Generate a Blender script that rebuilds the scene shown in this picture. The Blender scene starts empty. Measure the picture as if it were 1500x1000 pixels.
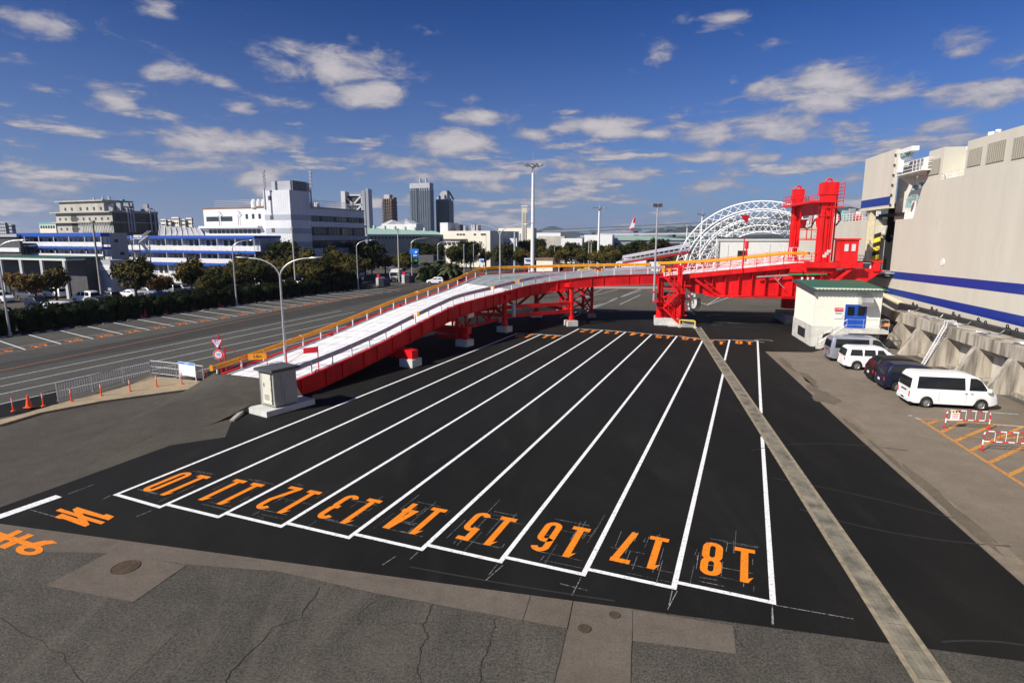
import bpy, math, random
from mathutils import Vector, Matrix
from math import sin, cos, pi, radians, sqrt, atan2, tan
rnd = random.Random(7)
C = bpy.context.scene.collection
sc = bpy.context.scene

# ------------------------------------------------------------------ camera
F = 855.; HY = 348.; H = 10.                      # focal length (px of 1500), horizon row, camera height
TH = math.atan((500-HY)/F); cT, sT = cos(TH), sin(TH)
cam = bpy.data.cameras.new('camera'); co = bpy.data.objects.new('camera', cam); C.objects.link(co)
co.location = (0, 0, H); co.rotation_euler = (pi/2-TH, 0, 0)
cam.sensor_width = 36; cam.lens = 36*F/1500; cam.clip_start = .1; cam.clip_end = 20000
sc.camera = co
# ------------------------------------------------------------------ light
SUN_AZ, SUN_EL = 236., 37.
sun = bpy.data.lights.new('sun', 'SUN'); so = bpy.data.objects.new('sun', sun); C.objects.link(so)
sun.energy = 4.9; sun.angle = radians(.5); sun.color = (1, .93, .82)
sd = Vector((sin(radians(SUN_AZ))*cos(radians(SUN_EL)), cos(radians(SUN_AZ))*cos(radians(SUN_EL)), sin(radians(SUN_EL))))
so.rotation_euler = sd.to_track_quat('Z', 'Y').to_euler()
sc.view_settings.view_transform = 'Standard'; sc.view_settings.look = 'None'
sc.view_settings.exposure = 0.36; sc.view_settings.gamma = 1

def ray(x, y):
    u = (x-750)/F; v = (500-y)/F
    return (u, cT+v*sT, -sT+v*cT)
# ------------------------------------------------------------------ sky with clouds (world, by direction)
w = bpy.data.worlds.new('World'); sc.world = w; w.use_nodes = True
nt = w.node_tree; nt.nodes.clear()
def N(t, **k):
    n = nt.nodes.new(t)
    for a, b in k.items(): setattr(n, a, b)
    return n
def Lk(a, b): nt.links.new(a, b)
def mth(op, a, b=None, c=None, clamp=False):
    n = N('ShaderNodeMath', operation=op, use_clamp=clamp)
    for i, v in enumerate((a, b, c)):
        if v is None: continue
        if isinstance(v, (int, float)): n.inputs[i].default_value = v
        else: Lk(v, n.inputs[i])
    return n.outputs[0]
sky = N('ShaderNodeTexSky', sky_type='NISHITA'); sky.sun_disc = False
sky.sun_elevation = radians(SUN_EL); sky.sun_rotation = radians(SUN_AZ)
sky.air_density = 1.0; sky.dust_density = .6; sky.ozone_density = 2.5
hs = N('ShaderNodeHueSaturation'); hs.inputs['Saturation'].default_value = 1.08; hs.inputs['Value'].default_value = .62
gm_ = N('ShaderNodeGamma'); gm_.inputs[1].default_value = 1.5; Lk(sky.outputs[0], gm_.inputs[0]); Lk(gm_.outputs[0], hs.inputs['Color'])
tc = N('ShaderNodeTexCoord'); sx = N('ShaderNodeSeparateXYZ'); Lk(tc.outputs['Generated'], sx.inputs[0])
X_, Y_, Z_ = sx.outputs
zz = mth('ADD', mth('MAXIMUM', Z_, 0.0), .045)
px_ = mth('DIVIDE', X_, zz); py_ = mth('DIVIDE', Y_, zz)
cmb = N('ShaderNodeCombineXYZ'); Lk(px_, cmb.inputs[0]); Lk(py_, cmb.inputs[1])
def fbm(vec, scale, detail=7, rough=.58, off=(0, 0, 0), dist=.3):
    mp = N('ShaderNodeMapping'); Lk(vec, mp.inputs[0]); mp.inputs['Location'].default_value = off
    n = N('ShaderNodeTexNoise'); n.inputs['Scale'].default_value = scale; n.inputs['Detail'].default_value = detail
    n.inputs['Roughness'].default_value = rough; n.inputs['Distortion'].default_value = dist
    Lk(mp.outputs[0], n.inputs['Vector']); return n.outputs['Fac']
n1 = fbm(cmb.outputs[0], 1.6)
dvec = N('ShaderNodeVectorMath', operation='SCALE'); Lk(tc.outputs['Generated'], dvec.inputs[0]); dvec.inputs['Scale'].default_value = 1.0
mp3 = N('ShaderNodeMapping'); Lk(tc.outputs['Generated'], mp3.inputs[0]); mp3.inputs['Scale'].default_value = (1, 1, 2.6)
n3 = N('ShaderNodeTexNoise'); n3.inputs['Scale'].default_value = 14; n3.inputs['Detail'].default_value = 8; n3.inputs['Roughness'].default_value = .62; n3.inputs['Distortion'].default_value = .35
Lk(mp3.outputs[0], n3.inputs['Vector']); n3 = n3.outputs['Fac']
az_ = mth('ARCTAN2', X_, Y_); el_ = mth('ARCSINE', Z_)
# the clouds that stood over the port, as (column, row, half width, half height, strength) seen from the ship's deck
CL = [(85,42,60,22,.75),(232,14,36,20,.85),(258,105,55,22,.85),(332,125,25,9,.7),(160,148,42,17,1.),(356,160,28,12,.8),(425,152,40,16,.7),
 (495,92,95,36,1.05),(548,140,62,28,1.0),(520,70,30,30,.7),(285,180,30,12,.75),(325,203,120,22,1.1),(412,155,50,12,.5),(320,242,150,20,.9),(190,232,90,12,.75),(370,258,80,18,.9),(20,246,50,14,.9),(60,274,100,14,.7),
 (700,170,70,16,.95),(690,148,22,10,.7),(665,212,80,24,1.1),(600,238,120,16,.8),(680,255,150,16,.9),(770,198,50,12,.7),(620,43,28,14,.5),(830,243,60,12,.7),
 (835,188,28,14,.9),(890,188,62,20,1.1),(960,195,30,13,.8),(1035,195,55,20,1.0),(1140,190,90,26,1.05),(965,82,38,22,.8),(1075,118,16,12,.7),
 (1205,130,110,40,1.1),(1110,128,30,14,.7),(1060,30,60,24,.6),(1140,62,45,16,.55),(1000,30,30,14,.55),(1300,140,60,24,.8),(1430,140,120,26,1.),(1420,62,60,22,.75),(1380,182,60,16,.8),(1480,90,50,30,.6),
 (1080,232,150,14,.85),(1190,232,60,16,.9),(830,230,30,10,.75),(900,256,100,14,.8),(1040,272,80,14,.75),(760,275,180,15,.7),(1340,212,80,16,.8),(1260,260,60,14,.6),(150,272,120,12,.6),(480,235,60,10,.6),(560,285,120,10,.5),(930,290,220,12,.5),(250,300,240,10,.4)]
tot = None
for (cx, cy, rx, ry, s) in CL:
    d = Vector(ray(cx, cy)).normalized(); a0 = atan2(d.x, d.y); e0 = math.asin(d.z)
    dr = Vector(ray(cx+rx, cy)).normalized(); ra = abs(atan2(dr.x, dr.y)-a0)
    du = Vector(ray(cx, cy-ry)).normalized(); re = abs(math.asin(du.z)-e0)
    A = mth('MULTIPLY_ADD', az_, 1/ra, -a0/ra); B = mth('MULTIPLY_ADD', el_, 1/re, -e0/re)
    q = mth('ADD', mth('MULTIPLY', A, A), mth('MULTIPLY', B, B))
    g = mth('MULTIPLY', mth('EXPONENT', mth('MULTIPLY', q, -.8)), s)
    tot = g if tot is None else mth('MAXIMUM', tot, g)
raw = mth('ADD', mth('MULTIPLY', mth('SUBTRACT', n3, .5), 2.5), mth('MULTIPLY', mth('SUBTRACT', n1, .5), .5))
mpb = N('ShaderNodeMapping'); Lk(tc.outputs['Generated'], mpb.inputs[0]); mpb.inputs['Scale'].default_value = (1, 1, 7.5); mpb.inputs['Location'].default_value = (3.1, .7, 0)
nb_ = N('ShaderNodeTexNoise'); nb_.inputs['Scale'].default_value = 6; nb_.inputs['Detail'].default_value = 8; nb_.inputs['Roughness'].default_value = .6; Lk(mpb.outputs[0], nb_.inputs['Vector'])
bm = N('ShaderNodeMapRange', interpolation_type='SMOOTHSTEP'); Lk(Z_, bm.inputs[0]); bm.inputs[1].default_value = .32; bm.inputs[2].default_value = .10
band = mth('MULTIPLY', mth('MULTIPLY_ADD', nb_.outputs['Fac'], 4.5, -1.9, clamp=True), bm.outputs[0])
tot = mth('MAXIMUM', tot, mth('MULTIPLY', band, 1.0))
dens = mth('ADD', mth('MULTIPLY_ADD', tot, 1.2, -.52), raw)
# clouds away from the listed ones: sparse, from noise alone
mr = N('ShaderNodeMapRange', interpolation_type='SMOOTHSTEP'); Lk(dens, mr.inputs[0])
mr.inputs[1].default_value = -.08; mr.inputs[2].default_value = .5; mr.inputs[4].default_value = .9
cov = mr.outputs[0]
mr2 = N('ShaderNodeMapRange', interpolation_type='SMOOTHSTEP'); Lk(dens, mr2.inputs[0])
mr2.inputs[1].default_value = .1; mr2.inputs[2].default_value = .95
cr = N('ShaderNodeMixRGB'); Lk(mr2.outputs[0], cr.inputs[0])
cr.inputs[1].default_value = (3.7, 3.8, 4.9, 1); cr.inputs[2].default_value = (8.0, 7.4, 7.4, 1)
# low band of air near the horizon
hz = N('ShaderNodeMapRange'); Lk(Z_, hz.inputs[0]); hz.inputs[1].default_value = -.02; hz.inputs[2].default_value = .34
hz.inputs[3].default_value = .9; hz.inputs[4].default_value = 0.0
hm = N('ShaderNodeMixRGB'); tint = N('ShaderNodeMixRGB', blend_type='MULTIPLY'); tint.inputs[0].default_value = 1; tint.inputs[2].default_value = (.25, .42, .68, 1); Lk(hs.outputs[0], tint.inputs[1]); Lk(mth('POWER', hz.outputs[0], 1.5), hm.inputs[0]); Lk(tint.outputs[0], hm.inputs[1]); hm.inputs[2].default_value = (2.7, 3.45, 6.3, 1)
mx = N('ShaderNodeMixRGB'); Lk(cov, mx.inputs[0]); Lk(hm.outputs[0], mx.inputs[1]); Lk(cr.outputs[0], mx.inputs[2])
bg = N('ShaderNodeBackground'); bg.inputs['Strength'].default_value = .06; Lk(mx.outputs[0], bg.inputs['Color'])
wo = N('ShaderNodeOutputWorld'); Lk(bg.outputs[0], wo.inputs['Surface'])

# ------------------------------------------------------------------ geometry from the survey of the photograph
S12 = radians(12)
def W(a, b, z=0.): return Vector((a*sin(S12)+b*cos(S12), a*cos(S12)-b*sin(S12), z))     # quay frame: a along the quay, b towards the ship
def at(x, y, z=None, a=None, b=None, Y=None):
    d = ray(x, y)
    if z is not None: t = (z-H)/d[2]
    elif Y is not None: t = Y/d[1]
    elif a is not None: t = a/(d[0]*sin(S12)+d[1]*cos(S12))
    else: t = b/(d[0]*cos(S12)-d[1]*sin(S12))
    return Vector((t*d[0], t*d[1], H+t*d[2]))
def G(x, y, z=0.): return at(x, y, z=z)
def azv(deg): return Vector((sin(radians(deg)), cos(radians(deg)), 0))

# ------------------------------------------------------------------ mesh builder
class MB:
    def __init__(s): s.v = []; s.f = []; s.m = []; s.k = 0
    def mat(s, k): s.k = k; return s
    def face(s, pts):
        i = len(s.v); s.v += [Vector(p) for p in pts]; s.f.append(list(range(i, i+len(pts)))); s.m.append(s.k)
    def mesh(s, vs, fs):
        i = len(s.v); s.v += [Vector(p) for p in vs]
        for f in fs: s.f.append([i+j for j in f]); s.m.append(s.k)
    def obox(s, o, ux, uy, uz):
        o, ux, uy, uz = map(Vector, (o, ux, uy, uz))
        if ux.cross(uy).dot(uz) < 0: ux, uy = uy, ux
        P = [o, o+ux, o+ux+uy, o+uy]; P += [p+uz for p in P]
        s.mesh(P, [(3,2,1,0),(4,5,6,7),(0,1,5,4),(1,2,6,5),(2,3,7,6),(3,0,4,7)])
    def box(s, x0, x1, y0, y1, z0, z1): s.obox((x0,y0,z0), (x1-x0,0,0), (0,y1-y0,0), (0,0,z1-z0))
    def cbox(s, c, sx, sy, sz, rz=0):          # centred in plan, base at c.z
        c = Vector(c); ux = Vector((cos(rz), sin(rz), 0)); uy = Vector((-sin(rz), cos(rz), 0))
        s.obox(c-ux*sx/2-uy*sy/2, ux*sx, uy*sy, (0,0,sz))
    def beam(s, p, q, w, h, up=(0,0,1)):       # bar from p to q, centred
        p, q = Vector(p), Vector(q); d = q-p
        if d.length < 1e-6: return
        r = d.cross(Vector(up))
        if r.length < 1e-5: r = d.cross(Vector((1,0,0)))
        r.normalize(); u = r.cross(d).normalized()
        s.obox(p-r*w/2-u*h/2, r*w, u*h, d)
    def tube(s, pts, r, n=8, closed=False, cap=True):
        pts = [Vector(p) for p in pts]; m = len(pts); rings = []
        up = None
        for i in range(m):
            if closed: d = pts[(i+1) % m]-pts[i-1]
            else: d = pts[min(i+1, m-1)]-pts[max(i-1, 0)]
            d.normalize()
            if up is None:
                a = Vector((0,0,1)) if abs(d.z) < .9 else Vector((1,0,0)); e = d.cross(a).normalized()
            else: e = (up-d*up.dot(d)).normalized()
            up = e; g = d.cross(e); rr = r[i] if isinstance(r, (list, tuple)) else r
            rings.append([pts[i]+(e*cos(2*pi*k/n)+g*sin(2*pi*k/n))*rr for k in range(n)])
        vs = [v for R in rings for v in R]; fs = []
        for i in range(m if closed else m-1):
            j = (i+1) % m
            for k in range(n): fs.append((i*n+k, i*n+(k+1) % n, j*n+(k+1) % n, j*n+k))
        if cap and not closed: fs.append(tuple(range(n))[::-1]); fs.append(tuple(range((m-1)*n, m*n)))
        s.mesh(vs, fs)
    def cyl(s, c, r, h, n=16, r2=None):
        c = Vector(c); s.tube([c, c+Vector((0,0,h))], [r, r if r2 is None else r2], n)
    def prism(s, poly, z0, z1):
        n = len(poly); A = sum(poly[i][0]*poly[(i+1) % n][1]-poly[(i+1) % n][0]*poly[i][1] for i in range(n))
        if A < 0: poly = poly[::-1]
        vs = [(p[0], p[1], z0) for p in poly]+[(p[0], p[1], z1) for p in poly]
        s.mesh(vs, [tuple(range(n))[::-1], tuple(range(n, 2*n))]+[(i, (i+1) % n, n+(i+1) % n, n+i) for i in range(n)])
    def extr(s, poly, d):                      # planar 3D polygon extruded along d
        n = len(poly); poly = [Vector(p) for p in poly]; d = Vector(d)
        nn = Vector((0,0,0))
        for i in range(n): nn += poly[i].cross(poly[(i+1) % n])
        if nn.dot(d) < 0: poly = poly[::-1]
        vs = poly+[p+d for p in poly]
        s.mesh(vs, [tuple(range(n))[::-1], tuple(range(n, 2*n))]+[(i, (i+1) % n, n+(i+1) % n, n+i) for i in range(n)])
    def lathe(s, prof, c=(0,0,0), n=20, axis='z'):
        c = Vector(c); vs = []; fs = []
        for (r, h) in prof:
            for k in range(n):
                a = 2*pi*k/n
                vs.append(c+(Vector((r*cos(a), r*sin(a), h)) if axis == 'z' else Vector((r*cos(a), h, r*sin(a)))))
        for i in range(len(prof)-1):
            for k in range(n): fs.append((i*n+k, i*n+(k+1) % n, (i+1)*n+(k+1) % n, (i+1)*n+k))
        s.mesh(vs, fs)
    def sheet(s, poly, z): s.face([(p[0], p[1], z) for p in poly])
    def strip(s, pts, w, z):                   # flat ribbon on the ground along pts
        pts = [Vector((p[0], p[1], 0)) for p in pts]
        for i in range(len(pts)-1):
            d = (pts[i+1]-pts[i]).normalized(); r = Vector((d.y, -d.x, 0))*w/2
            s.sheet([pts[i]-r, pts[i]+r, pts[i+1]+r, pts[i+1]-r], z)

INV = {}
def obj(name, mb, mats, parent=None, smooth=False, world=True):
    if not isinstance(mats, (list, tuple)): mats = [mats]
    me = bpy.data.meshes.new(name); root = parent
    while root is not None and root.parent: root = root.parent
    vs = mb.v
    if root is not None and world and root.name in INV: M = INV[root.name]; vs = [M @ v for v in vs]
    me.from_pydata([tuple(v) for v in vs], [], mb.f)
    for m in mats: me.materials.append(m)
    if len(mats) > 1:
        for p, k in zip(me.polygons, mb.m): p.material_index = min(k, len(mats)-1)
    if smooth:
        for p in me.polygons: p.use_smooth = True
        try: me.set_sharp_from_angle(angle=radians(38))
        except Exception: pass
    o = bpy.data.objects.new(name, me); C.objects.link(o)
    if parent is not None: o.parent = parent
    return o
def tag(o, label=None, cat=None, group=None, kind=None):
    if label: o['label'] = label
    if cat: o['category'] = cat
    if group: o['group'] = group
    if kind: o['kind'] = kind
    return o
def thing(name, label, cat, loc=(0,0,0), rz=0., group=None):
    o = bpy.data.objects.new(name, None); C.objects.link(o); o.location = loc; o.rotation_euler = (0, 0, rz)
    o.empty_display_size = .3
    INV[o.name] = (Matrix.Translation(Vector(loc)) @ Matrix.Rotation(rz, 4, 'Z')).inverted()
    return tag(o, label, cat, group)
def struct(name, mb, m, smooth=False): return tag(obj(name, mb, m, None, smooth), kind='structure')
def solo(name, mb, m, label, cat, group=None, smooth=False):
    o = obj(name, mb, m, None, smooth); return tag(o, label, cat, group)
KIDS = {}
def kids(o): return [c for c in C.objects if c.parent == o]
def dup(src, loc, rz=0., label=None, group=None, scale=None, paint=None):
    if src.name not in KIDS:
        KIDS[src.name] = [(c, [(g) for g in kids(c)]) for c in kids(src)]
    r = src.copy(); C.objects.link(r); r.location = loc; r.rotation_euler = (0, 0, rz)
    if scale is not None: r.scale = (scale,)*3 if isinstance(scale, (int, float)) else scale
    if label: r['label'] = label
    if group: r['group'] = group
    def pc(c):
        if paint and c.material_slots and c.material_slots[0].link == 'OBJECT': c.material_slots[0].material = paint
    pc(r)
    for c, gs in KIDS[src.name]:
        d = c.copy(); C.objects.link(d); d.parent = r; pc(d)
        for g in gs: e = g.copy(); C.objects.link(e); e.parent = d; pc(e)
    return r

# ------------------------------------------------------------------ materials
def srgb(h):
    r = [int(h[i:i+2], 16)/255 for i in (0, 2, 4)]
    return tuple(c/12.92 if c <= .04045 else ((c+.055)/1.055)**2.4 for c in r)
def mat(name, col, rough=.6, metal=0., var=.12, scale=2., bump=0., bscale=None, streak=0., col2=None, spec=.5, coat=0., detail=6, obj_coords=True, thr=(.35, .65)):
    m = bpy.data.materials.new(name); m.use_nodes = True; t = m.node_tree; b = t.nodes['Principled BSDF']
    b.inputs['Roughness'].default_value = rough; b.inputs['Metallic'].default_value = metal
    b.inputs['Specular IOR Level'].default_value = spec
    if coat: b.inputs['Coat Weight'].default_value = coat; b.inputs['Coat Roughness'].default_value = .05
    if isinstance(col, str): col = srgb(col)
    if isinstance(col2, str): col2 = srgb(col2)
    tcn = t.nodes.new('ShaderNodeTexCoord'); n = t.nodes.new('ShaderNodeTexNoise')
    n.inputs['Scale'].default_value = scale; n.inputs['Detail'].default_value = detail; n.inputs['Roughness'].default_value = .6
    mp = t.nodes.new('ShaderNodeMapping'); t.links.new(tcn.outputs['Object'], mp.inputs[0]); t.links.new(mp.outputs[0], n.inputs['Vector'])
    if streak: mp.inputs['Scale'].default_value = (1, 1, streak)
    r = t.nodes.new('ShaderNodeValToRGB'); e = r.color_ramp.elements
    c0 = [max(0, c*(1-var)) for c in col]; c1 = col2 or [min(1, c*(1+var)) for c in col]
    e[0].position, e[1].position = thr; e[0].color = (*c0, 1); e[1].color = (*c1, 1)
    t.links.new(n.outputs['Fac'], r.inputs[0]); t.links.new(r.outputs[0], b.inputs['Base Color'])
    if bump:
        n2 = t.nodes.new('ShaderNodeTexNoise'); n2.inputs['Scale'].default_value = bscale or scale*8; n2.inputs['Detail'].default_value = 4
        t.links.new(tcn.outputs['Object'], n2.inputs['Vector'])
        bp = t.nodes.new('ShaderNodeBump'); bp.inputs['Strength'].default_value = bump; bp.inputs['Distance'].default_value = .02
        t.links.new(n2.outputs['Fac'], bp.inputs['Height']); t.links.new(bp.outputs[0], b.inputs['Normal'])
    return m
def asphalt(name, base, stain, speck=.5, big=.08, rough=.85, crack=0., lo=None, streaky=0., dust=None):
    m = bpy.data.materials.new(name); m.use_nodes = True; t = m.node_tree; b = t.nodes['Principled BSDF']
    b.inputs['Roughness'].default_value = rough; b.inputs['Specular IOR Level'].default_value = .2
    A = lambda ty: t.nodes.new(ty)
    tcn = A('ShaderNodeTexCoord')
    def noise(sc_, det, ro=.6, vec=None, dist=0.):
        n = A('ShaderNodeTexNoise'); n.inputs['Scale'].default_value = sc_; n.inputs['Detail'].default_value = det
        n.inputs['Roughness'].default_value = ro; n.inputs['Distortion'].default_value = dist
        t.links.new(vec or tcn.outputs['Object'], n.inputs['Vector']); return n.outputs['Fac']
    def ramp(src, p0, p1, c0, c1):
        r = A('ShaderNodeValToRGB'); e = r.color_ramp.elements; e[0].position = p0; e[1].position = p1
        e[0].color = (*c0, 1); e[1].color = (*c1, 1); t.links.new(src, r.inputs[0]); return r.outputs[0]
    base = srgb(base) if isinstance(base, str) else base; stain = srgb(stain) if isinstance(stain, str) else stain
    mp = A('ShaderNodeMapping'); mp.inputs['Rotation'].default_value = (0, 0, radians(12)); mp.inputs['Scale'].default_value = (1, 1-.85*streaky, 1)
    t.links.new(tcn.outputs['Object'], mp.inputs[0])
    c = ramp(noise(big, 7, .65, mp.outputs[0], .6), .32, .68, base, stain)
    def mul(c_, fac):
        mx_ = A('ShaderNodeMixRGB'); mx_.blend_type = 'MULTIPLY'; mx_.inputs[0].default_value = 1
        t.links.new(c_, mx_.inputs[1]); t.links.new(fac, mx_.inputs[2]); return mx_.outputs[0]
    c = mul(c, ramp(noise(big*9, 6, .7), .25, .75, (.8,)*3, (1.15,)*3))
    c = mul(c, ramp(noise(14, 3, .8), .3, .7, (1-speck*.7,)*3, (1+speck*.7,)*3))
    c = mul(c, ramp(noise(55, 2, .9), .3, .7, (1-speck,)*3, (1+speck,)*3))
    if dust:
        mpd = A('ShaderNodeMapping'); mpd.inputs['Rotation'].default_value = (0, 0, radians(20)); mpd.inputs['Scale'].default_value = (1, .28, 1); t.links.new(tcn.outputs['Object'], mpd.inputs[0])
        f1_ = ramp(noise(.35, 9, .72, mpd.outputs[0], 1.2), .5, .74, (0,)*3, (1,)*3); f2_ = ramp(noise(7, 4, .8), .3, .7, (.2,)*3, (1,)*3)
        mm = A('ShaderNodeMixRGB'); mm.blend_type = 'MULTIPLY'; mm.inputs[0].default_value = 1; t.links.new(f1_, mm.inputs[1]); t.links.new(f2_, mm.inputs[2])
        md = A('ShaderNodeMixRGB'); t.links.new(mm.outputs[0], md.inputs[0]); t.links.new(c, md.inputs[1]); md.inputs[2].default_value = (*dust, 1); c = md.outputs[0]
    if crack:
        vo = A('ShaderNodeTexVoronoi'); vo.feature = 'DISTANCE_TO_EDGE'; vo.inputs['Scale'].default_value = crack
        wv = A('ShaderNodeTexNoise'); wv.inputs['Scale'].default_value = 1.3; wv.inputs['Detail'].default_value = 5
        va = A('ShaderNodeVectorMath'); va.operation = 'SCALE'; va.inputs['Scale'].default_value = .9
        vb = A('ShaderNodeVectorMath'); vb.operation = 'ADD'
        t.links.new(tcn.outputs['Object'], wv.inputs['Vector']); t.links.new(wv.outputs['Color'], va.inputs[0])
        t.links.new(tcn.outputs['Object'], vb.inputs[0]); t.links.new(va.outputs[0], vb.inputs[1]); t.links.new(vb.outputs[0], vo.inputs['Vector'])
        c = mul(c, ramp(vo.outputs['Distance'], .0012, .0045, (.3,)*3, (1,)*3))
    t.links.new(c, b.inputs['Base Color'])
    bp = A('ShaderNodeBump'); bp.inputs['Strength'].default_value = .35; bp.inputs['Distance'].default_value = .01
    t.links.new(noise(40, 3), bp.inputs['Height']); t.links.new(bp.outputs[0], b.inputs['Normal'])
    return m
def worn_paint(name, col, wear=.25, under=(.06,.055,.05), fine=9.):
    m = mat(name, col, .7, var=.06, scale=3)
    t = m.node_tree; b = t.nodes['Principled BSDF']; src = b.inputs['Base Color'].links[0].from_socket
    tcn = t.nodes.new('ShaderNodeTexCoord'); n = t.nodes.new('ShaderNodeTexNoise'); n.inputs['Scale'].default_value = fine; n.inputs['Detail'].default_value = 8; n.inputs['Roughness'].default_value = .75
    t.links.new(tcn.outputs['Object'], n.inputs['Vector'])
    r = t.nodes.new('ShaderNodeValToRGB'); e = r.color_ramp.elements; e[0].position = .5-.12+ (wear-.25)*.3; e[1].position = e[0].position+.1
    e[0].color = (0,0,0,1); e[1].color = (1,1,1,1); t.links.new(n.outputs['Fac'], r.inputs[0])
    x = t.nodes.new('ShaderNodeMixRGB'); t.links.new(r.outputs[0], x.inputs[0]); x.inputs[1].default_value = (*under, 1); t.links.new(src, x.inputs[2])
    t.links.new(x.outputs[0], b.inputs['Base Color']); return m
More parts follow.
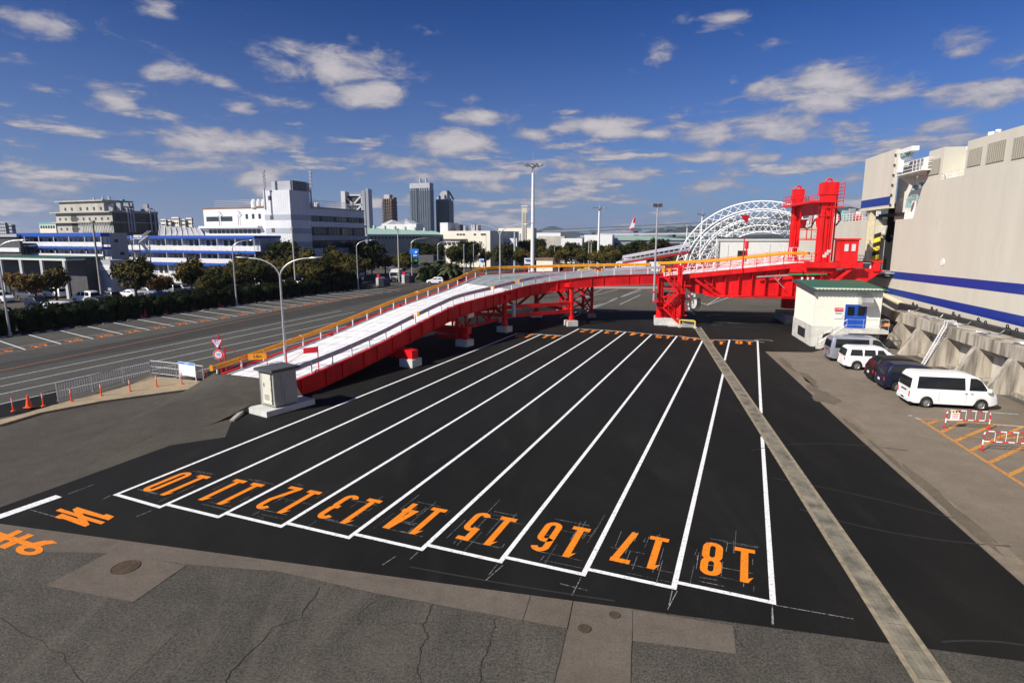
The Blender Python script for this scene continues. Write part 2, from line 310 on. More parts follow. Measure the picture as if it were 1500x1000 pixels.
M = dict(
 old=asphalt('old_asphalt', (.07,.065,.055), (.115,.102,.083), .45, .07),
 front=asphalt('cracked_asphalt', (.056,.052,.044), (.095,.086,.072), .9, .12, dust=(.15,.13,.105)),
 fresh=asphalt('fresh_asphalt', (.0045,.0045,.004), (.0125,.0122,.0105), .35, .1, rough=.85, streaky=.7, dust=(.021,.0205,.0185)),
 road=asphalt('road_asphalt', (.066,.064,.056), (.09,.087,.075), .3, .06, streaky=.5),
 roadd=asphalt('dark_road_asphalt', (.04,.04,.037), (.055,.053,.048), .3, .06, streaky=.8),
 slope=asphalt('approach_asphalt', (.058,.052,.043), (.096,.084,.068), .4, .16, streaky=.6),
 conc=asphalt('concrete_paving', (.115,.096,.077), (.15,.127,.103), .25, .2),
 concr=asphalt('quay_apron_paving', (.165,.138,.105), (.225,.188,.146), .25, .09, streaky=.4),
 seam=asphalt('weathered_seam', (.045,.04,.034), (.07,.06,.05), .3, .5),
 kerb=mat('kerb_concrete', (.36,.34,.31), .85, var=.2, scale=3, bump=.3),
 paver=asphalt('brick_pavers', (.3,.235,.15), (.4,.32,.21), .25, .5),
 line=worn_paint('white_line_paint', (.84,.84,.84), .2, (.3,.3,.29)), oldline=worn_paint('old_white_paint', (.5,.5,.49), .3, (.1,.095,.085)),
 orange=worn_paint('orange_paint', (.83,.23,.003), 0.12, (.3,.09,.01)), oldorange=worn_paint('worn_orange_paint', (.55,.15,.02), .35, (.09,.08,.07)),
 hatch=worn_paint('hatch_orange_paint', (.55,.24,.045), .3, (.15,.125,.09)),
 chalk=worn_paint('chalk', (.34,.34,.36), .45, (.03,.03,.03), 14), patch=mat('grey_smear', (.05,.05,.055), .8, var=.4, scale=2),
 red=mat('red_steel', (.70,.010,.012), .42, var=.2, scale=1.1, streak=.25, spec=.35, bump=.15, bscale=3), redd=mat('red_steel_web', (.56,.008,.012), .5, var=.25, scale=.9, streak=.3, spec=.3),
 amber=mat('amber_rail', (.86,.33,.012), .4, var=.08), lilac=mat('galvanised_rail', (.50,.48,.56), .4, .2, var=.1, scale=3),
 galv=mat('galvanised_steel', (.5,.51,.53), .35, .55, var=.12, scale=4), post=mat('white_post', (.72,.72,.74), .5, var=.08),
 deck=mat('white_deck_plates', (.74,.74,.74), .6, var=.12, scale=1.6, bump=.2, thr=(.3,.6)), deckg=mat('grey_deck', (.27,.30,.31), .6, var=.2, scale=1.2),
 ped=mat('pale_concrete', (.55,.55,.51), .8, var=.12, scale=2, bump=.2), concd=mat('grey_concrete', (.3,.29,.27), .85, var=.2, scale=1.5, bump=.3),
 qwall=mat('stained_quay_concrete', (.30,.265,.215), .9, var=.45, scale=1.6, streak=.12, bump=.5, bscale=8, col2=(.46,.41,.335), thr=(.38,.58)),
 qwall2=mat('quay_panel_concrete', (.5,.47,.41), .9, var=.2, scale=.8, streak=.3, bump=.3),
 hull=mat('cream_hull', (.60,.565,.47), .5, var=.05, scale=.5, streak=.15, bump=.05, bscale=1.2), hullw=mat('white_hull', (.78,.77,.72), .5, var=.05),
 blue=mat('blue_stripe', (.006,.03,.25), .4, var=.06), dark=mat('dark_interior', (.012,.012,.014), .8), black=mat('black_rubber', (.012,.012,.013), .6, var=.3, scale=3),
 blk=mat('black_fender_panel', (.022,.022,.024), .5, var=.3, scale=1), vent=mat('vent_grille', (.28,.25,.19), .7, var=.3, scale=20),
 hut=mat('cream_cladding', (.78,.76,.66), .55, var=.03, scale=2), hutb=mat('hut_base_concrete', (.55,.54,.49), .8, var=.15, scale=1.5, bump=.2),
 groof=mat('green_roof_sheet', (.03,.105,.068), .5, var=.1), door=mat('blue_door', (.008,.07,.42), .4, var=.05), glass=mat('dark_glass', (.012,.015,.018), .06, var=.1, spec=.8),
 wglass=mat('window_glass', (.035,.045,.055), .12, var=.3, scale=.7, spec=.8), steel=mat('stainless', (.62,.62,.6), .3, .9, var=.1), cream=mat('cream_trim', (.7,.63,.42), .5),
 white=mat('white_paint', (.8,.8,.8), .35, var=.03, coat=.4), silver=mat('silver_paint', (.40,.42,.46), .3, .5, var=.03, coat=.6), blackcar=mat('black_car_paint', (.012,.012,.014), .42, var=.1, spec=.25),
 navy=mat('navy_car_paint', (.012,.015,.035), .35, .1, var=.1, spec=.35), carred=mat('red_car_paint', (.45,.02,.02), .3, coat=.6), carblue=mat('blue_car_paint', (.06,.16,.4), .3, coat=.6), grey=mat('grey_car_paint', (.12,.12,.13), .3, .4, coat=.6),
 yellowp=mat('yellow_paint', (.8,.6,.05), .4), tyre=mat('tyre_rubber', (.018,.018,.018), .85, var=.2, scale=9), rim=mat('alloy_rim', (.55,.55,.57), .3, .7), lampr=mat('tail_lamp_red', (.6,.01,.01), .2, spec=.8), lampc=mat('lamp_clear', (.6,.6,.62), .1, spec=.9),
 cab=mat('beige_panel', (.36,.345,.32), .7, var=.05, scale=5), cabdoor=mat('cream_steel_door', (.62,.6,.5), .5, var=.04), cabroof=mat('dark_roof', (.07,.075,.08), .6, var=.15),
 pole=mat('pole_galvanised', (.45,.46,.48), .4, .4, var=.12, scale=2), signred=mat('sign_red', (.6,.01,.03), .5), signw=mat('sign_white', (.82,.82,.84), .5), signb=mat('sign_blue', (.01,.2,.75), .5), signg=mat('sign_green', (.02,.35,.14), .5),
 delin=mat('orange_delineator', (.85,.10,.015), .45, var=.05), bark=mat('bark', (.10,.075,.05), .9, var=.3, scale=6, bump=.6), leafd=mat('evergreen_foliage', (.014,.024,.009), .8, var=.4, scale=.9, col2=(.07,.075,.018), spec=.15),
 leaf=mat('camphor_foliage', (.022,.034,.010), .75, var=.5, scale=.45, col2=(.16,.125,.022), spec=.2, thr=(.38,.66)), leafo=mat('autumn_foliage', (.05,.036,.010), .75, var=.5, scale=.8, col2=(.21,.12,.02), spec=.2), palm=mat('palm_leaf', (.05,.06,.018), .6, var=.4, scale=3),
 hedge=mat('hedge_foliage', (.006,.012,.004), .85, var=.4, scale=.9, col2=(.024,.034,.008), spec=.1), soil=mat('soil', (.05,.04,.025), .95, var=.4, scale=2),
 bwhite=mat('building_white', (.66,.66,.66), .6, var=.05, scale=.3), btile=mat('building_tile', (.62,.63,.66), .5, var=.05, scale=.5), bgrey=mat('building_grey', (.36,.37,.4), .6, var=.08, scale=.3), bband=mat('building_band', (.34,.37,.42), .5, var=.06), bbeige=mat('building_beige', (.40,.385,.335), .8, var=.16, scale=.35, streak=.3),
 bdark=mat('building_dark', (.06,.06,.065), .7, var=.2), bblue=mat('balcony_blue', (.012,.075,.42), .5, var=.06), bbrown=mat('building_brown', (.2,.11,.08), .7, var=.2, scale=.2), bglass=mat('tower_facade', (.19,.225,.26), .35, var=.15, scale=.08), bglassd=mat('tower_band', (.09,.115,.145), .25), bgreen=mat('pale_green_roof', (.36,.52,.44), .6, var=.06), bwall=mat('warehouse_wall', (.26,.28,.28), .7, var=.1, scale=.3),
 bcream=mat('building_cream', (.70,.66,.55), .6, var=.05, scale=.2), teal=mat('teal_roof', (.1,.42,.36), .6), viad=mat('viaduct_blue', (.12,.16,.21), .6, var=.1, scale=.05), hill=mat('hill_woods', (.03,.045,.03), .95, var=.3, scale=.01), brick=mat('mast_white', (.74,.74,.74), .45, var=.05),
 truss=mat('white_truss', (.84,.84,.84), .45, var=.03), cable=mat('black_cable', (.01,.01,.01), .6), redp=mat('red_paint_bar', (.55,.01,.02), .45), pinkline=worn_paint('faded_pink_paint', (.42,.30,.26), .3, (.12,.11,.1)), grate=mat('drain_steel', (.15,.14,.11), .65, .1, var=.3, scale=1.2, col2=(.30,.27,.2), detail=8), gratec=mat('drain_concrete', (.26,.22,.15), .9, var=.25, scale=4, bump=.4),
)
TEXTS = {}
def text_mesh(txt, size, M4, name, m, parent, thick=.004):
    cu = bpy.data.curves.new('t', 'FONT'); cu.body = txt; cu.size = size; cu.align_x = 'CENTER'; cu.align_y = 'CENTER'; cu.extrude = thick
    to = bpy.data.objects.new('t', cu); C.objects.link(to)
    dg = bpy.context.evaluated_depsgraph_get(); me = bpy.data.meshes.new_from_object(to.evaluated_get(dg))
    bpy.data.objects.remove(to); bpy.data.curves.remove(cu)
    mb = MB(); mb.mesh([M4 @ v.co for v in me.vertices], [tuple(p.vertices) for p in me.polygons]); bpy.data.meshes.remove(me)
    return obj(name, mb, m, parent)
def frame(o, ux, uy):        # matrix with x = ux, y = uy at o
    ux = Vector(ux).normalized(); uy = Vector(uy).normalized(); uz = ux.cross(uy)
    Mx = Matrix((ux, uy, uz)).transposed().to_4x4(); Mx.translation = Vector(o); return Mx

# ================================================================== GROUND
mb = MB(); n = 24; R_ = 7000.
for i in range(n):
    for j in range(n):
        pass
mb.sheet([(-R_,-300), (R_,-300), (R_,R_), (-R_,R_)], 0); struct('ground', mb, M['old'])
def gp(*pts): return [G(x, y) for x, y in pts]
Z1, Z2, Z3, Z4, Z5 = .004, .008, .012, .016, .020
# old yard surface near the camera (rough, cracked)
near_l = G(0, 767); near_r = G(1250, 935); ev = (near_r-near_l).normalized(); pv = Vector((ev.y, -ev.x, 0)); pv = pv if pv.y < 0 else -pv
mb = MB(); p0 = near_l-ev*25; p1 = near_l+ev*75
mb.sheet([p0, p1, p1+pv*30, p0+pv*30], Z1); struct('old_yard_surface', mb, M['front'])
# concrete joint strip and slabs next to the new asphalt
def eoff(px, py): q = G(px, py)-near_l; return q.dot(ev), q.dot(pv)
mb = MB()
u0 = -25; pts_lo = [(u0, eoff(0,800)[1]), (eoff(0,800)[0], eoff(0,800)[1]), eoff(70,808), eoff(160,810), eoff(270,826), eoff(400,836), eoff(556,870), eoff(700,897), eoff(832,921)]
poly = [near_l+ev*u+pv*v for u, v in pts_lo]; top = [near_l+ev*pts_lo[-1][0], near_l+ev*u0]
for i in range(len(poly)-1):
    a, b = poly[i], poly[i+1]; ua = (a-near_l).dot(ev); ub = (b-near_l).dot(ev)
    mb.sheet([near_l+ev*ua, a, b, near_l+ev*ub], Z2)
mb.sheet(gp((66,858), (195,882), (273,828), (160,809)), Z3)
mb.sheet([near_l+ev*eoff(831,919)[0], G(831,919), G(812,1000), G(806,1040), G(926,1040), G(924,1000), G(927,893), near_l+ev*eoff(927,893)[0]], Z2)
mb.sheet([near_l+ev*eoff(927,893)[0], G(926,938), G(1078,957), G(1074,916)], Z2)
struct('concrete_slabs', mb, M['conc'])
# slab joints and cracks
mb = MB()
def crk(pts, w=.02, z=Z4, jit=.05, sub=6):
    q = []
    P = gp(*pts)
    for i in range(len(P)-1):
        for k in range(sub):
            t = k/sub; p = P[i].lerp(P[i+1], t)
            if jit and (i or k): p = p+Vector((rnd.uniform(-jit, jit), rnd.uniform(-jit, jit), 0))
            q.append(p)
    q.append(P[-1])
    for i in range(len(q)-1): mb.strip([q[i], q[i+1]], w*rnd.uniform(.5, 1.4), z)
crk([(927,893), (924,1000)], .018, jit=.01); crk([(831,919), (812,1000)], .018, jit=.01); crk([(777,873), (765,910)], .015, jit=.01)
crk([(468,860), (440,905), (400,920), (340,985), (325,1010)], .022); crk([(560,872), (525,900), (530,915)], .012); crk([(635,885), (620,915), (625,935), (612,960), (615,1010)], .02)
crk([(555,915), (600,912), (622,914)], .012); crk([(727,905), (722,930), (705,970), (700,1010)], .018); crk([(1074,916), (1080,937), (1110,965)], .02); crk([(1245,935), (1285,1000)], .012, jit=.01)
crk([(250,935), (180,1005)], .012); crk([(66,858), (195,882), (273,828)], .012, jit=.008); crk([(832,921), (700,897), (556,870), (400,836)], .012, jit=.015); crk([(927,893), (1075,916)], .01, jit=.01)
crk([(1180,925), (1340,985), (1400,1000)], .01); crk([(0,905), (90,960), (130,1010)], .012); crk([(430,870), (560,915), (620,935)], .008); crk([(705,970), (812,985)], .01)
struct('pavement_cracks', mb, mat('crack_dark', (.03,.028,.024), .95))
# the new black asphalt
FR = gp((1250,935), (1500,969)); fr_far = near_r+ev*9
fresh = [near_l-ev*6, near_r, fr_far]
fresh += [G(1500,857), G(1264,647), G(1121,515), G(1190,516), W(62,21), W(84,24), W(83,2), W(84,-14), W(70,-24), W(52,-25), G(470,560), G(440,572), G(345,603), G(330,640), G(250,652), G(110,703), G(0,743)]
fresh.append(near_l-ev*6+Vector((0,2.2,0)))
mb = MB(); mb.sheet(fresh, Z2); struct('new_asphalt', mb, M['fresh'])
# apron right of it
mb = MB(); mb.sheet([G(1121,515)+Vector((-.0,0,0)), G(1264,647), G(1500,857), W(12,11.3), W(12,23.2), W(72,23.2), W(63,20), G(1190,515.5)], Z1); struct('quay_apron', mb, M['concr'])
mb = MB()
edge = [G(1121,515), G(1264,647), G(1500,857), G(1600,946)]
mb.strip([p+Vector((.42,0,0)) for p in edge], .75, Z3)
struct('apron_edge_strip', mb, asphalt('edge_strip', (.17,.14,.1), (.24,.2,.15), .25, .3))

# oil and water stains: shapes of their own on the apron
def blob(mb, c, rx, ry, ang, z, n=28, irr=.45):
    ph = [rnd.uniform(0, 6.28) for _ in range(4)]; pts = []
    for k in range(n):
        a = 2*pi*k/n; r = 1+irr*(.5*sin(2*a+ph[0])+.3*sin(3*a+ph[1])+.3*sin(5*a+ph[2])+.2*sin(9*a+ph[3]))
        x, y = rx*r*cos(a), ry*r*sin(a); pts.append((c[0]+x*cos(ang)-y*sin(ang), c[1]+x*sin(ang)+y*cos(ang)))
    mb.sheet(pts, z)
mb = MB()
for i, (x, y, a_, b_) in enumerate([(1185,555,.35,2.2), (1200,575,.5,1.8), (1212,585,.7,1.2), (1152,533,.3,2.5), (1360,716,.22,3.2), (1415,765,.25,2.4), (1300,668,.15,2.0), (1250,625,.15,1.5)]):
    blob(mb, G(x, y), a_, b_, radians(-12), Z3+.0006*i, irr=.4)
struct('apron_stains', mb, asphalt('apron_stain', (.115,.095,.07), (.16,.135,.1), .25, .4))
# drain channel across the yard
DR = MB(); g0, g1 = W(68.6, 6.95), W(-1, 6.95)
dd = (g1-g0).normalized(); dr = Vector((dd.y, -dd.x, 0)); L = (g1-g0).length
for s in (-1, 1): DR.mat(0); c = g0+dr*s*.34; DR.obox(c-dr*.07+Vector((0,0,-.1)), dr*.14, dd*L, (0,0,.122))
DR.mat(2); DR.obox(g0-dr*.27+Vector((0,0,-.1)), dr*.54, dd*L, (0,0,.112))
DR.mat(1); y = .02
while y < L:
    ln = 1.0
    for k in range(4):
        DR.obox(g0+dd*y-dr*(.265-.134*k)+Vector((0,0,.005)), dr*.125, dd*(ln-.025), (0,0,.013+rnd.uniform(0,.006)))
    y += ln
tag(obj('drain_channel', DR, [M['gratec'], M['grate'], M['seam']]), kind='structure')

# lane lines 10..18
LT = Z3
near = [(165,725), (234,744.5), (320,759), (412,773), (511.6,789.6), (619,807), (735,825), (857.4,844.2), (990.6,864), (1137,886)]
far = [(757,488), (794,489.4), (849,481.6), (884,483.4), (918,486), (956,489.4), (993,492), (1031,497.4), (1070,497.6), (1111,499)]
NG = [G(*p) for p in near]; FG = [G(*p) for p in far]
LW = .16
def lineq(mb, a, b, w=LW, z=LT): mb.strip([a, b], w, z)
mb = MB()
for i in range(10):
    a, b = NG[i], FG[i]; d = (b-a).normalized(); r = Vector((d.y, -d.x, 0))
    off = r*(-LW/2) if i else r*(LW/2)
    a2, b2 = a+off, b+off
    if i == 8:
        g = G(1061,547)+off; g2 = G(1063,528)+off; lineq(mb, a2, g); lineq(mb, g2, b2)
    elif i == 9:
        g = G(1119,640); g2 = G(1117,605); lineq(mb, a2, g+off); lineq(mb, g2+off, b2)
    else: lineq(mb, a2, b2)
for i in range(9):
    a, b = NG[i], FG[i]; d = (b-a).normalized(); q = NG[i+1]; foot = a+d*((q-a).dot(d))
    r = Vector((d.y, -d.x, 0))
    if i == 0: foot = a
    lineq(mb, foot+r*(0. if i else .17)+d*LW/2, q-r*LW+d*LW/2)
lineq(mb, FG[0], G(828,491.8)-Vector((.05,0,0)), .14, LT)
bk = [FG[2], FG[3], FG[4], FG[5], FG[6], FG[7], FG[8], FG[9]]
for i in range(7): lineq(mb, bk[i]+Vector((.1,-.06,0)), bk[i+1]-Vector((.12,.0,0))+Vector((0,-.06,0)), .13, LT)
struct('lane_lines', mb, M['line'])
mb = MB(); a, b = G(97,722.5), G(-20,763); lineq(mb, a+Vector((-.1,-.25,0)), b+Vector((-.1,-.25,0))-(a-b)*.4, .42, LT); struct('wide_white_line', mb, M['line'])
mb = MB(); c = G(1119,499.5)
for k in range(20):
    a0, a1 = 2*pi*k/20, 2*pi*(k+1)/20
    if k < 14: mb.strip([c+Vector((.85*cos(a0), .8*sin(a0), 0)), c+Vector((.85*cos(a1), .8*sin(a1), 0))], .12, Z4)
struct('chalk_ring', mb, M['oldline'])

# painted numerals, traced as stencil strokes
def arc(cx, cy, rx, ry, a0, a1, n=7): return [(cx+rx*cos(radians(a0+(a1-a0)*k/n)), cy+ry*sin(radians(a0+(a1-a0)*k/n))) for k in range(n+1)]
def glyph(ch, w, h, t):
    """strokes in metres; returns (polyline list, filled polygon list)"""
    x0, x1, y0, y1 = t/2, w-t/2, t/2, h-t/2; r = (x1-x0)/2; xc = w/2; ry = min(r*1.15, (y1-y0)/4); S = []; P = []
    if ch == '0': S.append((arc(xc, y1-ry, r, ry, 0, 180)+arc(xc, y0+ry, r, ry, 180, 360), True))
    if ch == '1':
        S.append(([(xc, 0), (xc, h)], False)); P.append([(0, 0), (w, 0), (w, t*1.05), (0, t*1.05)])
        P.append([(xc-t/2, h), (xc-t/2-w*.24, h-.17*h), (xc-t/2, h-.12*h)])
    if ch == '2': S.append((arc(xc, y1-ry, r, ry, 165, 0)+[(x1, h*.62), (x0, t*.6)], False)); P.append([(0, 0), (w, 0), (w, t), (0, t)])
    if ch == '3':
        hy = h*.52; ry2 = (hy-y0)/2
        S.append((arc(xc, y1-ry, r, ry, 170, 0)+[(x1, hy+ry*.9)]+arc(xc, hy+ry*.75, r, ry*.75, 0, -70, 4)+[(xc-.1*w, hy)], False))
        S.append(([(xc-.1*w, hy)]+arc(xc, hy-ry*.75, r, ry*.75, 70, 0, 4)+arc(xc, y0+ry, r, ry, 0, -170), False))
    if ch == '4': S.append(([(w*.7, 0), (w*.7, h)], False)); S.append(([(w*.62, h-.02), (x0, h*.3), (w, h*.3)], False))
    if ch == '5':
        S.append(([(x1, y1), (x0+.02, y1), (x0, h*.56)], False))
        S.append(([(x0, h*.56)]+arc(xc, h*.64-ry, r, ry, 150, 0)+arc(xc, y0+ry, r, ry, 0, -170), False))
    if ch == '6':
        S.append((arc(xc, y1-ry, r, ry, 10, 180)+arc(xc, y0+ry, r, ry, 180, 360)+arc(xc, h*.58-ry*.5, r, ry, 0, 160), False))
    if ch == '7': S.append(([(w*.28, 0), (x1-.02*w, y1)], False)); P.append([(0, h), (0, h-t*1.05), (w, h-t*1.05), (w, h)])
    if ch == '8':
        m_ = h*.53; S.append((arc(xc, y1-ry, r, ry, 0, 180)+arc(xc, m_+ry, r, ry, 180, 360), True)); S.append((arc(xc, m_-ry, r, ry, 0, 180)+arc(xc, y0+ry, r, ry, 180, 360), True))
    if ch == '9': S.append((arc(xc, y0+ry, r, ry, 190, 360)+arc(xc, y1-ry, r, ry, 0, 180)+arc(xc, h*.42+ry*.5, r, ry, 180, 340), False))
    return S, P
def stroke(pts, t, closed):
    out = []; m = len(pts); L_, R2 = [], []
    pts = [p for i, p in enumerate(pts) if i == 0 or abs(p[0]-pts[i-1][0])+abs(p[1]-pts[i-1][1]) > 1e-5]; m = len(pts)
    if closed and abs(pts[0][0]-pts[-1][0])+abs(pts[0][1]-pts[-1][1]) < 1e-5: pts = pts[:-1]; m -= 1
    for i in range(m):
        p = Vector(pts[i]+(0,)) if len(pts[i]) == 2 else Vector(pts[i])
        a = Vector((*pts[i-1], 0)) if (i or closed) else None; b = Vector((*pts[(i+1) % m], 0)) if (i < m-1 or closed) else None
        d1 = (p-a).normalized() if a is not None else (b-p).normalized(); d2 = (b-p).normalized() if b is not None else d1
        n1_ = Vector((-d1.y, d1.x, 0)); n2_ = Vector((-d2.y, d2.x, 0)); nn = (n1_+n2_)
        nn = nn.normalized() if nn.length > .1 else n1_
        k = 1/max(.5, nn.dot(n1_)); L_.append(p+nn*t/2*k); R2.append(p-nn*t/2*k)
    rng = range(m if closed else m-1)
    return [[L_[i], R2[i], R2[(i+1) % m], L_[(i+1) % m]] for i in rng]
def number(txt, o, right, up, w, h, t, z, m, gap=.3, name='lane_number'):
    """txt laid flat: o = lower left corner of the first character, right / up = reading directions"""
    mb = MB(); x = 0; zz_ = z; right = Vector(right).normalized(); up = Vector(up).normalized()
    for ch in txt:
        S, P = glyph(ch, w, h, t)
        for k, (pl, cl) in enumerate(S):
            for q in stroke(pl, t, cl): mb.sheet([o+right*(x+p.x)+up*p.y for p in q], zz_+.0005*k)
        for k, pg in enumerate(P): mb.sheet([o+right*(x+p[0])+up*p[1] for p in pg], zz_+.0015+.0003*k)
        x += w+gap
    return struct(name, mb, m)
# per lane: text right corner etc. taken in the lane's own frame
lv = azv(22.2); lr = Vector((lv.y, -lv.x, 0))
for i in range(9):
    d = (FG[i]-NG[i]).normalized(); r = Vector((d.y, -d.x, 0))
    q = NG[i+1]; foot = NG[i]+d*((q-NG[i]).dot(d)); wl = (q-foot).length
    w_, h_, gp_ = .62, 2.05, .34; tot_ = 2*w_+gp_
    cx = .5*wl-.05 if i < 8 else .5*wl
    # rotated by half a turn: reading direction points to the left of the camera, up points back to it
    o = foot+r*(cx+tot_/2)+d*(.80+h_)
    number(str(10+i), o, -r, -d, w_, h_, .225, LT+.013, M['orange'], gp_)
    if i == 0 or i == 1: ob = FG[i]
    else: ob = FG[i]
    of = ob+r*(cx+tot_/2)-d*.5
    wl2 = (FG[i+1]-FG[i]).dot(r)
    of = ob+r*(wl2*.5+.8)-d*.42
    number(str(10+i), of, -r, -d, .66, 1.75, .24, LT+.004, M['oldorange'] if 0 else M['orange'], .28)
# left marking: two big upside-down signs
mb = MB()
def ks(pts, w, z): 
    P = gp(*pts)
    for i in range(len(P)-1): mb.strip([P[i], P[i+1]], w, z+.0006*i)
f = lambda *p: [(x/8.333, 700+y/8.333) for x, y in p]
def kp(pts, z): mb.sheet(gp(*f(*pts)), z)
kp([(680,400),(740,372),(900,425),(1285,540),(1235,567),(1000,500),(940,475)], Z4)
kp([(885,385),(945,358),(1000,375),(1010,440),(1095,570),(1040,597),(985,560),(950,490)], Z4+.0006)
kp([(930,362),(950,358),(1265,455),(1300,440),(1395,472),(1325,518),(1000,428)], Z4+.0012)
kp([(665,480),(760,435),(1060,540),(1050,598),(1020,592),(770,500),(725,500)], Z4+.0018)
kp([(-160,640),(0,660),(420,800),(380,850),(200,790),(-160,690)], Z4)
kp([(220,635),(285,655),(60,760),(-160,862),(-160,800)], Z4+.0006)
kp([(350,680),(420,702),(60,868),(-30,840)], Z4+.0012)
lo = [(360+170*cos(a)*1.0, 878+66*sin(a)) for a in [2*pi*k/24 for k in range(25)]]; li = [(365+72*cos(a), 880+24*sin(a)) for a in [2*pi*k/24 for k in range(25)]]
for k in range(24): mb.sheet(gp(*f(lo[k], lo[k+1], li[k+1], li[k])), Z4+.0018)
kp([(370,800),(540,765),(640,765),(705,798),(560,815),(470,845),(400,850)], Z4+.0024)
struct('painted_signs', mb, M['orange'])
# chalk setting-out lines around the numerals
mb = MB()
for i in range(9):
    d = (FG[i]-NG[i]).normalized(); r = Vector((d.y, -d.x, 0)); q = NG[i+1]; foot = NG[i]+d*((q-NG[i]).dot(d)); wl = (q-foot).length
    for k in range(6+i):
        x = wl*rnd.uniform(.12, .88); y0 = rnd.uniform(.1, 2.6); ln = rnd.uniform(.25, 1.6)*(1 if i > 3 else .6)
        mb.strip([foot+r*x+d*y0, foot+r*(x+rnd.uniform(-.03,.03))+d*(y0+ln)], rnd.uniform(.006, .018), Z4+.006)
    for k in range(6):
        x = wl*rnd.uniform(.1, .5); y0 = rnd.choice([.8, .84, 3.02, 3.1, rnd.uniform(.2, 3)]); ln = rnd.uniform(.3, 1.6)
        mb.strip([foot+r*x+d*y0, foot+r*min(wl-.1, x+ln)+d*(y0+rnd.uniform(-.03,.03))], rnd.uniform(.008, .02), Z4+.0064)
    if i > 3: mb.strip([q-r*.1-d*.1, q-r*.1-d*rnd.uniform(.6, 1.3)], .025, Z4+.006)
for a_, b_ in [((137,710),(100,724)), ((162,726),(150,732)), ((45,747),(80,757)), ((712,850),(737,828)), ((978,893),(992,866)), ((1131,915),(1131,889)), ((1137,887),(1250,907)), ((820,855),(860,865)), ((200,757),(222,748)), ((560,828),(580,815))]:
    mb.strip(gp(a_, b_), .025, Z4+.0068)
struct('chalk_marks', mb, M['chalk'])
# pale splashes on the asphalt beside the tower
mb = MB()
for k in range(20):
    x = rnd.uniform(1010, 1140); y = 462+(x-1010)*.08+rnd.uniform(-5, 12)
    blob(mb, G(x, y), rnd.uniform(.2, 1.6), rnd.uniform(.08, .3), radians(rnd.uniform(-40, 10)), Z3+.0003*k, 18, .7)
struct('water_splashes', mb, M['patch'])
# tyre tracks: faint paler arcs
mb = MB()
for (a_, b_, c_) in [((1170,745),(1300,790),(1480,800)), ((1130,700),(1250,720),(1400,760)), ((1100,660),(1180,640),(1330,660)), ((600,830),(760,860),(900,880)), ((1380,940),(1440,935),(1500,945))]:
    P = gp(a_, b_, c_); q = [P[0]*(1-t)**2+P[1]*2*t*(1-t)+P[2]*t*t for t in [k/12 for k in range(13)]]
    mb.strip(q, .06, Z3+.001)
struct('tyre_tracks', mb, mat('tyre_track', (.021,.0205,.0205), .8, var=.3, scale=3))

# raised approach to the ramp (asphalt slope) with its kerb
RZ = .95
ap = MB()
E0 = G(431, 579, 0.)+Vector((0,0,0))
rs = Vector((-13.89, 36.21, .93)); ls = Vector((-20.6, 39.4, .80))
q = [(-9.5,24.2)]
grid = []
back = [G(296,566), ls+Vector((0,.0,0)), (ls+rs)/2, rs, G(449,590)]
back[0].z = .14; back[4].z = .02
frontp = [G(-30,720), G(110,690), G(220,640), G(300,625), G(345,607)]
for p in frontp: p.z = .006
fl = [G(-40,625), G(-10,660), None]
rows = 10
for r_ in range(rows+1):
    t = r_/rows; e = t*t*(3-2*t); row = []
    for k in range(5):
        p = frontp[k].lerp(back[k], t); p.z = .006+(back[k].z-.006)*e; row.append(p)
    grid.append(row)
vs = [p for row in grid for p in row]; fs = [(r_*5+k, r_*5+k+1, (r_+1)*5+k+1, (r_+1)*5+k) for r_ in range(rows) for k in range(4)]
ap.mesh(vs, fs); struct('ramp_approach', ap, M['slope'], True)
mb = MB(); mb.sheet([G(-300,850), G(0,745), G(110,704), G(250,653), G(330,641), G(346,606), G(296,566), G(250,575), G(149,589), G(60,606), G(0,624), G(-300,672)], Z1+.001); struct('approach_paving', mb, M['slope'])
# left road surfaces
mb = MB()
mb.sheet([G(0,612), G(85,590), G(222,546), G(300,552), G(320,549), G(700,402), G(640,396), G(540,402), G(300,455), G(0,494), G(-400,560), G(-400,680)], Z1)
struct('port_road', mb, M['road'])
mb = MB(); mb.sheet([G(-400,640)+Vector((0,3,0)), G(0,546), G(300,492), G(600,430), G(640,418), G(600,416), G(300,478), G(0,532), G(-400,600)], Z2); struct('dark_road_band', mb, M['roadd'])
mb = MB(); mb.sheet([G(85,596), G(0,612), G(-60,625), G(-60,606), G(0,593), G(85,570)], Z2)
mb.sheet([G(300,545), G(446,510), G(520,470), G(640,427), G(700,402), G(705,408), G(560,475), G(430,535), G(320,556), G(300,556)], Z2); struct('dark_patch', mb, M['fresh'])
def rl(a, b, w, m_, z=Z3, name=None, ext=0.):
    A, B = G(*a), G(*b); d = (A-B); mb.strip([A+d*ext, B], w, z)
mb = MB()
for a, b in [((0,555),(500,455)), ((0,566),(520,457)), ((0,577.6),(540,462)), ((0,592),(560,466)), ((300,541),(520,478)), ((0,619),(86,592))]: rl(a, b, .16, None, ext=.3)
struct('road_lines', mb, M['oldline'])
mb = MB(); rl((0,543), (620,415), .14, None, ext=.3); struct('orange_centre_line', mb, M['oldorange'])
mb = MB(); rl((0,512), (620,418), .18, None, ext=.3); rl((0,518.5), (630,419), .12, None, ext=.3); struct('stall_front_lines', mb, M['pinkline'])
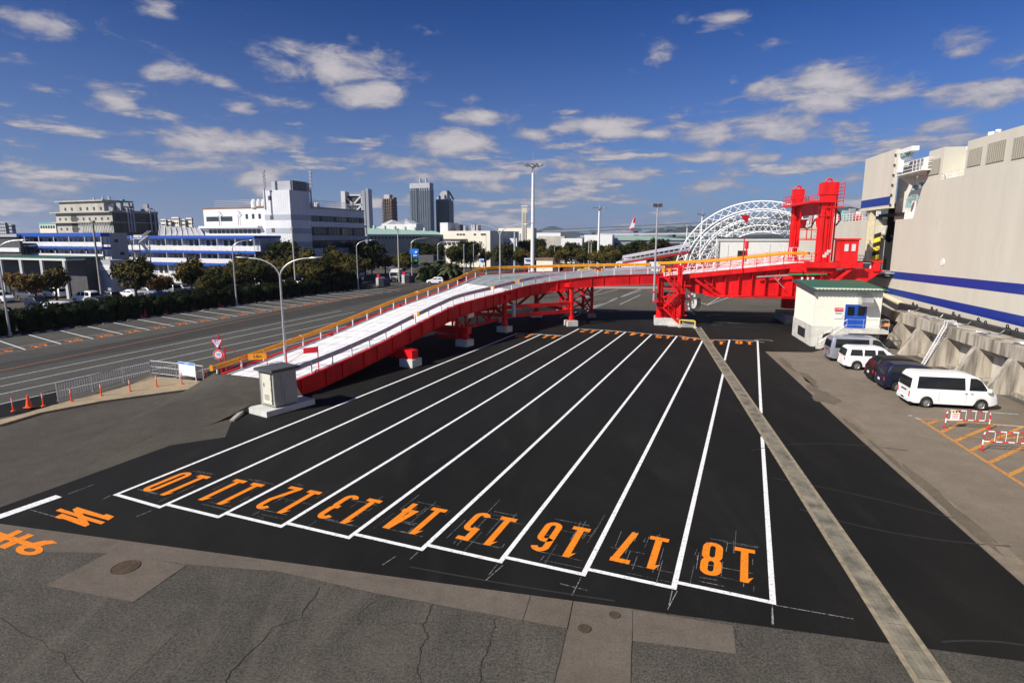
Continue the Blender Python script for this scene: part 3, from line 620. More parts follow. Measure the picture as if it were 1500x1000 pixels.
# stalls by the hedge: dividing lines, numbers, wheel stops
A0, A1 = G(0,518.5), G(630,419); sdir = (A1-A0).normalized(); sn = Vector((-sdir.y, sdir.x, 0)); sn = sn if sn.x < 0 else -sn
p1_, p2_ = G(37,512), G(92,504)
mb = MB(); st = []
s0 = (p1_-A0).dot(sdir); sp = (p2_-p1_).dot(sdir); diag = (G(0,499)-p1_)
k = -1
dgv = G(43,490)-p2_
nums = 28
for k in range(-1, 22):
    base = p1_+sdir*sp*k
    mb.strip([base, base+dgv], .13, Z4)
    st.append(base)
struct('stall_lines', mb, M['line'])
for k in range(0, 19):
    base = st[k]; num = 28-k
    if num < 10: break
    o = base+sdir*(sp*.30)+sn*.25
    number(str(num), o, sdir, sn, .62, .95, .2, Z4+.002, M['orange'], .22, 'stall_number')
ws = MB(); ws.cbox((0,0,0), .6, .16, .12)
stop0 = None
for k in range(0, 21):
    for q_ in (.28, .72):
        pos = st[k]+dgv*1.0+sdir*(sp*q_)+sn*.15; rz = atan2(sdir.y, sdir.x)
        if stop0 is None:
            m_ = MB(); m_.extr([(-.3,-.08,0), (-.3,.08,0), (-.3,.05,.12), (-.3,-.05,.12)], (.6,0,0))
            stop0 = obj('wheel_stop', m_, M['kerb']); stop0.location = pos+Vector((0,0,.004)); stop0.rotation_euler.z = rz; tag(stop0, 'small pale concrete wheel stop at the back of a stall by the hedge', 'wheel stop', 'wheel stops along the hedge')
        else:
            o_ = stop0.copy(); C.objects.link(o_); o_.location = pos+Vector((0,0,.004))
# pavers and kerb along the near side of the road
mb = MB(); mb.prism([(p.x, p.y) for p in gp((0,618), (20,613), (86,594), (140,580), (188,567), (222,553), (262,557), (310,562), (330,566), (250,576), (149,590), (60,607), (0,625))], 0, .13)
struct('paved_footway', mb, M['paver'])
# far yard under the ramp: its own lines
mb = MB()
for a, b in [((820,465),(940,425)), ((862,452),(905,436)), ((840,440),(905,424)), ((856,436),(882,424)), ((855,426),(872,420)), ((835,466),(938,423)), ((908,446),(938,432)), ((1033,448),(1060,432)), ((1033,448),(1080,431)), ((1033,446),(1015,438))]: mb.strip(gp(a, b), .2, Z3)
struct('far_yard_lines', mb, M['oldline'])
mb = MB()
for x in (877, 901, 924): mb.strip(gp((x-4,422.5), (x+4,422.5)), .5, Z3)
mb.strip(gp((1029,445),(1036,444)), .7, Z4)
struct('far_yard_orange_marks', mb, M['oldorange'])
mb = MB(); mb.sheet(gp((850,423),(975,423),(975,419.5),(850,419.5)), Z2); struct('far_yard_strip', mb, M['pinkline'])
# hatched box at the right with white edge
mb = MB()
mb.strip(gp((1345,613), (1500,711), (1560,749)), .18, Z3)
mb.strip(gp((1345,613), (1520,626)), .14, Z3+.001)
for a, b in [((1357,621),(1372,617)), ((1377,634),(1410,618)), ((1397,647),(1456,622)), ((1422,660),(1500,624)), ((1449,678),(1530,640)), ((1478,696),(1540,668)), ((1500,640),(1470,642)), ((1400,638),(1500,645))]: mb.strip(gp(a, b), .22 if a[0] != 1400 else .06, Z3+.002)
struct('orange_hatching', mb, M['hatch'])
mb = MB(); mb.strip(gp((1383,599), (1492,607)), .12, Z3); mb.strip(gp((1341,612), (1347,614)), .2, Z3+.003); mb.strip(gp((1331,608), (1336,609.5)), .2, Z3+.003); mb.strip(gp((1455,622), (1500,625)), .12, Z4); struct('apron_white_lines', mb, M['oldline'])
# manhole covers
def manhole(px, py, r, lab):
    c = G(px, py); m_ = MB(); m_.lathe([(r, .0), (r, .03), (r*.93, .032), (r*.92, .024), (0, .024)], (0,0,0), 36)
    for k in range(5):
        m_.cbox((0, -r*.6+k*r*.3, .022), r*1.3*sqrt(max(.1, 1-((-.6+k*.3))**2))*.9, r*.1, .008)
    o = obj('manhole_cover', m_, asphalt('rusty_iron', (.06,.045,.032), (.10,.07,.045), .3, 2.)); o.location = c; tag(o, lab, 'manhole cover'); return o
manhole(184, 831, .4, 'large rusty round manhole cover in a square concrete patch')
manhole(856, 921, .17, 'small round iron cover near the bottom edge, left of the other small one')
manhole(900, 901, .15, 'small round iron cover close to the edge of the black asphalt')

# ================================================================== VEHICLE RAMP (curved)
Rp = [(-14.2,35.6,.87), (-13.89,36.21,.95), (-11.95,40.0,1.43), (-9.93,43.98,2.08), (-8.35,47.07,2.71), (-6.07,51.56,3.55), (-4.49,54.65,3.95), (-.73,62.04,4.3)]
cv = [(1.6,65.2), (4.2,67.0), (7.4,68.0), (11.5,68.5), (17.6,68.2)]
cz = [(775,421,), (819,412), (868,405), (904,400), (964,399.5)]
zs = [4.65, 4.95, 5.3, 5.6, 5.85]
Rp += [(x, y, z) for (x, y), z in zip(cv, zs)]
Rp = [Vector(p) for p in Rp]
WD = 7.2
Lp = []
for i, p in enumerate(Rp):
    a = Rp[max(i-1, 0)]; b = Rp[min(i+1, len(Rp)-1)]; d = (b-a); d.z = 0; d.normalize(); nl = Vector((-d.y, d.x, 0)); Lp.append(p+nl*WD)
# outside of the bend: banked up, straight until its corner
for i, z in zip(range(8), [.55, .6, 1.09, 1.65, 2.15, 2.95, 3.45, 4.5]): Lp[i].z = z
for i, p in zip(range(8, 13), [(-4.0,70.9,5.5), (-.6,73.4,5.62), (5.0,74.7,5.72), (11.0,75.3,5.82), (17.6,75.4,5.9)]): Lp[i] = Vector(p)
def dense(P, n=6):     # Catmull-Rom through P
    out = []
    for i in range(len(P)-1):
        p0, p1, p2, p3 = P[max(i-1, 0)], P[i], P[i+1], P[min(i+2, len(P)-1)]
        for k in range(n):
            t = k/n; out.append(.5*((2*p1)+(p2-p0)*t+(2*p0-5*p1+4*p2-p3)*t*t+(3*p1-p0-3*p2+p3)*t**3))
    out.append(P[-1].copy()); return out
RD, LD = dense(Rp), dense(Lp); ND = len(RD)
ramp = thing('vehicle_ramp', 'long red steel ramp with white deck climbing from the yard and bending right', 'ramp', (0,0,0))
UP = Vector((0,0,1))
def quadstrip(mb, A, B):
    vs = A+B; n = len(A); mb.mesh(vs, [(i, i+1, n+i+1, n+i) for i in range(n-1)])
def slabstrip(mb, A, B, h):    # slab between polylines A and B, thickness h downwards
    n = len(A); vs = A+B+[p-UP*h for p in A]+[p-UP*h for p in B]; fs = []
    for i in range(n-1):
        fs += [(i, i+1, n+i+1, n+i), (2*n+i, 3*n+i, 3*n+i+1, 2*n+i+1), (i, 2*n+i, 2*n+i+1, i+1), (n+i, n+i+1, 3*n+i+1, 3*n+i)]
    fs += [(0, n, 3*n, 2*n), (n-1, 2*n-1+0, 3*n-1+n, 3*n-1)]
    mb.mesh(vs, fs)
def lerpP(A, B, t): return [a.lerp(b, t) for a, b in zip(A, B)]
kc = 6*7+2
mb = MB(); mb.mat(0); slabstrip(mb, lerpP(LD, RD, .07)[:kc+1], lerpP(LD, RD, .93)[:kc+1], .16); mb.mat(1); slabstrip(mb, lerpP(LD, RD, .07)[kc:], lerpP(LD, RD, .93)[kc:], .16)
mb.mat(1); 
for t0, t1 in ((0.02, .07), (.93, .98)): slabstrip(mb, [p-UP*.02 for p in lerpP(LD, RD, t0)], [p-UP*.02 for p in lerpP(LD, RD, t1)], .12)
obj('deck', mb, [M['deck'], M['deckg']], ramp)
mb = MB()
for t in (.24, .4, .56, .72, .86):
    A = lerpP(LD, RD, t); B = lerpP(LD, RD, t+.004); quadstrip(mb, [p+UP*.006 for p in A[:kc+5]], [p+UP*.006 for p in B[:kc+5]])
for i in range(2, kc+3, 3):
    a, b = LD[i].lerp(RD[i], .07), LD[i].lerp(RD[i], .93); d = (LD[min(i+1, ND-1)]-LD[i]).normalized()*.03
    mb.face([a+UP*.008, b+UP*.008, b+d+UP*.008, a+d+UP*.008])
obj('deck_joints', mb, M['bdark'], ramp)
def plate(mb, P, h, off, th, hfun=None):     # vertical plate hanging below polyline P; off = outward unit list scaled
    n = len(P); A = [p+o for p, o in zip(P, off)]; B = [p+o*(1+th/max(1e-4, o.length)) if o.length > 1e-4 else p for p, o in zip(P, off)]
    lo = [max(0.0, p.z-h) for p in P]
    vs = A+B+[Vector((p.x, p.y, z)) for p, z in zip(A, lo)]+[Vector((p.x, p.y, z)) for p, z in zip(B, lo)]; fs = []
    for i in range(n-1): fs += [(i, 2*n+i, 2*n+i+1, i+1), (n+i, n+i+1, 3*n+i+1, 3*n+i), (i, i+1, n+i+1, n+i), (2*n+i, 3*n+i, 3*n+i+1, 2*n+i+1)]
    fs += [(0, n, 3*n, 2*n), (n-1, 3*n-1, 4*n-1, 2*n-1)]
    mb.mesh(vs, fs)
def outw(P, sgn):
    out = []
    for i in range(len(P)):
        d = P[min(i+1, len(P)-1)]-P[max(i-1, 0)]; d.z = 0; d.normalize(); out.append(Vector((d.y, -d.x, 0))*sgn)
    return out
OR, OL = outw(RD, 1), outw(LD, -1)
for P, O, side in ((RD, OR, 0), (LD, OL, 1)):
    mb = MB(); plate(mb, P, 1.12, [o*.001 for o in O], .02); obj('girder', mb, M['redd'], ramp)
    mb = MB(); A = [p+o*.13+UP*.06 for p, o in zip(P, O)]; B = [p-o*.1+UP*.06 for p, o in zip(P, O)]; slabstrip(mb, B, A, .07)
    A2 = [Vector((p.x, p.y, max(.02, p.z-1.12)))+o*.13 for p, o in zip(P, O)]; B2 = [Vector((p.x, p.y, max(.02, p.z-1.12)))-o*.1 for p, o in zip(P, O)]; slabstrip(mb, B2, A2, .03)
    obj('flange', mb, M['red'], ramp)
    # stiffeners
    acc = 0; nxt = .8; mb = MB()
    for i in range(1, ND):
        acc += (P[i]-P[i-1]).length
        if acc > nxt:
            nxt += 1.95; p = P[i]; o = O[i]; d = Vector((-o.y, o.x, 0)); lo = max(.02, p.z-1.1)
            mb = MB(); mb.obox(Vector((p.x, p.y, lo))-d*.012+o*.02, o*.1, d*.025, UP*(p.z-lo)); obj('stiffener_rib', mb, M['red'], ramp)
mb = MB()      # cross beams under the deck
for i in range(8, ND, 4):
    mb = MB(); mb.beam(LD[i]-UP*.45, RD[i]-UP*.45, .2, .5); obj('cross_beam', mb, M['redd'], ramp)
# lifting lugs on the flanges
for P, O in ((RD, OR), (LD, OL)):
    for i in range(9, ND, 11):
        m_ = MB(); p = P[i]+O[i]*.05+UP*.06; d = Vector((-O[i].y, O[i].x, 0)); m_.tube([p+d*.16*cos(a)+UP*(.16*sin(a)) for a in [pi*k/8 for k in range(9)]], .035, 6); obj('lifting_lug', m_, M['red'], ramp)
# guard rails
def along(P, step, start=.5):
    out = []; acc = 0; nxt = start
    for i in range(1, len(P)):
        L_ = (P[i]-P[i-1]).length
        while acc+L_ >= nxt:
            t = (nxt-acc)/L_; out.append((P[i-1].lerp(P[i], t), (P[i]-P[i-1]).normalized())); nxt += step
        acc += L_
    return out
def sub(P, s0, s1):
    out = []; acc = 0
    for i in range(1, len(P)):
        L_ = (P[i]-P[i-1]).length
        for s_ in (s0, s1):
            if acc <= s_ < acc+L_: out.append((s_, P[i-1].lerp(P[i], (s_-acc)/L_)))
        if s0 < acc+L_ < s1: out.append((acc+L_, P[i].copy()))
        acc += L_
    out.sort(key=lambda e: e[0]); return [p for _, p in out]
def plen(P): return sum((P[i]-P[i-1]).length for i in range(1, len(P)))
def wbeam(mb, P, side):      # corrugated guard rail section
    prof = [(0, -.17), (.05, -.12), (.05, -.05), (0, 0), (.05, .05), (.05, .12), (0, .17), (-.012, .17), (-.012, -.17)]
    n = len(prof); O = outw(P, side); vs = []
    for p, o in zip(P, O): vs += [p-o*a+UP*b for a, b in prof]
    fs = [(i*n+k, i*n+(k+1) % n, (i+1)*n+(k+1) % n, (i+1)*n+k) for i in range(len(P)-1) for k in range(n)]
    fs += [tuple(range(n)), tuple(range((len(P)-1)*n, len(P)*n))[::-1]]
    mb.mesh(vs, fs)
def rails(P, side, m, name, segs, capm, hgt=.72):
    T = plen(P); 
    for s0, s1 in segs:
        Q = [p+UP*hgt for p in sub(P, s0*T, s1*T)]
        if len(Q) < 2: continue
        m_ = MB(); wbeam(m_, Q, side); r_ = obj(name, m_, m, ramp)
        for e in (Q[0], Q[-1]):
            m2 = MB(); m2.cbox(e-UP*.19, .2, .12, .38); obj('end_cap', m2, capm, r_)
LI = [p-o*.22 for p, o in zip(LD, OL)]; RI = [p-o*.18 for p, o in zip(RD, OR)]
rails(LI, -1, M['amber'], 'guard_rail', [(0., .135), (.136, .40), (.405, .57), (.572, .63), (.633, .80), (.803, .999)], M['amber'])
rails(RI, 1, M['lilac'], 'guard_rail', [(.0, .27), (.285, .53), (.545, .63), (.645, .845), (.86, .999)], M['amber'], .74)
for P in (LI, RI):
    T = plen(P)
    for p, d in along(P, 1.95, .4):
        m_ = MB(); a = atan2(d.y, d.x); m_.cbox(p-UP*.02, .1, .07, .82, a); obj('rail_post', m_, M['post'], ramp)
# height bars at the foot of the ramp
def gatebar(name, px, lab, z0=.85, hgt=2.0, ln=3.2, sign=M['redp']):
    p = G(*px, z0) if not isinstance(px, Vector) else px
    return p
# supports: pier frames with pedestals
def pier(px, py, i, zt, round_col=True, cap=1.0, inset=0., red_stub=True):
    base = G(px, py); t = RD[i]; o = OR[i]
    w_ = 1.15; ph = .62
    a = atan2(OR[i].y, OR[i].x)
    c = base+Vector((0, .5, 0))
    fr = MB()
    return c
def ridx(s):   # index of the RD point closest to plan point
    return min(range(ND), key=lambda i: (RD[i].xy-s.xy).length)
def support(c, kind):
    """c: centre of the near pedestal"""
    i = ridx(c); o = OR[i]; a = atan2(o.y, o.x); zt = RD[i].z-1.12; far_ = LD[i]-o*0; far_.z = 0
    e = RD[i].copy(); e.z = 0
    fr = thing('ramp_support', SUPL[kind][0], 'support', tuple(c), 0)
    tag(fr, group='supports under the curved ramp')
    for k, q in enumerate((c, far_+o*.3)):
        m_ = MB(); m_.cbox(q, 1.25, 1.25, .62, a); m_.cbox(q+UP*.62, .95, .95, .03, a); obj('pedestal', m_, M['ped'], fr)
    m_ = MB()
    if kind in (0, 1):
        hb = .62
        m_.obox(c+UP*(hb+.02)-o*3.2-Vector((-o.y, o.x, 0))*.3, o*3.6, Vector((-o.y, o.x, 0))*.6, UP*(.55 if kind == 0 else .35))
        obj('cross_beam', m_, M['redd'], fr)
        m_ = MB(); k_ = .5
        if kind == 1: m_.cyl(c+UP*.65, .34, .5, 12); m_.obox(c+UP*1.15-o*3.4-Vector((-o.y, o.x, 0))*.35, o*3.95, Vector((-o.y, o.x, 0))*.7, UP*.62)
        else: m_.extr([c+UP*.64+o*.45-Vector((-o.y, o.x, 0))*.4, c+UP*1.3+o*.45-Vector((-o.y, o.x, 0))*.4, c+UP*1.45-o*2.2-Vector((-o.y, o.x, 0))*.4, c+UP*.64-o*1.2-Vector((-o.y, o.x, 0))*.4], Vector((-o.y, o.x, 0))*.8)
        obj('bracket', m_, M['red'], fr)
        for q in (e-o*.3, far_+o*.3):
            m_ = MB(); m_.beam(Vector((q.x, q.y, .65)), Vector((q.x, q.y, RD[i].z-.3)), .3, .3); obj('column', m_, M['redd'], fr)
    else:
        top = RD[i].z-.2
        for q in (c, far_+o*.3):
            m_ = MB(); m_.cyl(q+UP*.62, .36, .5, 16); m_.cyl(q+UP*1.12, .27, top-1.35, 16); m_.cyl(q+UP*(1.9), .33, .15, 16); m_.cyl(q+UP*(2.7), .33, .15, 16); m_.cbox(q+UP*(top-.55), .9, .9, .45, a)
            obj('column', m_, M['red'], fr, True)
        m_ = MB(); f2 = far_+o*.3
        m_.beam(c+UP*(top-.4), f2+UP*(top-.4), .35, .4); obj('top_beam', m_, M['red'], fr)
        m_ = MB(); m_.beam(c+UP*1.75, f2+UP*1.75, .3, .35); obj('lower_beam', m_, M['red'], fr)
        mid = (c+f2)/2
        for q in (c, f2):
            m_ = MB(); m_.beam(q+UP*1.9, mid+UP*(top-.6), .2, .25); obj('brace', m_, M['redd'], fr)
    return fr
SUPL = [('low red support on a white block, nearest under the climbing ramp',), ('red bracket support on a white block, second along the climbing ramp',), ('tall red frame support beside the grey lamp post where the ramp starts to bend',), ('tall red trestle support with long braces under the bend of the ramp',)]
P1c, P2c, P3c, P4c = G(600,538)+Vector((0,.55,0)), G(680,508)+Vector((0,.6,0)), G(739,487)+Vector((0,.6,0)), G(837,478)+Vector((0,.6,0))
for c, k in ((P1c, 0), (P2c, 1), (P3c, 2), (P4c, 3)): support(c, k)
# long beams and bracing between the last two supports
m_ = thing('support_bracing', 'red horizontal beams and cross braces linking the two tall supports under the bend', 'bracing', tuple(P3c))
for z0, off in ((2.6, 0), (1.7, 0)):
    mb = MB(); mb.beam(P3c+UP*z0, P4c+UP*z0, .25, .4); obj('long_beam', mb, M['red'], m_)
i3, i4 = ridx(P3c), ridx(P4c); f3 = LD[i3]-UP*LD[i3].z; f4 = LD[i4]-UP*LD[i4].z
for z0 in (3.4, 1.6):
    mb = MB(); mb.beam(f3+UP*z0, f4+UP*z0, .25, .35); obj('long_beam', mb, M['redd'], m_)
for a_, b_ in ((f3, f4),):
    n_ = 4
    for k in range(n_):
        q0 = a_.lerp(b_, k/n_); q1 = a_.lerp(b_, (k+1)/n_); mb = MB(); mb.beam(q0+UP*(1.6 if k % 2 else 3.4), q1+UP*(3.4 if k % 2 else 1.6), .2, .25); mb.beam(q0+UP*1.6, q0+UP*3.4, .18, .18); obj('brace', mb, M['redd'], m_)
# second tall frame beyond the bend, in the ramp's shade
for s_, lab in ((9.8, 'dark red trestle in the shade under the far side of the bend'),):
    q = G(852,464); i = ridx(q+Vector((0,-6,0)))
    t_ = thing('ramp_trestle', lab, 'support', tuple(q)); o = OR[i]
    tp = 4.5
    base = [q+Vector((-1.6,.6,0)), q+Vector((1.2,-.4,0)), q+Vector((-2.4,4.5,0)), q+Vector((.6,3.8,0))]
    for b_ in base:
        mb = MB(); mb.beam(b_+UP*.3, b_+UP*tp, .35, .35); obj('column', mb, M['redd'], t_)
        mb = MB(); mb.cbox(b_, 1, 1, .5); obj('pedestal', mb, M['concd'], t_)
    for a_, b_ in ((0,1), (1,3), (2,3), (0,2)):
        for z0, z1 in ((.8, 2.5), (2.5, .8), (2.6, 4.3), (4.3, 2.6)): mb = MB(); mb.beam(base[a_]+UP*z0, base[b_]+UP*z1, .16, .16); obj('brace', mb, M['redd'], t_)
        mb = MB(); mb.beam(base[a_]+UP*4.3, base[b_]+UP*4.3, .3, .3); obj('cap_beam', mb, M['redd'], t_)
# trussed underside between supports P2 and P3
t_ = thing('under_truss', 'dark red truss under the climbing ramp between two white pedestals, with a small white plate', 'truss', tuple(P2c))
a_, b_ = RD[ridx(P2c)].copy(), RD[ridx(P3c)].copy(); o = OR[ridx(P2c)]
A_ = a_-o*.8; B_ = b_-o*.8
mb = MB(); mb.beam(Vector((A_.x, A_.y, 1.3)), Vector((B_.x, B_.y, 1.35)), .22, .22); obj('lower_chord', mb, M['redd'], t_)
for k in range(4):
    q0 = A_.lerp(B_, k/4); q1 = A_.lerp(B_, (k+1)/4); mb = MB(); z0 = q0.z-1.1; z1 = q1.z-1.1
    mb.beam(Vector((q0.x, q0.y, 1.3)), Vector((q0.x, q0.y, z0)), .18, .18)
    mb.beam(Vector((q0.x, q0.y, 1.35 if k % 2 else z0)), Vector((q1.x, q1.y, z1 if k % 2 else 1.35)), .16, .16); obj('strut', mb, M['redd'], t_)
q = A_.lerp(B_, .28)+o*.15; mb = MB(); mb.obox(Vector((q.x, q.y, 2.25)), (B_-A_).normalized()*1.1*Vector((1,1,0)).length/1.414, o*.03, UP*.45); obj('plate', mb, M['signw'], t_)
# cylinder tank / white pipe by support 3
q = P3c+Vector((1.0,-.2,0)); solo('white_cylinder', (lambda m_: (m_.cyl(q+UP*1.7, .2, 1.35, 14), m_)[1])(MB()), M['ped'], 'short white upright cylinder fixed beside the tall red support near the lamp post', 'cylinder', smooth=True)

# ================================================================== TOWER AT THE HINGE, BRIDGE, GANTRY
TA, TB = 69.9, 2.6
tower = thing('stair_tower', 'red steel stair tower with zigzag stairs at the hinge between curved ramp and bridge', 'tower', tuple(W(TA, TB)))
def wb(mb, a0, a1, b0, b1, z0, z1): mb.obox(W(a0, b0, z0), W(a1, b0)-W(a0, b0), W(a0, b1)-W(a0, b0), UP*(z1-z0))
mb = MB(); wb(mb, 69.0, 71.4, 2.2, 5.0, 0, .85); obj('foundation', mb, M['ped'], tower)
mb = MB(); wb(mb, 68.3, 69.0, 3.7, 5.4, 0, .22); wb(mb, 68.6, 69.0, 3.9, 5.2, .22, .4); obj('step_slab', mb, M['ped'], tower)
for (a, b, r_, z1, sq) in ((69.6, 2.75, .36, 5.5, 0), (69.2, 4.35, .2, 3.0, 0), (69.4, 4.85, .3, 6.9, 1), (71.2, 2.75, .3, 5.6, 0), (71.2, 5.4, .3, 5.6, 1)):
    mb = MB()
    if sq: mb.cbox(W(a, b, .85), r_*1.7, r_*1.7, z1-.85, -S12)
    else: mb.cyl(W(a, b, .85), r_, z1-.85, 14); mb.cyl(W(a, b, .85), r_*1.4, .12, 14); mb.cyl(W(a, b, 2.6), r_*1.2, .12, 14)
    obj('column', mb, M['red'], tower, True)
for z in (1.5, 2.35, 3.3, 4.3, 5.1):
    mb = MB(); mb.beam(W(69.4, 2.75, z), W(69.4, 4.9, z), .14, .16); mb.beam(W(71.2, 2.75, z), W(71.2, 5.4, z), .14, .16); mb.beam(W(69.5, 4.85, z), W(71.2, 5.4, z), .14, .16); mb.beam(W(69.6, 2.75, z), W(71.2, 2.75, z), .14, .16)
    obj('tie_beam', mb, M['red'], tower)
mb = MB(); wb(mb, 69.7, 71.0, 2.9, 5.1, .9, 2.5); obj('machine_box', mb, M['redd'], tower)
mb = MB(); wb(mb, 69.9, 70.9, 3.2, 4.6, 2.8, 3.7); obj('winch_box', mb, M['bdark'], tower)
fl = [(.4, 4.9, 2.1, 3.1), (2.1, 3.1, 3.8, 4.7), (3.8, 4.7, 5.6, 3.2)]
for z0, b0, z1, b1 in fl:
    st_ = MB(); n_ = 8
    for k in range(n_+1):
        t = k/n_; wb(st_, 68.45, 69.15, min(b0+(b1-b0)*t, b0+(b1-b0)*t+.22), max(b0+(b1-b0)*t, b0+(b1-b0)*t+.22), z0+(z1-z0)*t, z0+(z1-z0)*t+.045)
    for a in (68.42, 69.18): st_.beam(W(a, b0, z0), W(a, b1, z1), .05, .2)
    fo = obj('stair_flight', st_, M['red'], tower)
    st_ = MB()
    for a in (68.42, 69.18):
        for h in (.5, 1.0): st_.beam(W(a, b0, z0+h), W(a, b1, z1+h), .04, .04)
        for t in (0, .33, .66, 1): p = W(a, b0+(b1-b0)*t, z0+(z1-z0)*t); st_.beam(p, p+UP*1.0, .04, .04)
    obj('handrail', st_, M['red'], fo)
for z, b0 in ((2.1, 2.4), (3.8, 4.7), (5.6, 2.4)):
    mb = MB(); wb(mb, 68.35, 69.3, b0, b0+.8, z-.05, z); obj('landing', mb, M['red'], tower)
mb = MB(); wb(mb, 68.2, 69.3, 1.9, 2.6, 2.75, 2.9); wb(mb, 68.4, 69.2, 1.7, 2.2, 3.9, 4.0); obj('side_bracket', mb, M['red'], tower)
mb = MB()
for z in (5.9, 6.3, 6.6): mb.beam(W(69.1, 2.4, z), W(69.1, 4.9, z), .05, .05)
for b in (2.4, 3.2, 4.0, 4.8): mb.beam(W(69.1, b, 5.6), W(69.1, b, 6.6), .05, .05)
obj('top_handrail', mb, M['red'], tower)
for b in (3.0, 3.7):
    mb = MB(); mb.cyl(W(69.0, b, 6.1), .2, .45, 10); obj('amber_lamp', mb, M['amber'], tower, True)
# clutter of pipes
mb = MB()
for k in range(14):
    b = rnd.uniform(4.9, 6.1); z = rnd.uniform(1, 4.8); a = rnd.uniform(69.2, 70.4)
    if k % 2: mb.beam(W(a, b, z), W(a, b, z+rnd.uniform(.5, 1.6)), .12, .12)
    else: mb.beam(W(a, b-.4, z), W(a, b+.5, z), .12, .14)
obj('pipe_work', mb, M['red'], tower)
# hoses hanging by the tower
hose = thing('hose_bundle', 'looped black and white hoses hanging beside the red stair tower', 'hoses', tuple(W(69.3, 6.2)))
for k in range(7):
    r_ = .3+.05*k; c = W(69.3-.05*k, 6.3+.05*k, 2.9); mb = MB()
    mb.tube([c+(W(0, 1)-W(0, 0))*(r_*cos(a))+UP*(1.45*r_*1.1*sin(a)-.2) for a in [radians(x) for x in range(-200, 60, 20)]], .045, 7)
    obj('hose', mb, M['cable'] if k > 2 else M['post'], hose, True)
mb = MB()
for k in range(10):
    c = W(69.2, rnd.uniform(5.8, 6.6), rnd.uniform(1.7, 3.8)); mb.cbox(c, .18, .1, rnd.uniform(.1, .4))
obj('valve', mb, M['post'], hose)
yb = thing('guard_frame', 'low yellow tubular guard frame with white feet below the stair tower', 'guard', tuple(W(67.6, 5.3)))
mb = MB(); p0, p1 = W(67.8, 4.95), W(67.5, 6.6); mb.tube([p0+UP*.2, p0+UP*.78, p0.lerp(p1, .08)+UP*.86, p0.lerp(p1, .92)+UP*.86, p1+UP*.78, p1+UP*.2], .07, 8); obj('frame', mb, M['yellowp'], yb, True)
for p in (p0, p1): mb = MB(); mb.cbox(p, .28, .28, .22); obj('foot', mb, M['ped'], yb)
mb = MB(); wb(mb, 68.0, 69.0, 5.3, 6.6, .6, .68); wb(mb, 68.0, 69, 5.3, 6.6, 0, .5); obj('platform', mb, M['concd'], yb)

# bridge: axis along b, near face a=70.8, far face a=78.6
bridge = thing('boarding_bridge', 'long straight red box girder bridge with walkway rising from the stair tower to the ship', 'bridge', tuple(W(70.8, 5)))
def zt(b): return 5.55+(b-3)*(7.25-5.55)/(17.5-3) if b < 17.5 else 7.25
for a, nm in ((70.8, 0), (78.4, 1)):
    mb = MB()
    mb.extr([W(a, 6.3, 3.75), W(a, 8.2, 3.5), W(a, 21.5, 3.5), W(a, 21.5, 7.0), W(a, 17.5, 7.0), W(a, 3.4, zt(3.4)-.3), W(a, 5.2, 4.6)], W(a+.25, 0)-W(a, 0)); obj('side_plate', mb, M['red'], bridge)
    for k in range(10):
        b = 7.1+k*1.42; mb = MB()
        if b < 20.8: mb.extr([W(a-.42, b, 3.52), W(a-.42, b, zt(b)-.45), W(a, b, zt(b)-.45), W(a, b, 3.52)], W(0, .05)-W(0, 0)); obj('stiffener_rib', mb, M['red'], bridge)
    mb = MB(); mb.extr([W(a-.75, 3.0, zt(3)-.42), W(a-.75, 3.0, zt(3)), W(a-.75, 17.5, 7.25), W(a-.75, 20.6, 7.25), W(a-.75, 20.6, 6.75), W(a-.75, 17.2, 6.7), W(a-.75, 5, zt(5)-.5)], W(a, 0)-W(a-.75, 0)); obj('walkway_edge', mb, M['red'], bridge)
    mb = MB(); mb.extr([W(a-.5, 7.8, 3.42), W(a-.5, 20.5, 3.42), W(a-.5, 20.5, 3.52), W(a-.5, 7.8, 3.52)], W(.9, 0)-W(0, 0)); obj('bottom_flange', mb, M['red'], bridge)
mb = MB(); mb.mesh([W(71, 3, zt(3)-.1), W(78.3, 3, zt(3)-.1), W(78.3, 17.5, 7.1), W(71, 17.5, 7.1), W(78.3, 20.5, 7.1), W(71, 20.5, 7.1)]+[p-UP*.2 for p in (W(71, 3, zt(3)-.1), W(78.3, 3, zt(3)-.1), W(78.3, 17.5, 7.1), W(71, 17.5, 7.1), W(78.3, 20.5, 7.1), W(71, 20.5, 7.1))], [(0,1,2,3), (3,2,4,5), (6,9,8,7), (9,11,10,8)]); obj('deck', mb, M['deck'], bridge)
for b in (9, 12.5, 16, 19.5):
    mb = MB(); mb.beam(W(71, b, 4.2), W(78.4, b, 4.2), .3, .9); obj('cross_beam', mb, M['redd'], bridge)
for a in (70.1, 78.9):
    mb = MB()
    for h in (.35, .7, 1.05):
        mb.beam(W(a, 3.2, zt(3.2)+h), W(a, 17.5, 7.25+h), .045, .045); mb.beam(W(a, 17.5, 7.25+h), W(a, 20.2, 7.25+h), .045, .045)
    for k in range(13): b = 3.3+k*1.4; mb.beam(W(a, b, zt(b)), W(a, b, zt(b)+1.05), .05, .05)
    for k in range(7): b = 4.2+k*2.1; mb.beam(W(a-.02, b, zt(b)+.1), W(a-.02, b+1.3, zt(b)+1.0), .04, .04)
    obj('walkway_railing', mb, M['red'], bridge)
mb = MB()
for a in (72.0,): 
    for h in (.3, .65): mb.beam(W(a, 3.2, zt(3.2)+h), W(a, 17.5, 7.2+h), .05, .09)
    for k in range(11): b = 3.3+k*1.4; mb.beam(W(a, b, zt(b)-.1), W(a, b, zt(b)+.75), .08, .06)
obj('inner_railing', mb, M['post'], bridge)
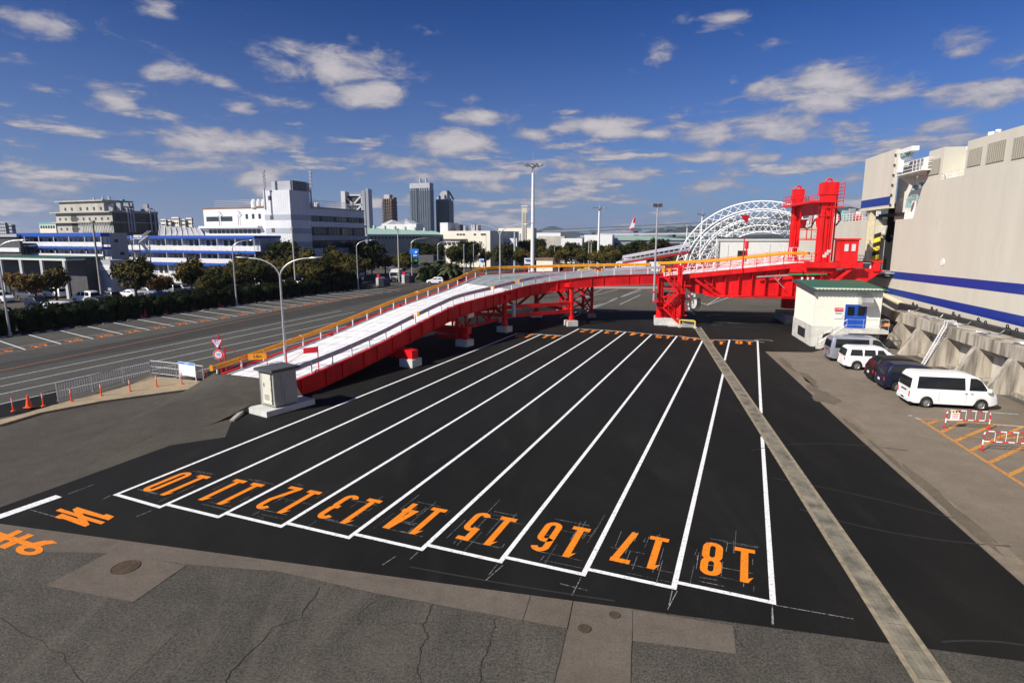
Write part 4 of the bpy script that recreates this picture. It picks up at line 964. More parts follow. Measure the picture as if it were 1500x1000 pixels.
mb = MB(); P_ = [W(77.6, 2.6, 5.9+.85), W(77.6, 10, zt(10)+.85), W(77.6, 17.5, 7.25+.85), W(77.6, 20.5, 8.1)]; wbeam(mb, P_, -1); mb2 = mb; obj('amber_rail', mb, M['amber'], bridge)
for k in range(9):
    b = 3.4+k*2.0; mb = MB(); mb.cbox(W(77.7, b, zt(b)-.1), .12, .1, .95, -S12); obj('rail_post', mb, M['post'], bridge)
mb = MB(); mb.beam(W(70.2, 13.2, 5.35+.3), W(70.2, 19.6, 5.95+.2), .14, .16); obj('cable_tray', mb, M['concd'], bridge)
mb = MB(); mb.beam(W(70.15, 16.5, 6.0), W(70.15, 20.4, 6.05), .16, .17); obj('green_pipe', mb, mat('green_tray', (.03,.28,.10), .5), bridge)
mb = MB()       # catwalk and rails hanging under the girder
for z in (3.5, 3.95, 4.35): mb.beam(W(69.9, 12.0, z), W(69.9, 20.6, z), .04, .04)
for k in range(9): b = 12+k*1.05; mb.beam(W(69.9, b, 3.4), W(69.9, b, 4.4), .04, .04)
wb(mb, 69.8, 70.7, 8.2, 20.6, 3.3, 3.36)
obj('under_catwalk', mb, M['redd'], bridge)
mb = MB(); mb.beam(W(70.2, 15.1, 5.6), W(70.2, 16.2, 4.4), .07, .07); mb.beam(W(70.2, 15.9, 5.9), W(70.2, 15.4, 5.2), .07, .07); obj('strut', mb, M['galv'], bridge)
mb = MB(); mb.beam(W(70.2, 6.6, 5.3), W(70.3, 8.9, 3.6), .28, .28); mb.beam(W(70.2, 7.6, 5.2), W(70.3, 9.6, 3.6), .16, .16); obj('hinge_strut', mb, M['redd'], bridge)
for b, z1 in ((11.6, 9.9),):
    mb = MB(); mb.tube([W(69.95, b, 6.2), W(69.95, b, z1)], .07, 8); obj('signal_pole', mb, M['red'], bridge)
mb = MB(); mb.tube([W(78.8, 13.4, 7), W(78.8, 13.4, 9.6)], .09, 8); mb.cyl(W(78.8, 13.4, 8.6), .22, 1.0, 10); obj('signal_pole', mb, M['redp'], bridge)
mb = MB(); mb.tube([W(79.2, 19.0, 7.2), W(79.2, 19.0, 10.8)], .08, 8); obj('signal_pole', mb, M['red'], bridge)
for a, b in ((78.2, 18.0), (78.2, 18.9)):
    mb = MB(); mb.tube([W(a, b-.35, 7.2), W(a, b-.35, 8.8), W(a, b+.35, 8.8), W(a, b+.35, 7.2)], .05, 6); obj('hoop', mb, M['post'], bridge)
# pier under the gantry
mb = MB(); wb(mb, 73.2, 78.6, 17.3, 20.6, 0, 1.1); solo('gantry_foundation', mb, M['concd'], 'grey concrete block under the red gantry, behind the cream hut', 'foundation')

# lifting gantry
gan = thing('lifting_gantry', 'tall red portal gantry with two columns and railed top beam over the bridge', 'gantry', tuple(W(71, 20.3)))
NA, FA = 71.6, 80.6
cols = [(NA, 20.2, 1.3), (FA, 19.3, 1.0)]
for k, (a, b, w_) in enumerate(cols):
    mb = MB(); mb.cbox(W(a, b, 7.2), w_*.62, w_*.62, 8.0, -S12)
    for s1 in (-1, 1):
        for s2 in (-1, 1): mb.cbox(W(a+s1*w_*.36, b+s2*w_*.36, 7.2), w_*.26, w_*.26, 8.0, -S12)
    for z in (8.2, 12.3, 13.2): mb.cbox(W(a, b, z), w_*1.08, w_*1.08, .14, -S12)
    mb.cbox(W(a, b, 13.9), w_*1.02, w_*1.02, 1.0, -S12)
    mb.extr([W(a-w_*.5, b+.3, 14.5), W(a-w_*.5, b-.3, 14.5), W(a-w_*.5, b-.3, 15.9), W(a-w_*.5, b+.3, 15.9)], W(w_, 0)-W(0, 0))
    obj('column', mb, M['red'], gan)
    mb = MB(); mb.cbox(W(a, b, 14.6), w_*1.25, w_*1.15, 1.3, -S12); obj('sheave_box', mb, M['red'], gan)
    mb = MB(); c = W(a, b, 15.95); dx = W(0, 1)-W(0, 0); mb.tube([c+dx*(.3*cos(t))+UP*(.05+.3*sin(t)) for t in [pi*q/8-.3 for q in range(10)]], .1, 8); obj('lifting_eye', mb, M['red'], gan, True)
    mb = MB(); mb.cyl(W(a, b, 1.1), .95, 6.1, 24); mb.cyl(W(a, b, 6.3), 1.25, .75, 24); mb.cyl(W(a, b, 5.6), 1.1, .2, 24); obj('lower_leg', mb, M['red'], gan, True)
    mb = MB()
    for h in (.0, 1.0, 2., 3., 4., 5., 6.): mb.beam(W(a-w_*.62, b-.2, 7.6+h), W(a-w_*.62, b+.2, 7.6+h), .05, .05)
    for s1 in (-.2, .2): mb.beam(W(a-w_*.62, b+s1, 7.4), W(a-w_*.62, b+s1, 14), .05, .05)
    if k == 0: mb.tube([W(a-.2, b+w_*.7, 7.4), W(a-.2, b+w_*.7, 15.6), W(a-.2, b+w_*.3, 15.8)], .1, 8)
    obj('ladder', mb, M['red'], gan)
mb = MB(); mb.beam(W(NA, 19.9, 13.1), W(FA, 19.4, 13.1), .6, 1.1); obj('top_beam', mb, M['redd'], gan)
mb = MB()
for a in (NA+1.4, FA-1.3): 
    s1 = 1 if a < 75 else -1
    mb.extr([W(a, 19.5, 12.2), W(a-s1*.7, 19.5, 12.2), W(a-s1*.7, 19.5, 11.1)], W(0, .8)-W(0, 0))
obj('haunch', mb, M['red'], gan)
mb = MB(); mb.extr([W(NA-1.0, 18.2, 13.75), W(FA+2.0, 18.0, 13.75), W(FA+2.0, 20.7, 13.75), W(NA-1.0, 20.9, 13.75)], UP*.22); obj('top_walkway', mb, M['red'], gan)
mb = MB()
for b in (18.2, 20.7):
    for h in (.35, .7, 1.1): mb.beam(W(NA+1.0, b, 13.95+h), W(FA+2, b, 13.95+h), .05, .05)
    for k in range(12): a = NA+1.0+k*.95; mb.beam(W(a, b, 13.95), W(a, b, 15.05), .05, .05)
for h in (.35, .7, 1.1): mb.beam(W(FA+2, 18.2, 13.95+h), W(FA+2, 20.7, 13.95+h), .05, .05)
obj('top_railing', mb, M['red'], gan)
mb = MB()
for h in (0, .4, .8, 1.2, 1.6, 2.0): mb.beam(W(NA-1.1, 20.9, 13.9+h*.9), W(NA-1.1, 21.5, 13.9+h*.9), .05, .05); mb.beam(W(NA+.9, 21.5, 13.9+h*.9), W(NA-1.1, 21.5, 13.9+h*.9), .05, .05)
for a, b in ((NA-1.1, 20.9), (NA-1.1, 21.5), (NA+.9, 21.5)): mb.beam(W(a, b, 13.6), W(a, b, 15.9), .06, .06)
wb(mb, NA-1.2, NA+1, 20.8, 21.6, 13.2, 13.3)
obj('side_cage', mb, M['red'], gan)
mb = MB()       # small hanging service platform between the columns
for z in (9.9, 10.9): 
    for a0, a1, b0, b1 in ((73.2, 76.6, 18.8, 18.8), (73.2, 76.6, 20.2, 20.2), (73.2, 73.2, 18.8, 20.2), (76.6, 76.6, 18.8, 20.2)): mb.beam(W(a0, b0, z), W(a1, b1, z), .07, .07)
for a, b in ((73.2, 18.8), (76.6, 18.8), (73.2, 20.2), (76.6, 20.2)): mb.beam(W(a, b, 9.8), W(a, b, 13 if a > 76 else 10.9), .08, .08)
wb(mb, 73.2, 76.6, 18.8, 20.2, 9.7, 9.8)
wb(mb, 79.0, 80.0, 20.2, 21.4, 9.7, 9.8); 
for h in (.4, .9): mb.beam(W(79, 21.4, 9.8+h), W(80, 21.4, 9.8+h), .05, .05)
obj('service_platform', mb, M['red'], gan)
mb = MB(); mb.tube([W(NA+1, 19.4, 12)+UP*0, W(73.5, 19.3, 11.2), W(75.5, 19.3, 11.0), W(77.5, 19.3, 11.6), W(78.5, 19.3, 12.2)], .08, 8); mb.tube([W(NA+.1, 21.1, 13.1), W(NA, 21.6, 12.6), W(NA, 21.7, 11.9), W(NA, 21.3, 11.3)], .08, 8); obj('power_cable', mb, M['cable'], gan, True)
mb = MB(); wb(mb, 69.6, 72.6, 18.6, 23.6, 6.95, 7.3); wb(mb, 69.55, 69.6, 17.9, 23.7, 6.75, 7.4); obj('platform', mb, M['red'], gan)
mb = MB(); wb(mb, 70.0, 72.6, 16.6, 21.0, 6.2, 6.95); obj('platform_beam', mb, M['red'], gan)
mb = MB(); mb.beam(W(69.8, 23.0, 6.95), W(70.3, 20.6, 4.7), .3, .3); obj('knee_brace', mb, M['red'], gan)
mb = MB()
for k in range(3): c = W(69.6, 19.85+.2*k, 7.9+.25*k); mb.cbox(c, .3, .2, .3)
obj('floodlight', mb, M['lampc'], gan)
for k in range(3):
    mb = MB(); mb.cyl(W(69.9, 17.9+.55*k, 4.2), .13, 1.5, 10); obj('hydraulic_ram', mb, M['post'], gan, True)
mb = MB()
for k in range(16): c = W(rnd.uniform(69.7, 70.4), rnd.uniform(17.2, 21.2), rnd.uniform(4.4, 6.9)); mb.beam(c, c+(W(0, rnd.uniform(-.8, .8))-W(0, 0))+UP*rnd.uniform(-.6, .8), .09, .09)
obj('pipe_work', mb, M['redd'], gan)
# control cabin
cabn = thing('control_cabin', 'small red control cabin with two windows on the gantry platform', 'cabin', tuple(W(71, 22.6, 7.3)))
mb = MB(); wb(mb, 70.1, 72.4, 21.6, 23.3, 7.3, 9.75); obj('body', mb, M['red'], cabn)
mb = MB(); wb(mb, 69.95, 72.55, 21.45, 23.45, 9.75, 9.92); obj('roof', mb, M['red'], cabn)
for b in (21.85, 22.55):
    mb = MB(); wb(mb, 70.05, 70.1, b, b+.5, 8.5, 9.35); f_ = obj('window', mb, M['red'], cabn); mb = MB(); wb(mb, 70.03, 70.05, b+.05, b+.45, 8.55, 9.3); obj('pane', mb, M['lampc'], f_)
# flap to the ship
flap = thing('ship_flap', 'short red end flap of the bridge reaching into the ship side door', 'ramp flap', tuple(W(70.6, 22)))
mb = MB(); mb.extr([W(70.6, 20.5, 5.0), W(70.6, 24.4, 5.1), W(70.6, 26.2, 6.5), W(70.6, 25.6, 6.75), W(70.6, 20.5, 6.35)], W(.35, 0)-W(0, 0)); obj('side_girder', mb, M['red'], flap)
mb = MB(); mb.extr([W(78.2, 20.5, 5.0), W(78.2, 24.4, 5.1), W(78.2, 26.2, 6.5), W(78.2, 25.6, 6.75), W(78.2, 20.5, 6.35)], W(.35, 0)-W(0, 0)); obj('side_girder', mb, M['red'], flap)
mb = MB(); mb.extr([W(70.95, 20.5, 6.3), W(78.2, 20.5, 6.3), W(78.2, 28.5, 6.25), W(70.95, 28.5, 6.25)], UP*-.15); obj('deck', mb, M['deckg'], flap)
for a in (70.4, 78.8):
    mb = MB(); wb(mb, a, a+.7, 25.1, 25.7, 6.4, 7.35); wb(mb, a+.1, a+.6, 24.8, 26.0, 7.35, 7.55); obj('end_post', mb, M['red'], flap)
mb = MB(); mb.beam(W(70.8, 22.2, 7.35), W(70.8, 25.0, 7.3), .09, .09)
for b in (22.3, 24.9): mb.beam(W(70.8, b, 6.3), W(70.8, b, 7.35), .14, .1)
obj('rail', mb, M['post'], flap)
mb = MB(); mb.tube([W(70.5, 20.8, 7.3), W(70.5, 22.5, 7.42), W(70.5, 24.8, 7.4), W(70.6, 25.3, 7.3)], .09, 8); obj('hose', mb, M['cable'], flap, True)

# ================================================================== SHIP
HB = 27.4
ship = thing('ferry', 'huge cream ferry hull with two blue stripes and an open side door at the quay', 'ship', tuple(W(60, HB)))
def hp(pts): return [W(a, HB, z) for a, z in pts]
D = W(0, 22)-W(0, 0)
def A_(px, py, b=HB): q = at(px, py, b=b); return (q.x*sin(S12)+q.y*cos(S12), q.z)
op = dict(a0=A_(1311, 330)[0], a1=A_(1277, 345)[0], z0=5.5, z1=A_(1311, 303)[1])
a_st = A_(1337, 320); a_st2 = A_(1352, 272); a_sup = A_(1418, 207); a_s2 = A_(1361, 222); aL = 108
zt1 = A_(1500, 240)[1]
mb = MB()      # hull plating around the door
mb.extr(hp([(-30, -1.0), (op['a0'], -1.0), (op['a0'], a_st[1]), (a_st[0], a_st[1]), (a_st2[0], a_st2[1]), (a_s2[0]+.0, zt1), (-30, zt1)]), D)
mb.extr(hp([(op['a0'], -1.0), (op['a1'], -1.0), (op['a1'], op['z0']), (op['a0'], op['z0'])]), D)
ztf = A_(1232, 325)[1]
mb.extr(hp([(op['a1'], -1.0), (aL, -1.0), (aL+4, 6), (aL+4, ztf), (op['a1'], ztf)]), D)
obj('hull', mb, M['hull'], ship)
mb = MB(); mb.extr([W(op['a0']-.1, HB+8, 5.0), W(op['a1']+.1, HB+8, 5.0), W(op['a1']+.1, HB+8, 16), W(op['a0']-.1, HB+8, 16)], W(0, .3)-W(0, 0)); mb.extr([W(op['a0']-.02, HB+.5, 12.4), W(op['a1'], HB+.5, 12.4), W(op['a1'], HB+9, 12.4), W(op['a0']-.02, HB+9, 12.4)], UP*.3)
mb.extr([W(op['a0']-.02, HB+1.5, 5), W(op['a0']-.02, HB+9, 5), W(op['a0']-.02, HB+9, 14), W(op['a0']-.02, HB+1.5, 14)], W(.02, 0)-W(0, 0)); mb.extr([W(op['a1'], HB+1.5, 5), W(op['a1'], HB+9, 5), W(op['a1'], HB+9, 14), W(op['a1'], HB+1.5, 14)], W(-.03, 0)-W(0, 0))
obj('door_recess', mb, M['dark'], ship)
mb = MB(); q0, q1 = A_(1275, 233), A_(1320, 218); z_lo = A_(1311, 303)[1]
mb.extr([W(q0[0], HB-.5, z_lo), W(q1[0], HB-.5, z_lo), W(q1[0], HB-.5, q1[1]), W(q0[0], HB-.5, q1[1])], W(0, .45)-W(0, 0)); dr_ = obj('side_door', mb, M['hull'], ship)
mb = MB(); mb.extr([W(q0[0]-.02, HB-.53, z_lo+.25), W(q1[0]+.03, HB-.53, z_lo+.25), W(q1[0]+.03, HB-.53, z_lo+1.15), W(q0[0]-.02, HB-.53, z_lo+1.15)], W(0, .03)-W(0, 0)); obj('door_stripe', mb, M['blue'], dr_)
mb = MB(); mb.extr([W(q0[0], HB-.52, z_lo-.12), W(q1[0], HB-.52, z_lo-.12), W(q1[0], HB-.52, z_lo), W(q0[0], HB-.52, z_lo)], W(0, .5)-W(0, 0)); obj('door_lip', mb, M['cream'], dr_)
mb = MB(); a = op['a1']; wb(mb, a-.05, a+.35, HB-.3, HB+.2, 5.6, z_lo); wb(mb, a+.9, a+1.05, HB-.2, HB, 5.6, z_lo-.2); wb(mb, a-.9, a-.05, HB+.9, HB+1.2, 10.4, 11.4); obj('door_frame', mb, M['cream'], ship)
mb = MB(); mb.extr([W(a-.35, HB+.6, 11.0), W(a-1.5, HB+.9, 11.4), W(a-.9, HB+1, 10.3), W(a-.35, HB+1, 10.2)], W(0, .15)-W(0, 0)); obj('fairlead_plate', mb, M['hullw'], ship)
mb = MB()     # hazard striped guide at the far door jamb
for k in range(9):
    z0 = 5.7+k*.52; mb.mat(k % 2); mb.extr([W(a-.05, HB+.25, z0), W(a-.75, HB+.6, z0+.22), W(a-.75, HB+.6, z0+.74), W(a-.05, HB+.25, z0+.52)], W(0, .12)-W(0, 0))
obj('hazard_strip', mb, [M['black'], M['yellowp']], ship)
up0, up1 = A_(1304, 397), A_(1500, 416); lo0, lo1 = A_(1293, 419.5), A_(1500, 463)
def stripe(p0, p1, h0, h1):
    sl = (p1[1]-p0[1])/(p1[0]-p0[0]); mb = MB(); a1_ = -30; z1_ = p1[1]
    mb.extr([W(p0[0], HB-.012, p0[1]), W(p1[0], HB-.012, p1[1]), W(a1_, HB-.012, z1_), W(a1_, HB-.012, z1_-h1), W(p1[0], HB-.012, z1_-h1), W(p0[0], HB-.012, p0[1]-h0)], W(0, .012)-W(0, 0)); obj('hull_stripe', mb, M['blue'], ship)
stripe(up0, up1, A_(1304,397)[1]-A_(1304,407.5)[1], A_(1500,416)[1]-A_(1500,432)[1])
stripe(lo0, lo1, A_(1293,419.5)[1]-A_(1293,428)[1], A_(1500,463)[1]-A_(1500,479)[1])
mb = MB(); c = W(*A_(1381, 384)[:1], HB-.05, A_(1381, 384)[1]); mb.tube([c, c+(W(0, .06)-W(0, 0))], .33, 20); obj('porthole_cover', mb, M['hullw'], ship, True)
# plate seams
mb = MB()
for z in (9.4, 11.6, 14.0): mb.extr([W(-20, HB-.006, z), W(op['a0']-.4, HB-.006, z), W(op['a0']-.4, HB-.006, z+.03), W(-20, HB-.006, z+.03)], W(0, .006)-W(0, 0))
for k in range(12): a = op['a0']-3-k*5.5; mb.extr([W(a, HB-.004, 7.6), W(a+.02, HB-.004, 7.6), W(a+.02, HB-.004, 15), W(a, HB-.004, 15)], W(0, .004)-W(0, 0))
obj('plate_seams', mb, mat('hull_seam', (.60,.56,.47), .5), ship)
rust = mat('rust_run', (.34,.27,.18), .7, var=.3, scale=3); grime = mat('grime_run', (.44,.41,.35), .6, var=.1, scale=2)
for k in range(26):
    a = rnd.uniform(20, op['a0']-1); z1_ = rnd.choice([zt1-.2, 9.4, 11.6, 8.0, 7.2]); ln = rnd.uniform(.4, 1.9); w0 = rnd.uniform(.02, .05)
    mb = MB(); mb.extr([W(a, HB-.008, z1_), W(a+w0, HB-.008, z1_), W(a+w0*.7, HB-.008, z1_-ln), W(a+w0*.4, HB-.008, z1_-ln)], W(0, .006)-W(0, 0)); obj('rust_run', mb, rust if k % 4 == 0 else grime, ship)
# superstructure blocks
def sblk(nm, a0, a1, b0, b1, z0, z1, m_='hull'):
    mb = MB(); wb(mb, a0, a1, b0, b1, z0, z1); return obj(nm, mb, M[m_], ship)
zA = a_sup[1]
s1 = sblk('deck_house', -30, a_sup[0], HB+.02, HB+18, zt1-.1, zA)
s2 = sblk('funnel_casing', A_(1383, 218)[0], a_s2[0], HB+.04, HB+5, zt1-2.4, A_(1361, 222)[1])
s3 = sblk('recessed_wall', a_sup[0]-.5, A_(1383, 218)[0], HB+2.2, HB+6, zt1-1.8, A_(1400, 216)[1]-.2, 'hullw')
for (x0, y0, x1, y1, par) in [(1361, 236, 1375, 254, s2), (1420, 220, 1436, 241, s1), (1448, 211, 1470, 235, s1), (1486, 203, 1512, 228, s1)]:
    p, q = A_(x0, y0), A_(x1, y1); mb = MB(); h0 = p[1]; mb.extr([W(p[0], HB-.04, h0), W(q[0], HB-.04, h0), W(q[0], HB-.04, q[1]), W(p[0], HB-.04, q[1])], W(0, .06)-W(0, 0)); v_ = obj('vent_grille', mb, M['vent'], par)
    mb = MB()
    for k in range(9): t = (k+.5)/9; aa = p[0]+(q[0]-p[0])*t; mb.extr([W(aa, HB-.07, h0), W(aa+.04, HB-.07, h0), W(aa+.04, HB-.07, q[1]), W(aa, HB-.07, q[1])], W(0, .03)-W(0, 0))
    obj('louvre', mb, M['hull'], v_) if 0 else obj('louvres', mb, M['bbeige'], v_)
mb = MB()
for k in range(8): a = A_(1383, 218)[0]-.3-k*.62; mb.beam(W(a, HB+.1, zt1-.9), W(a, HB+.1, zt1+.6), .05, .05)
for h in (0, .35, .7): mb.beam(W(a_sup[0], HB+.1, zt1+h-.1), W(A_(1383, 218)[0], HB+.1, zt1+h-.1), .05, .05)
for k in range(6): a = A_(1383, 218)[0]-.6-k*.7; mb.cbox(W(a, HB+.9, zt1-1.0), .3, .3, rnd.uniform(.5, 1.6))
obj('deck_equipment', mb, M['hullw'], ship)
mb = MB(); c = W(A_(1405, 216)[0], HB+2.6, A_(1400, 214)[1]); mb.tube([c-UP*.4, c+UP*.7], .09, 8); mb.cbox(c+UP*.5, .9, .5, .5, .3); mb.cyl(c+UP*.95+Vector((.3,0,0)), .22, .25, 10)
c = W(A_(1396, 235)[0], HB+1.2, zt1); mb.tube([c, c+UP*2.6], .08, 8); mb.cbox(c+UP*2.4, .4, .3, .3)
obj('searchlight', mb, M['hullw'], ship)
# mooring structure beside the door
aa0, aa1 = A_(1352, 272)[0], A_(1320, 260)[0]
sblk('side_tower', aa0-2.2, q1[0]+3.5, HB+1.4, HB+3, a_st[1]-.1, A_(1330, 232)[1], 'hullw')
mb = MB(); z_ = A_(1330, 257)[1]; wb(mb, aa0-1.4, q1[0]-1.4, HB-.8, HB+1.4, z_, z_+.12); mb.extr([W(q1[0]-1.6, HB+1.2, z_), W(q1[0]-1.6, HB-.6, z_), W(q1[0]-1.6, HB+1.2, z_-1.2)], W(.1, 0)-W(0, 0)); obj('service_platform', mb, M['hullw'], ship)
mb = MB()
for h in (.4, .75, 1.15): mb.beam(W(aa0-1.4, HB-.75, z_+h), W(q1[0]-3.0, HB-.75, z_+h), .05, .05); mb.beam(W(aa0-1.4, HB-.75, z_+h), W(aa0-1.4, HB+1.4, z_+h), .05, .05)
for k in range(4): a = aa0-1.4+k*.75; mb.beam(W(a, HB-.75, z_), W(a, HB-.75, z_+1.15), .05, .05)
obj('platform_railing', mb, M['hullw'], ship)
mb = MB(); z_ = A_(1330, 222)[1]; wb(mb, q1[0]-3.4, q1[0]-.1, HB-.3, HB+.4, z_-.1, z_+.35); wb(mb, q1[0]-.6, q1[0]-.2, HB-.3, HB+.2, z_-2.0, z_); obj('davit_arm', mb, M['hullw'], ship)
tmc = mat('teal_machinery', (.25,.38,.38), .5, var=.5, scale=1)
for k in range(7): mb = MB(); mb.cbox(W(q1[0]-rnd.uniform(.6, 2.6), HB+rnd.uniform(-.2, .3), z_-.45), .35, .2, .35); obj('sheave', mb, tmc, ship)
for k in range(10): mb = MB(); mb.cbox(W(rnd.uniform(aa0, q1[0]-1.5), HB+rnd.uniform(.2, 1.0), a_st[1]+rnd.uniform(0, 3.2)), .4, .3, rnd.uniform(.3, .8)); obj('deck_machine', mb, tmc, ship)
mb = MB()
for k in range(6): mb.cbox(W(q1[0]-.05, HB-.5, 13.4+k*1.05), .16, .1, .25)
obj('door_hinges', mb, M['bdark'], ship)
for k in range(9): mb = MB(); mb.cbox(W(rnd.uniform(a_st[0]+.2, op['a0']-.2), HB+rnd.uniform(.2, .9), a_st[1]-.1), .25, .25, rnd.uniform(.5, 1.3)); obj('mooring_bollard', mb, M['hullw'], ship)
# far foredeck clutter
mb = MB(); a = op['a1']+1.5
for h in (.3, .6, .95): mb.beam(W(a, HB+.1, ztf+h), W(aL+3, HB+.1, ztf+h), .06, .06)
k = 0
while a+k*1.2 < aL+3: mb.beam(W(a+k*1.2, HB+.1, ztf), W(a+k*1.2, HB+.1, ztf+1.0), .06, .06); k += 1
obj('foredeck_railing', mb, M['hullw'], ship)
cm = [M['hullw'], M['hullw'], mat('pale_teal', (.3,.5,.5), .5), M['signred'], M['bgrey']]
for k in range(34): mb = MB(); mb.cbox(W(rnd.uniform(op['a1']+1.5, aL+2), HB+rnd.uniform(.6, 3), ztf-.1), rnd.uniform(.3, 1.0), .4, rnd.uniform(.5, 2.0)); obj('foredeck_winch', mb, cm[rnd.randrange(5)], ship)
# ramp shade side: underside gap water
mb = MB(); mb.sheet([W(-60, 24.4), W(140, 24.4), W(140, 900), W(-60, 900)], -2.2)
wm = mat('sea_water', (.012,.03,.035), .08, var=.2, scale=.3, bump=.6, bscale=.8, spec=.8)
# fender tube at the waterline, seen left of the quay wall
mb = MB(); mb.tube([W(60.0, 26.1, 1.3), W(72.0, 26.2, 2.3)], .62, 20); solo('rubber_fender', mb, M['blk'], 'long black cylindrical rubber fender between the hull and the cream hut', 'fender', smooth=True)
mb = MB(); mb.tube([W(56.0, 26.1, 2.55), W(74.0, 26.9, 3.9)], .26, 12); obj('rubbing_strake', mb, M['cream'], ship, True)
mb = MB(); q = W(59.2, 21.6, 1.3); mb.tube([q, q+UP*.45, q+(W(0, .5)-W(0, 0))+UP*.75, q+(W(0, 1.3)-W(0, 0))+UP*.75], .2, 12); solo('orange_pipe_bend', mb, M['orange'], 'orange pipe bend between the hut platform and the black fender', 'pipe', smooth=True)

# ================================================================== QUAY WALL
QF, QB = 23.9, 26.3; ztop = 3.15
wall = thing('quay_wall', 'stained concrete quay wall with sloping buttresses and a ladder behind the parked vans', 'quay wall', tuple(W(40, QF)))
qe = 62.0
mb = MB(); mb.extr([W(-10, QF, ztop), W(-10, QF, ztop-.85), W(-10, QF+.5, ztop-1.25), W(-10, QB, ztop-1.25), W(-10, QB, ztop)], W(qe, 0)-W(-10, 0)); obj('cap_beam', mb, M['qwall'], wall)
mb = MB(); wb(mb, -10, qe-1.0, QF+1.0, QB, -3, ztop-1.25); obj('back_wall', mb, M['qwall2'], wall)
mb = MB(); mb.extr([W(-10, QF-.02, 0), W(qe-.8, QF-.02, 0), W(qe-.8, QF+1.05, 0), W(-10, QF+1.05, 0)], UP*.22); obj('footing', mb, M['qwall'], wall)
toes = [1459, 1412, 1366, 1327, 1298]
tz = [576, 546, 533, 522, 514]
TA_ = []
for k in range(14):
    a = 41.7+5.3*k*1.0 if k >= 0 else 0
_bt = [A_(x, y, 23.85)[0] for x, y in ((1320,478), (1347,487.5), (1386,499), (1431,519), (1486,535))]
for a in _bt+[_bt[-1]-5.2*k for k in (1,2,3,4)]:
    mb = MB(); mb.extr([W(a, QF-1.35, 0), W(a, QF-.95, .0), W(a, QF+1.05, 0), W(a, QF+1.05, ztop-1.2), W(a, QF+.2, ztop-1.02), W(a, QF-.02, ztop-.85)][0:1]+[W(a, QF+1.05, 0), W(a, QF+1.05, ztop-1.25), W(a, QF+.5, ztop-1.25), W(a, QF+.0, ztop-.85), W(a, QF-.1, ztop-.85)], W(.62, 0)-W(0, 0)); obj('buttress', mb, M['qwall'], wall)
mb = MB(); la = _bt[2]+.1
s0, s1 = W(la-.2, QF-1.42, .1), W(la-.2, QF-.2, ztop+.1); sh = W(.4, 0)-W(0, 0)
for o_ in (Vector((0,0,0)), sh): mb.beam(s0+o_, s1+o_, .05, .08)
for k in range(15): p = s0.lerp(s1, (k+.5)/15); mb.beam(p, p+sh, .035, .035)
for o_ in (Vector((0,0,0)), sh): mb.tube([s1+o_, s1+o_+UP*.35, s1+o_+UP*.4+(W(0, .6)-W(0, 0)), s1+o_+(W(0, .8)-W(0, 0))-UP*.1], .03, 6)
obj('ladder', mb, M['post'], wall)
fb = thing('fender_board', 'long black fender board with metal eyes along the top of the quay wall', 'fender board', tuple(W(50, QB)))
for a0, a1 in ((47.2, 65.5), (28.0, 47.0), (8, 27.8)):
    mb = MB(); mb.extr([W(a0, QB-.35, ztop-.6), W(a0, QB+.75, ztop-.6), W(a0, QB+.75, ztop+.22), W(a0, QB-.1, ztop+.42), W(a0, QB-.35, ztop+.36)], W(a1, 0)-W(a0, 0)); obj('panel', mb, M['blk'], fb)
for k in range(22):
    a = 64-k*1.9; mb = MB(); c = W(a, QB+.35-(k % 2)*.45, ztop+.36); mb.cbox(c-UP*.12, .3, .3, .12); mb.tube([c+(W(.13*cos(t), 0)-W(0, 0))+UP*(.1+.13*sin(t)) for t in [2*pi*i/9 for i in range(9)]], .045, 6, closed=True); obj('eye', mb, M['black'], fb, True)
for k in range(7):
    a = 61-k*4.4; mb = MB(); p = [W(a+rnd.uniform(-.4, .4), QF+.5+.28*i, ztop+.06) for i in range(6)]; mb.tube([p[0]-(W(1.2,0)-W(0,0)), *p, W(a, QB-.3, ztop+.35)], .06, 6); mb.tube([q+(W(.35, .1)-W(0, 0)) for q in p], .05, 6); ch = obj('chain', mb, M['steel'], None, True); tag(ch, 'rusty silver chain lying across the top of the quay wall to the black fender board', 'chain', 'chains along the quay wall top')

# ================================================================== CREAM HUT
ha, hb, hw, hd = 58.3, 16.1, 5.75, 6.7       # front face at a=58.3, from b=16.1
hut = thing('machine_hut', 'cream hut with green corrugated roof, blue double door and concrete stairs under the gantry', 'hut', tuple(W(ha, hb)))
zf, zr = 1.95, 5.45
mb = MB(); wb(mb, ha, ha+hd, hb, hb+hw, 0, zf)
obj('base', mb, M['hutb'], hut)
mb = MB()
t_ = .0; n_ = 44
wb(mb, ha+.06, ha+hd-.06, hb+.06, hb+hw-.06, zf, zr-.05)
for k in range(32): b = hb+.1+k*(hw-.24)/31; mb.cbox(W(ha+.055, b, zf), .1, .03, zr-zf-.35, -S12)
for k in range(33): a = ha+.1+k*(hd-.24)/32; mb.cbox(W(a, hb+.055, zf), .03, .03, zr-zf-.1+.0*k, -S12)
obj('cladding', mb, M['hut'], hut)
mb = MB(); q = [W(ha-.5, hb-.25), W(ha+hd+.3, hb-.25)]
nn = 20
zf0, zb0 = zr-.15, zr+.3
vs = []; fs = []
for k in range(nn*4+1):
    b = hb-.25+k*(hw+.5)/(nn*4); z = .055*cos(2*pi*k/4+.01)
    vs += [W(ha-.55, b, zf0+z), W(ha+hd+.3, b, zb0+z)]
for k in range(nn*4): fs.append((2*k, 2*k+1, 2*k+3, 2*k+2))
mb.mesh(vs, fs); mb.mesh([v-UP*.02 for v in vs], [f[::-1] for f in fs])
obj('roof', mb, M['groof'], hut)
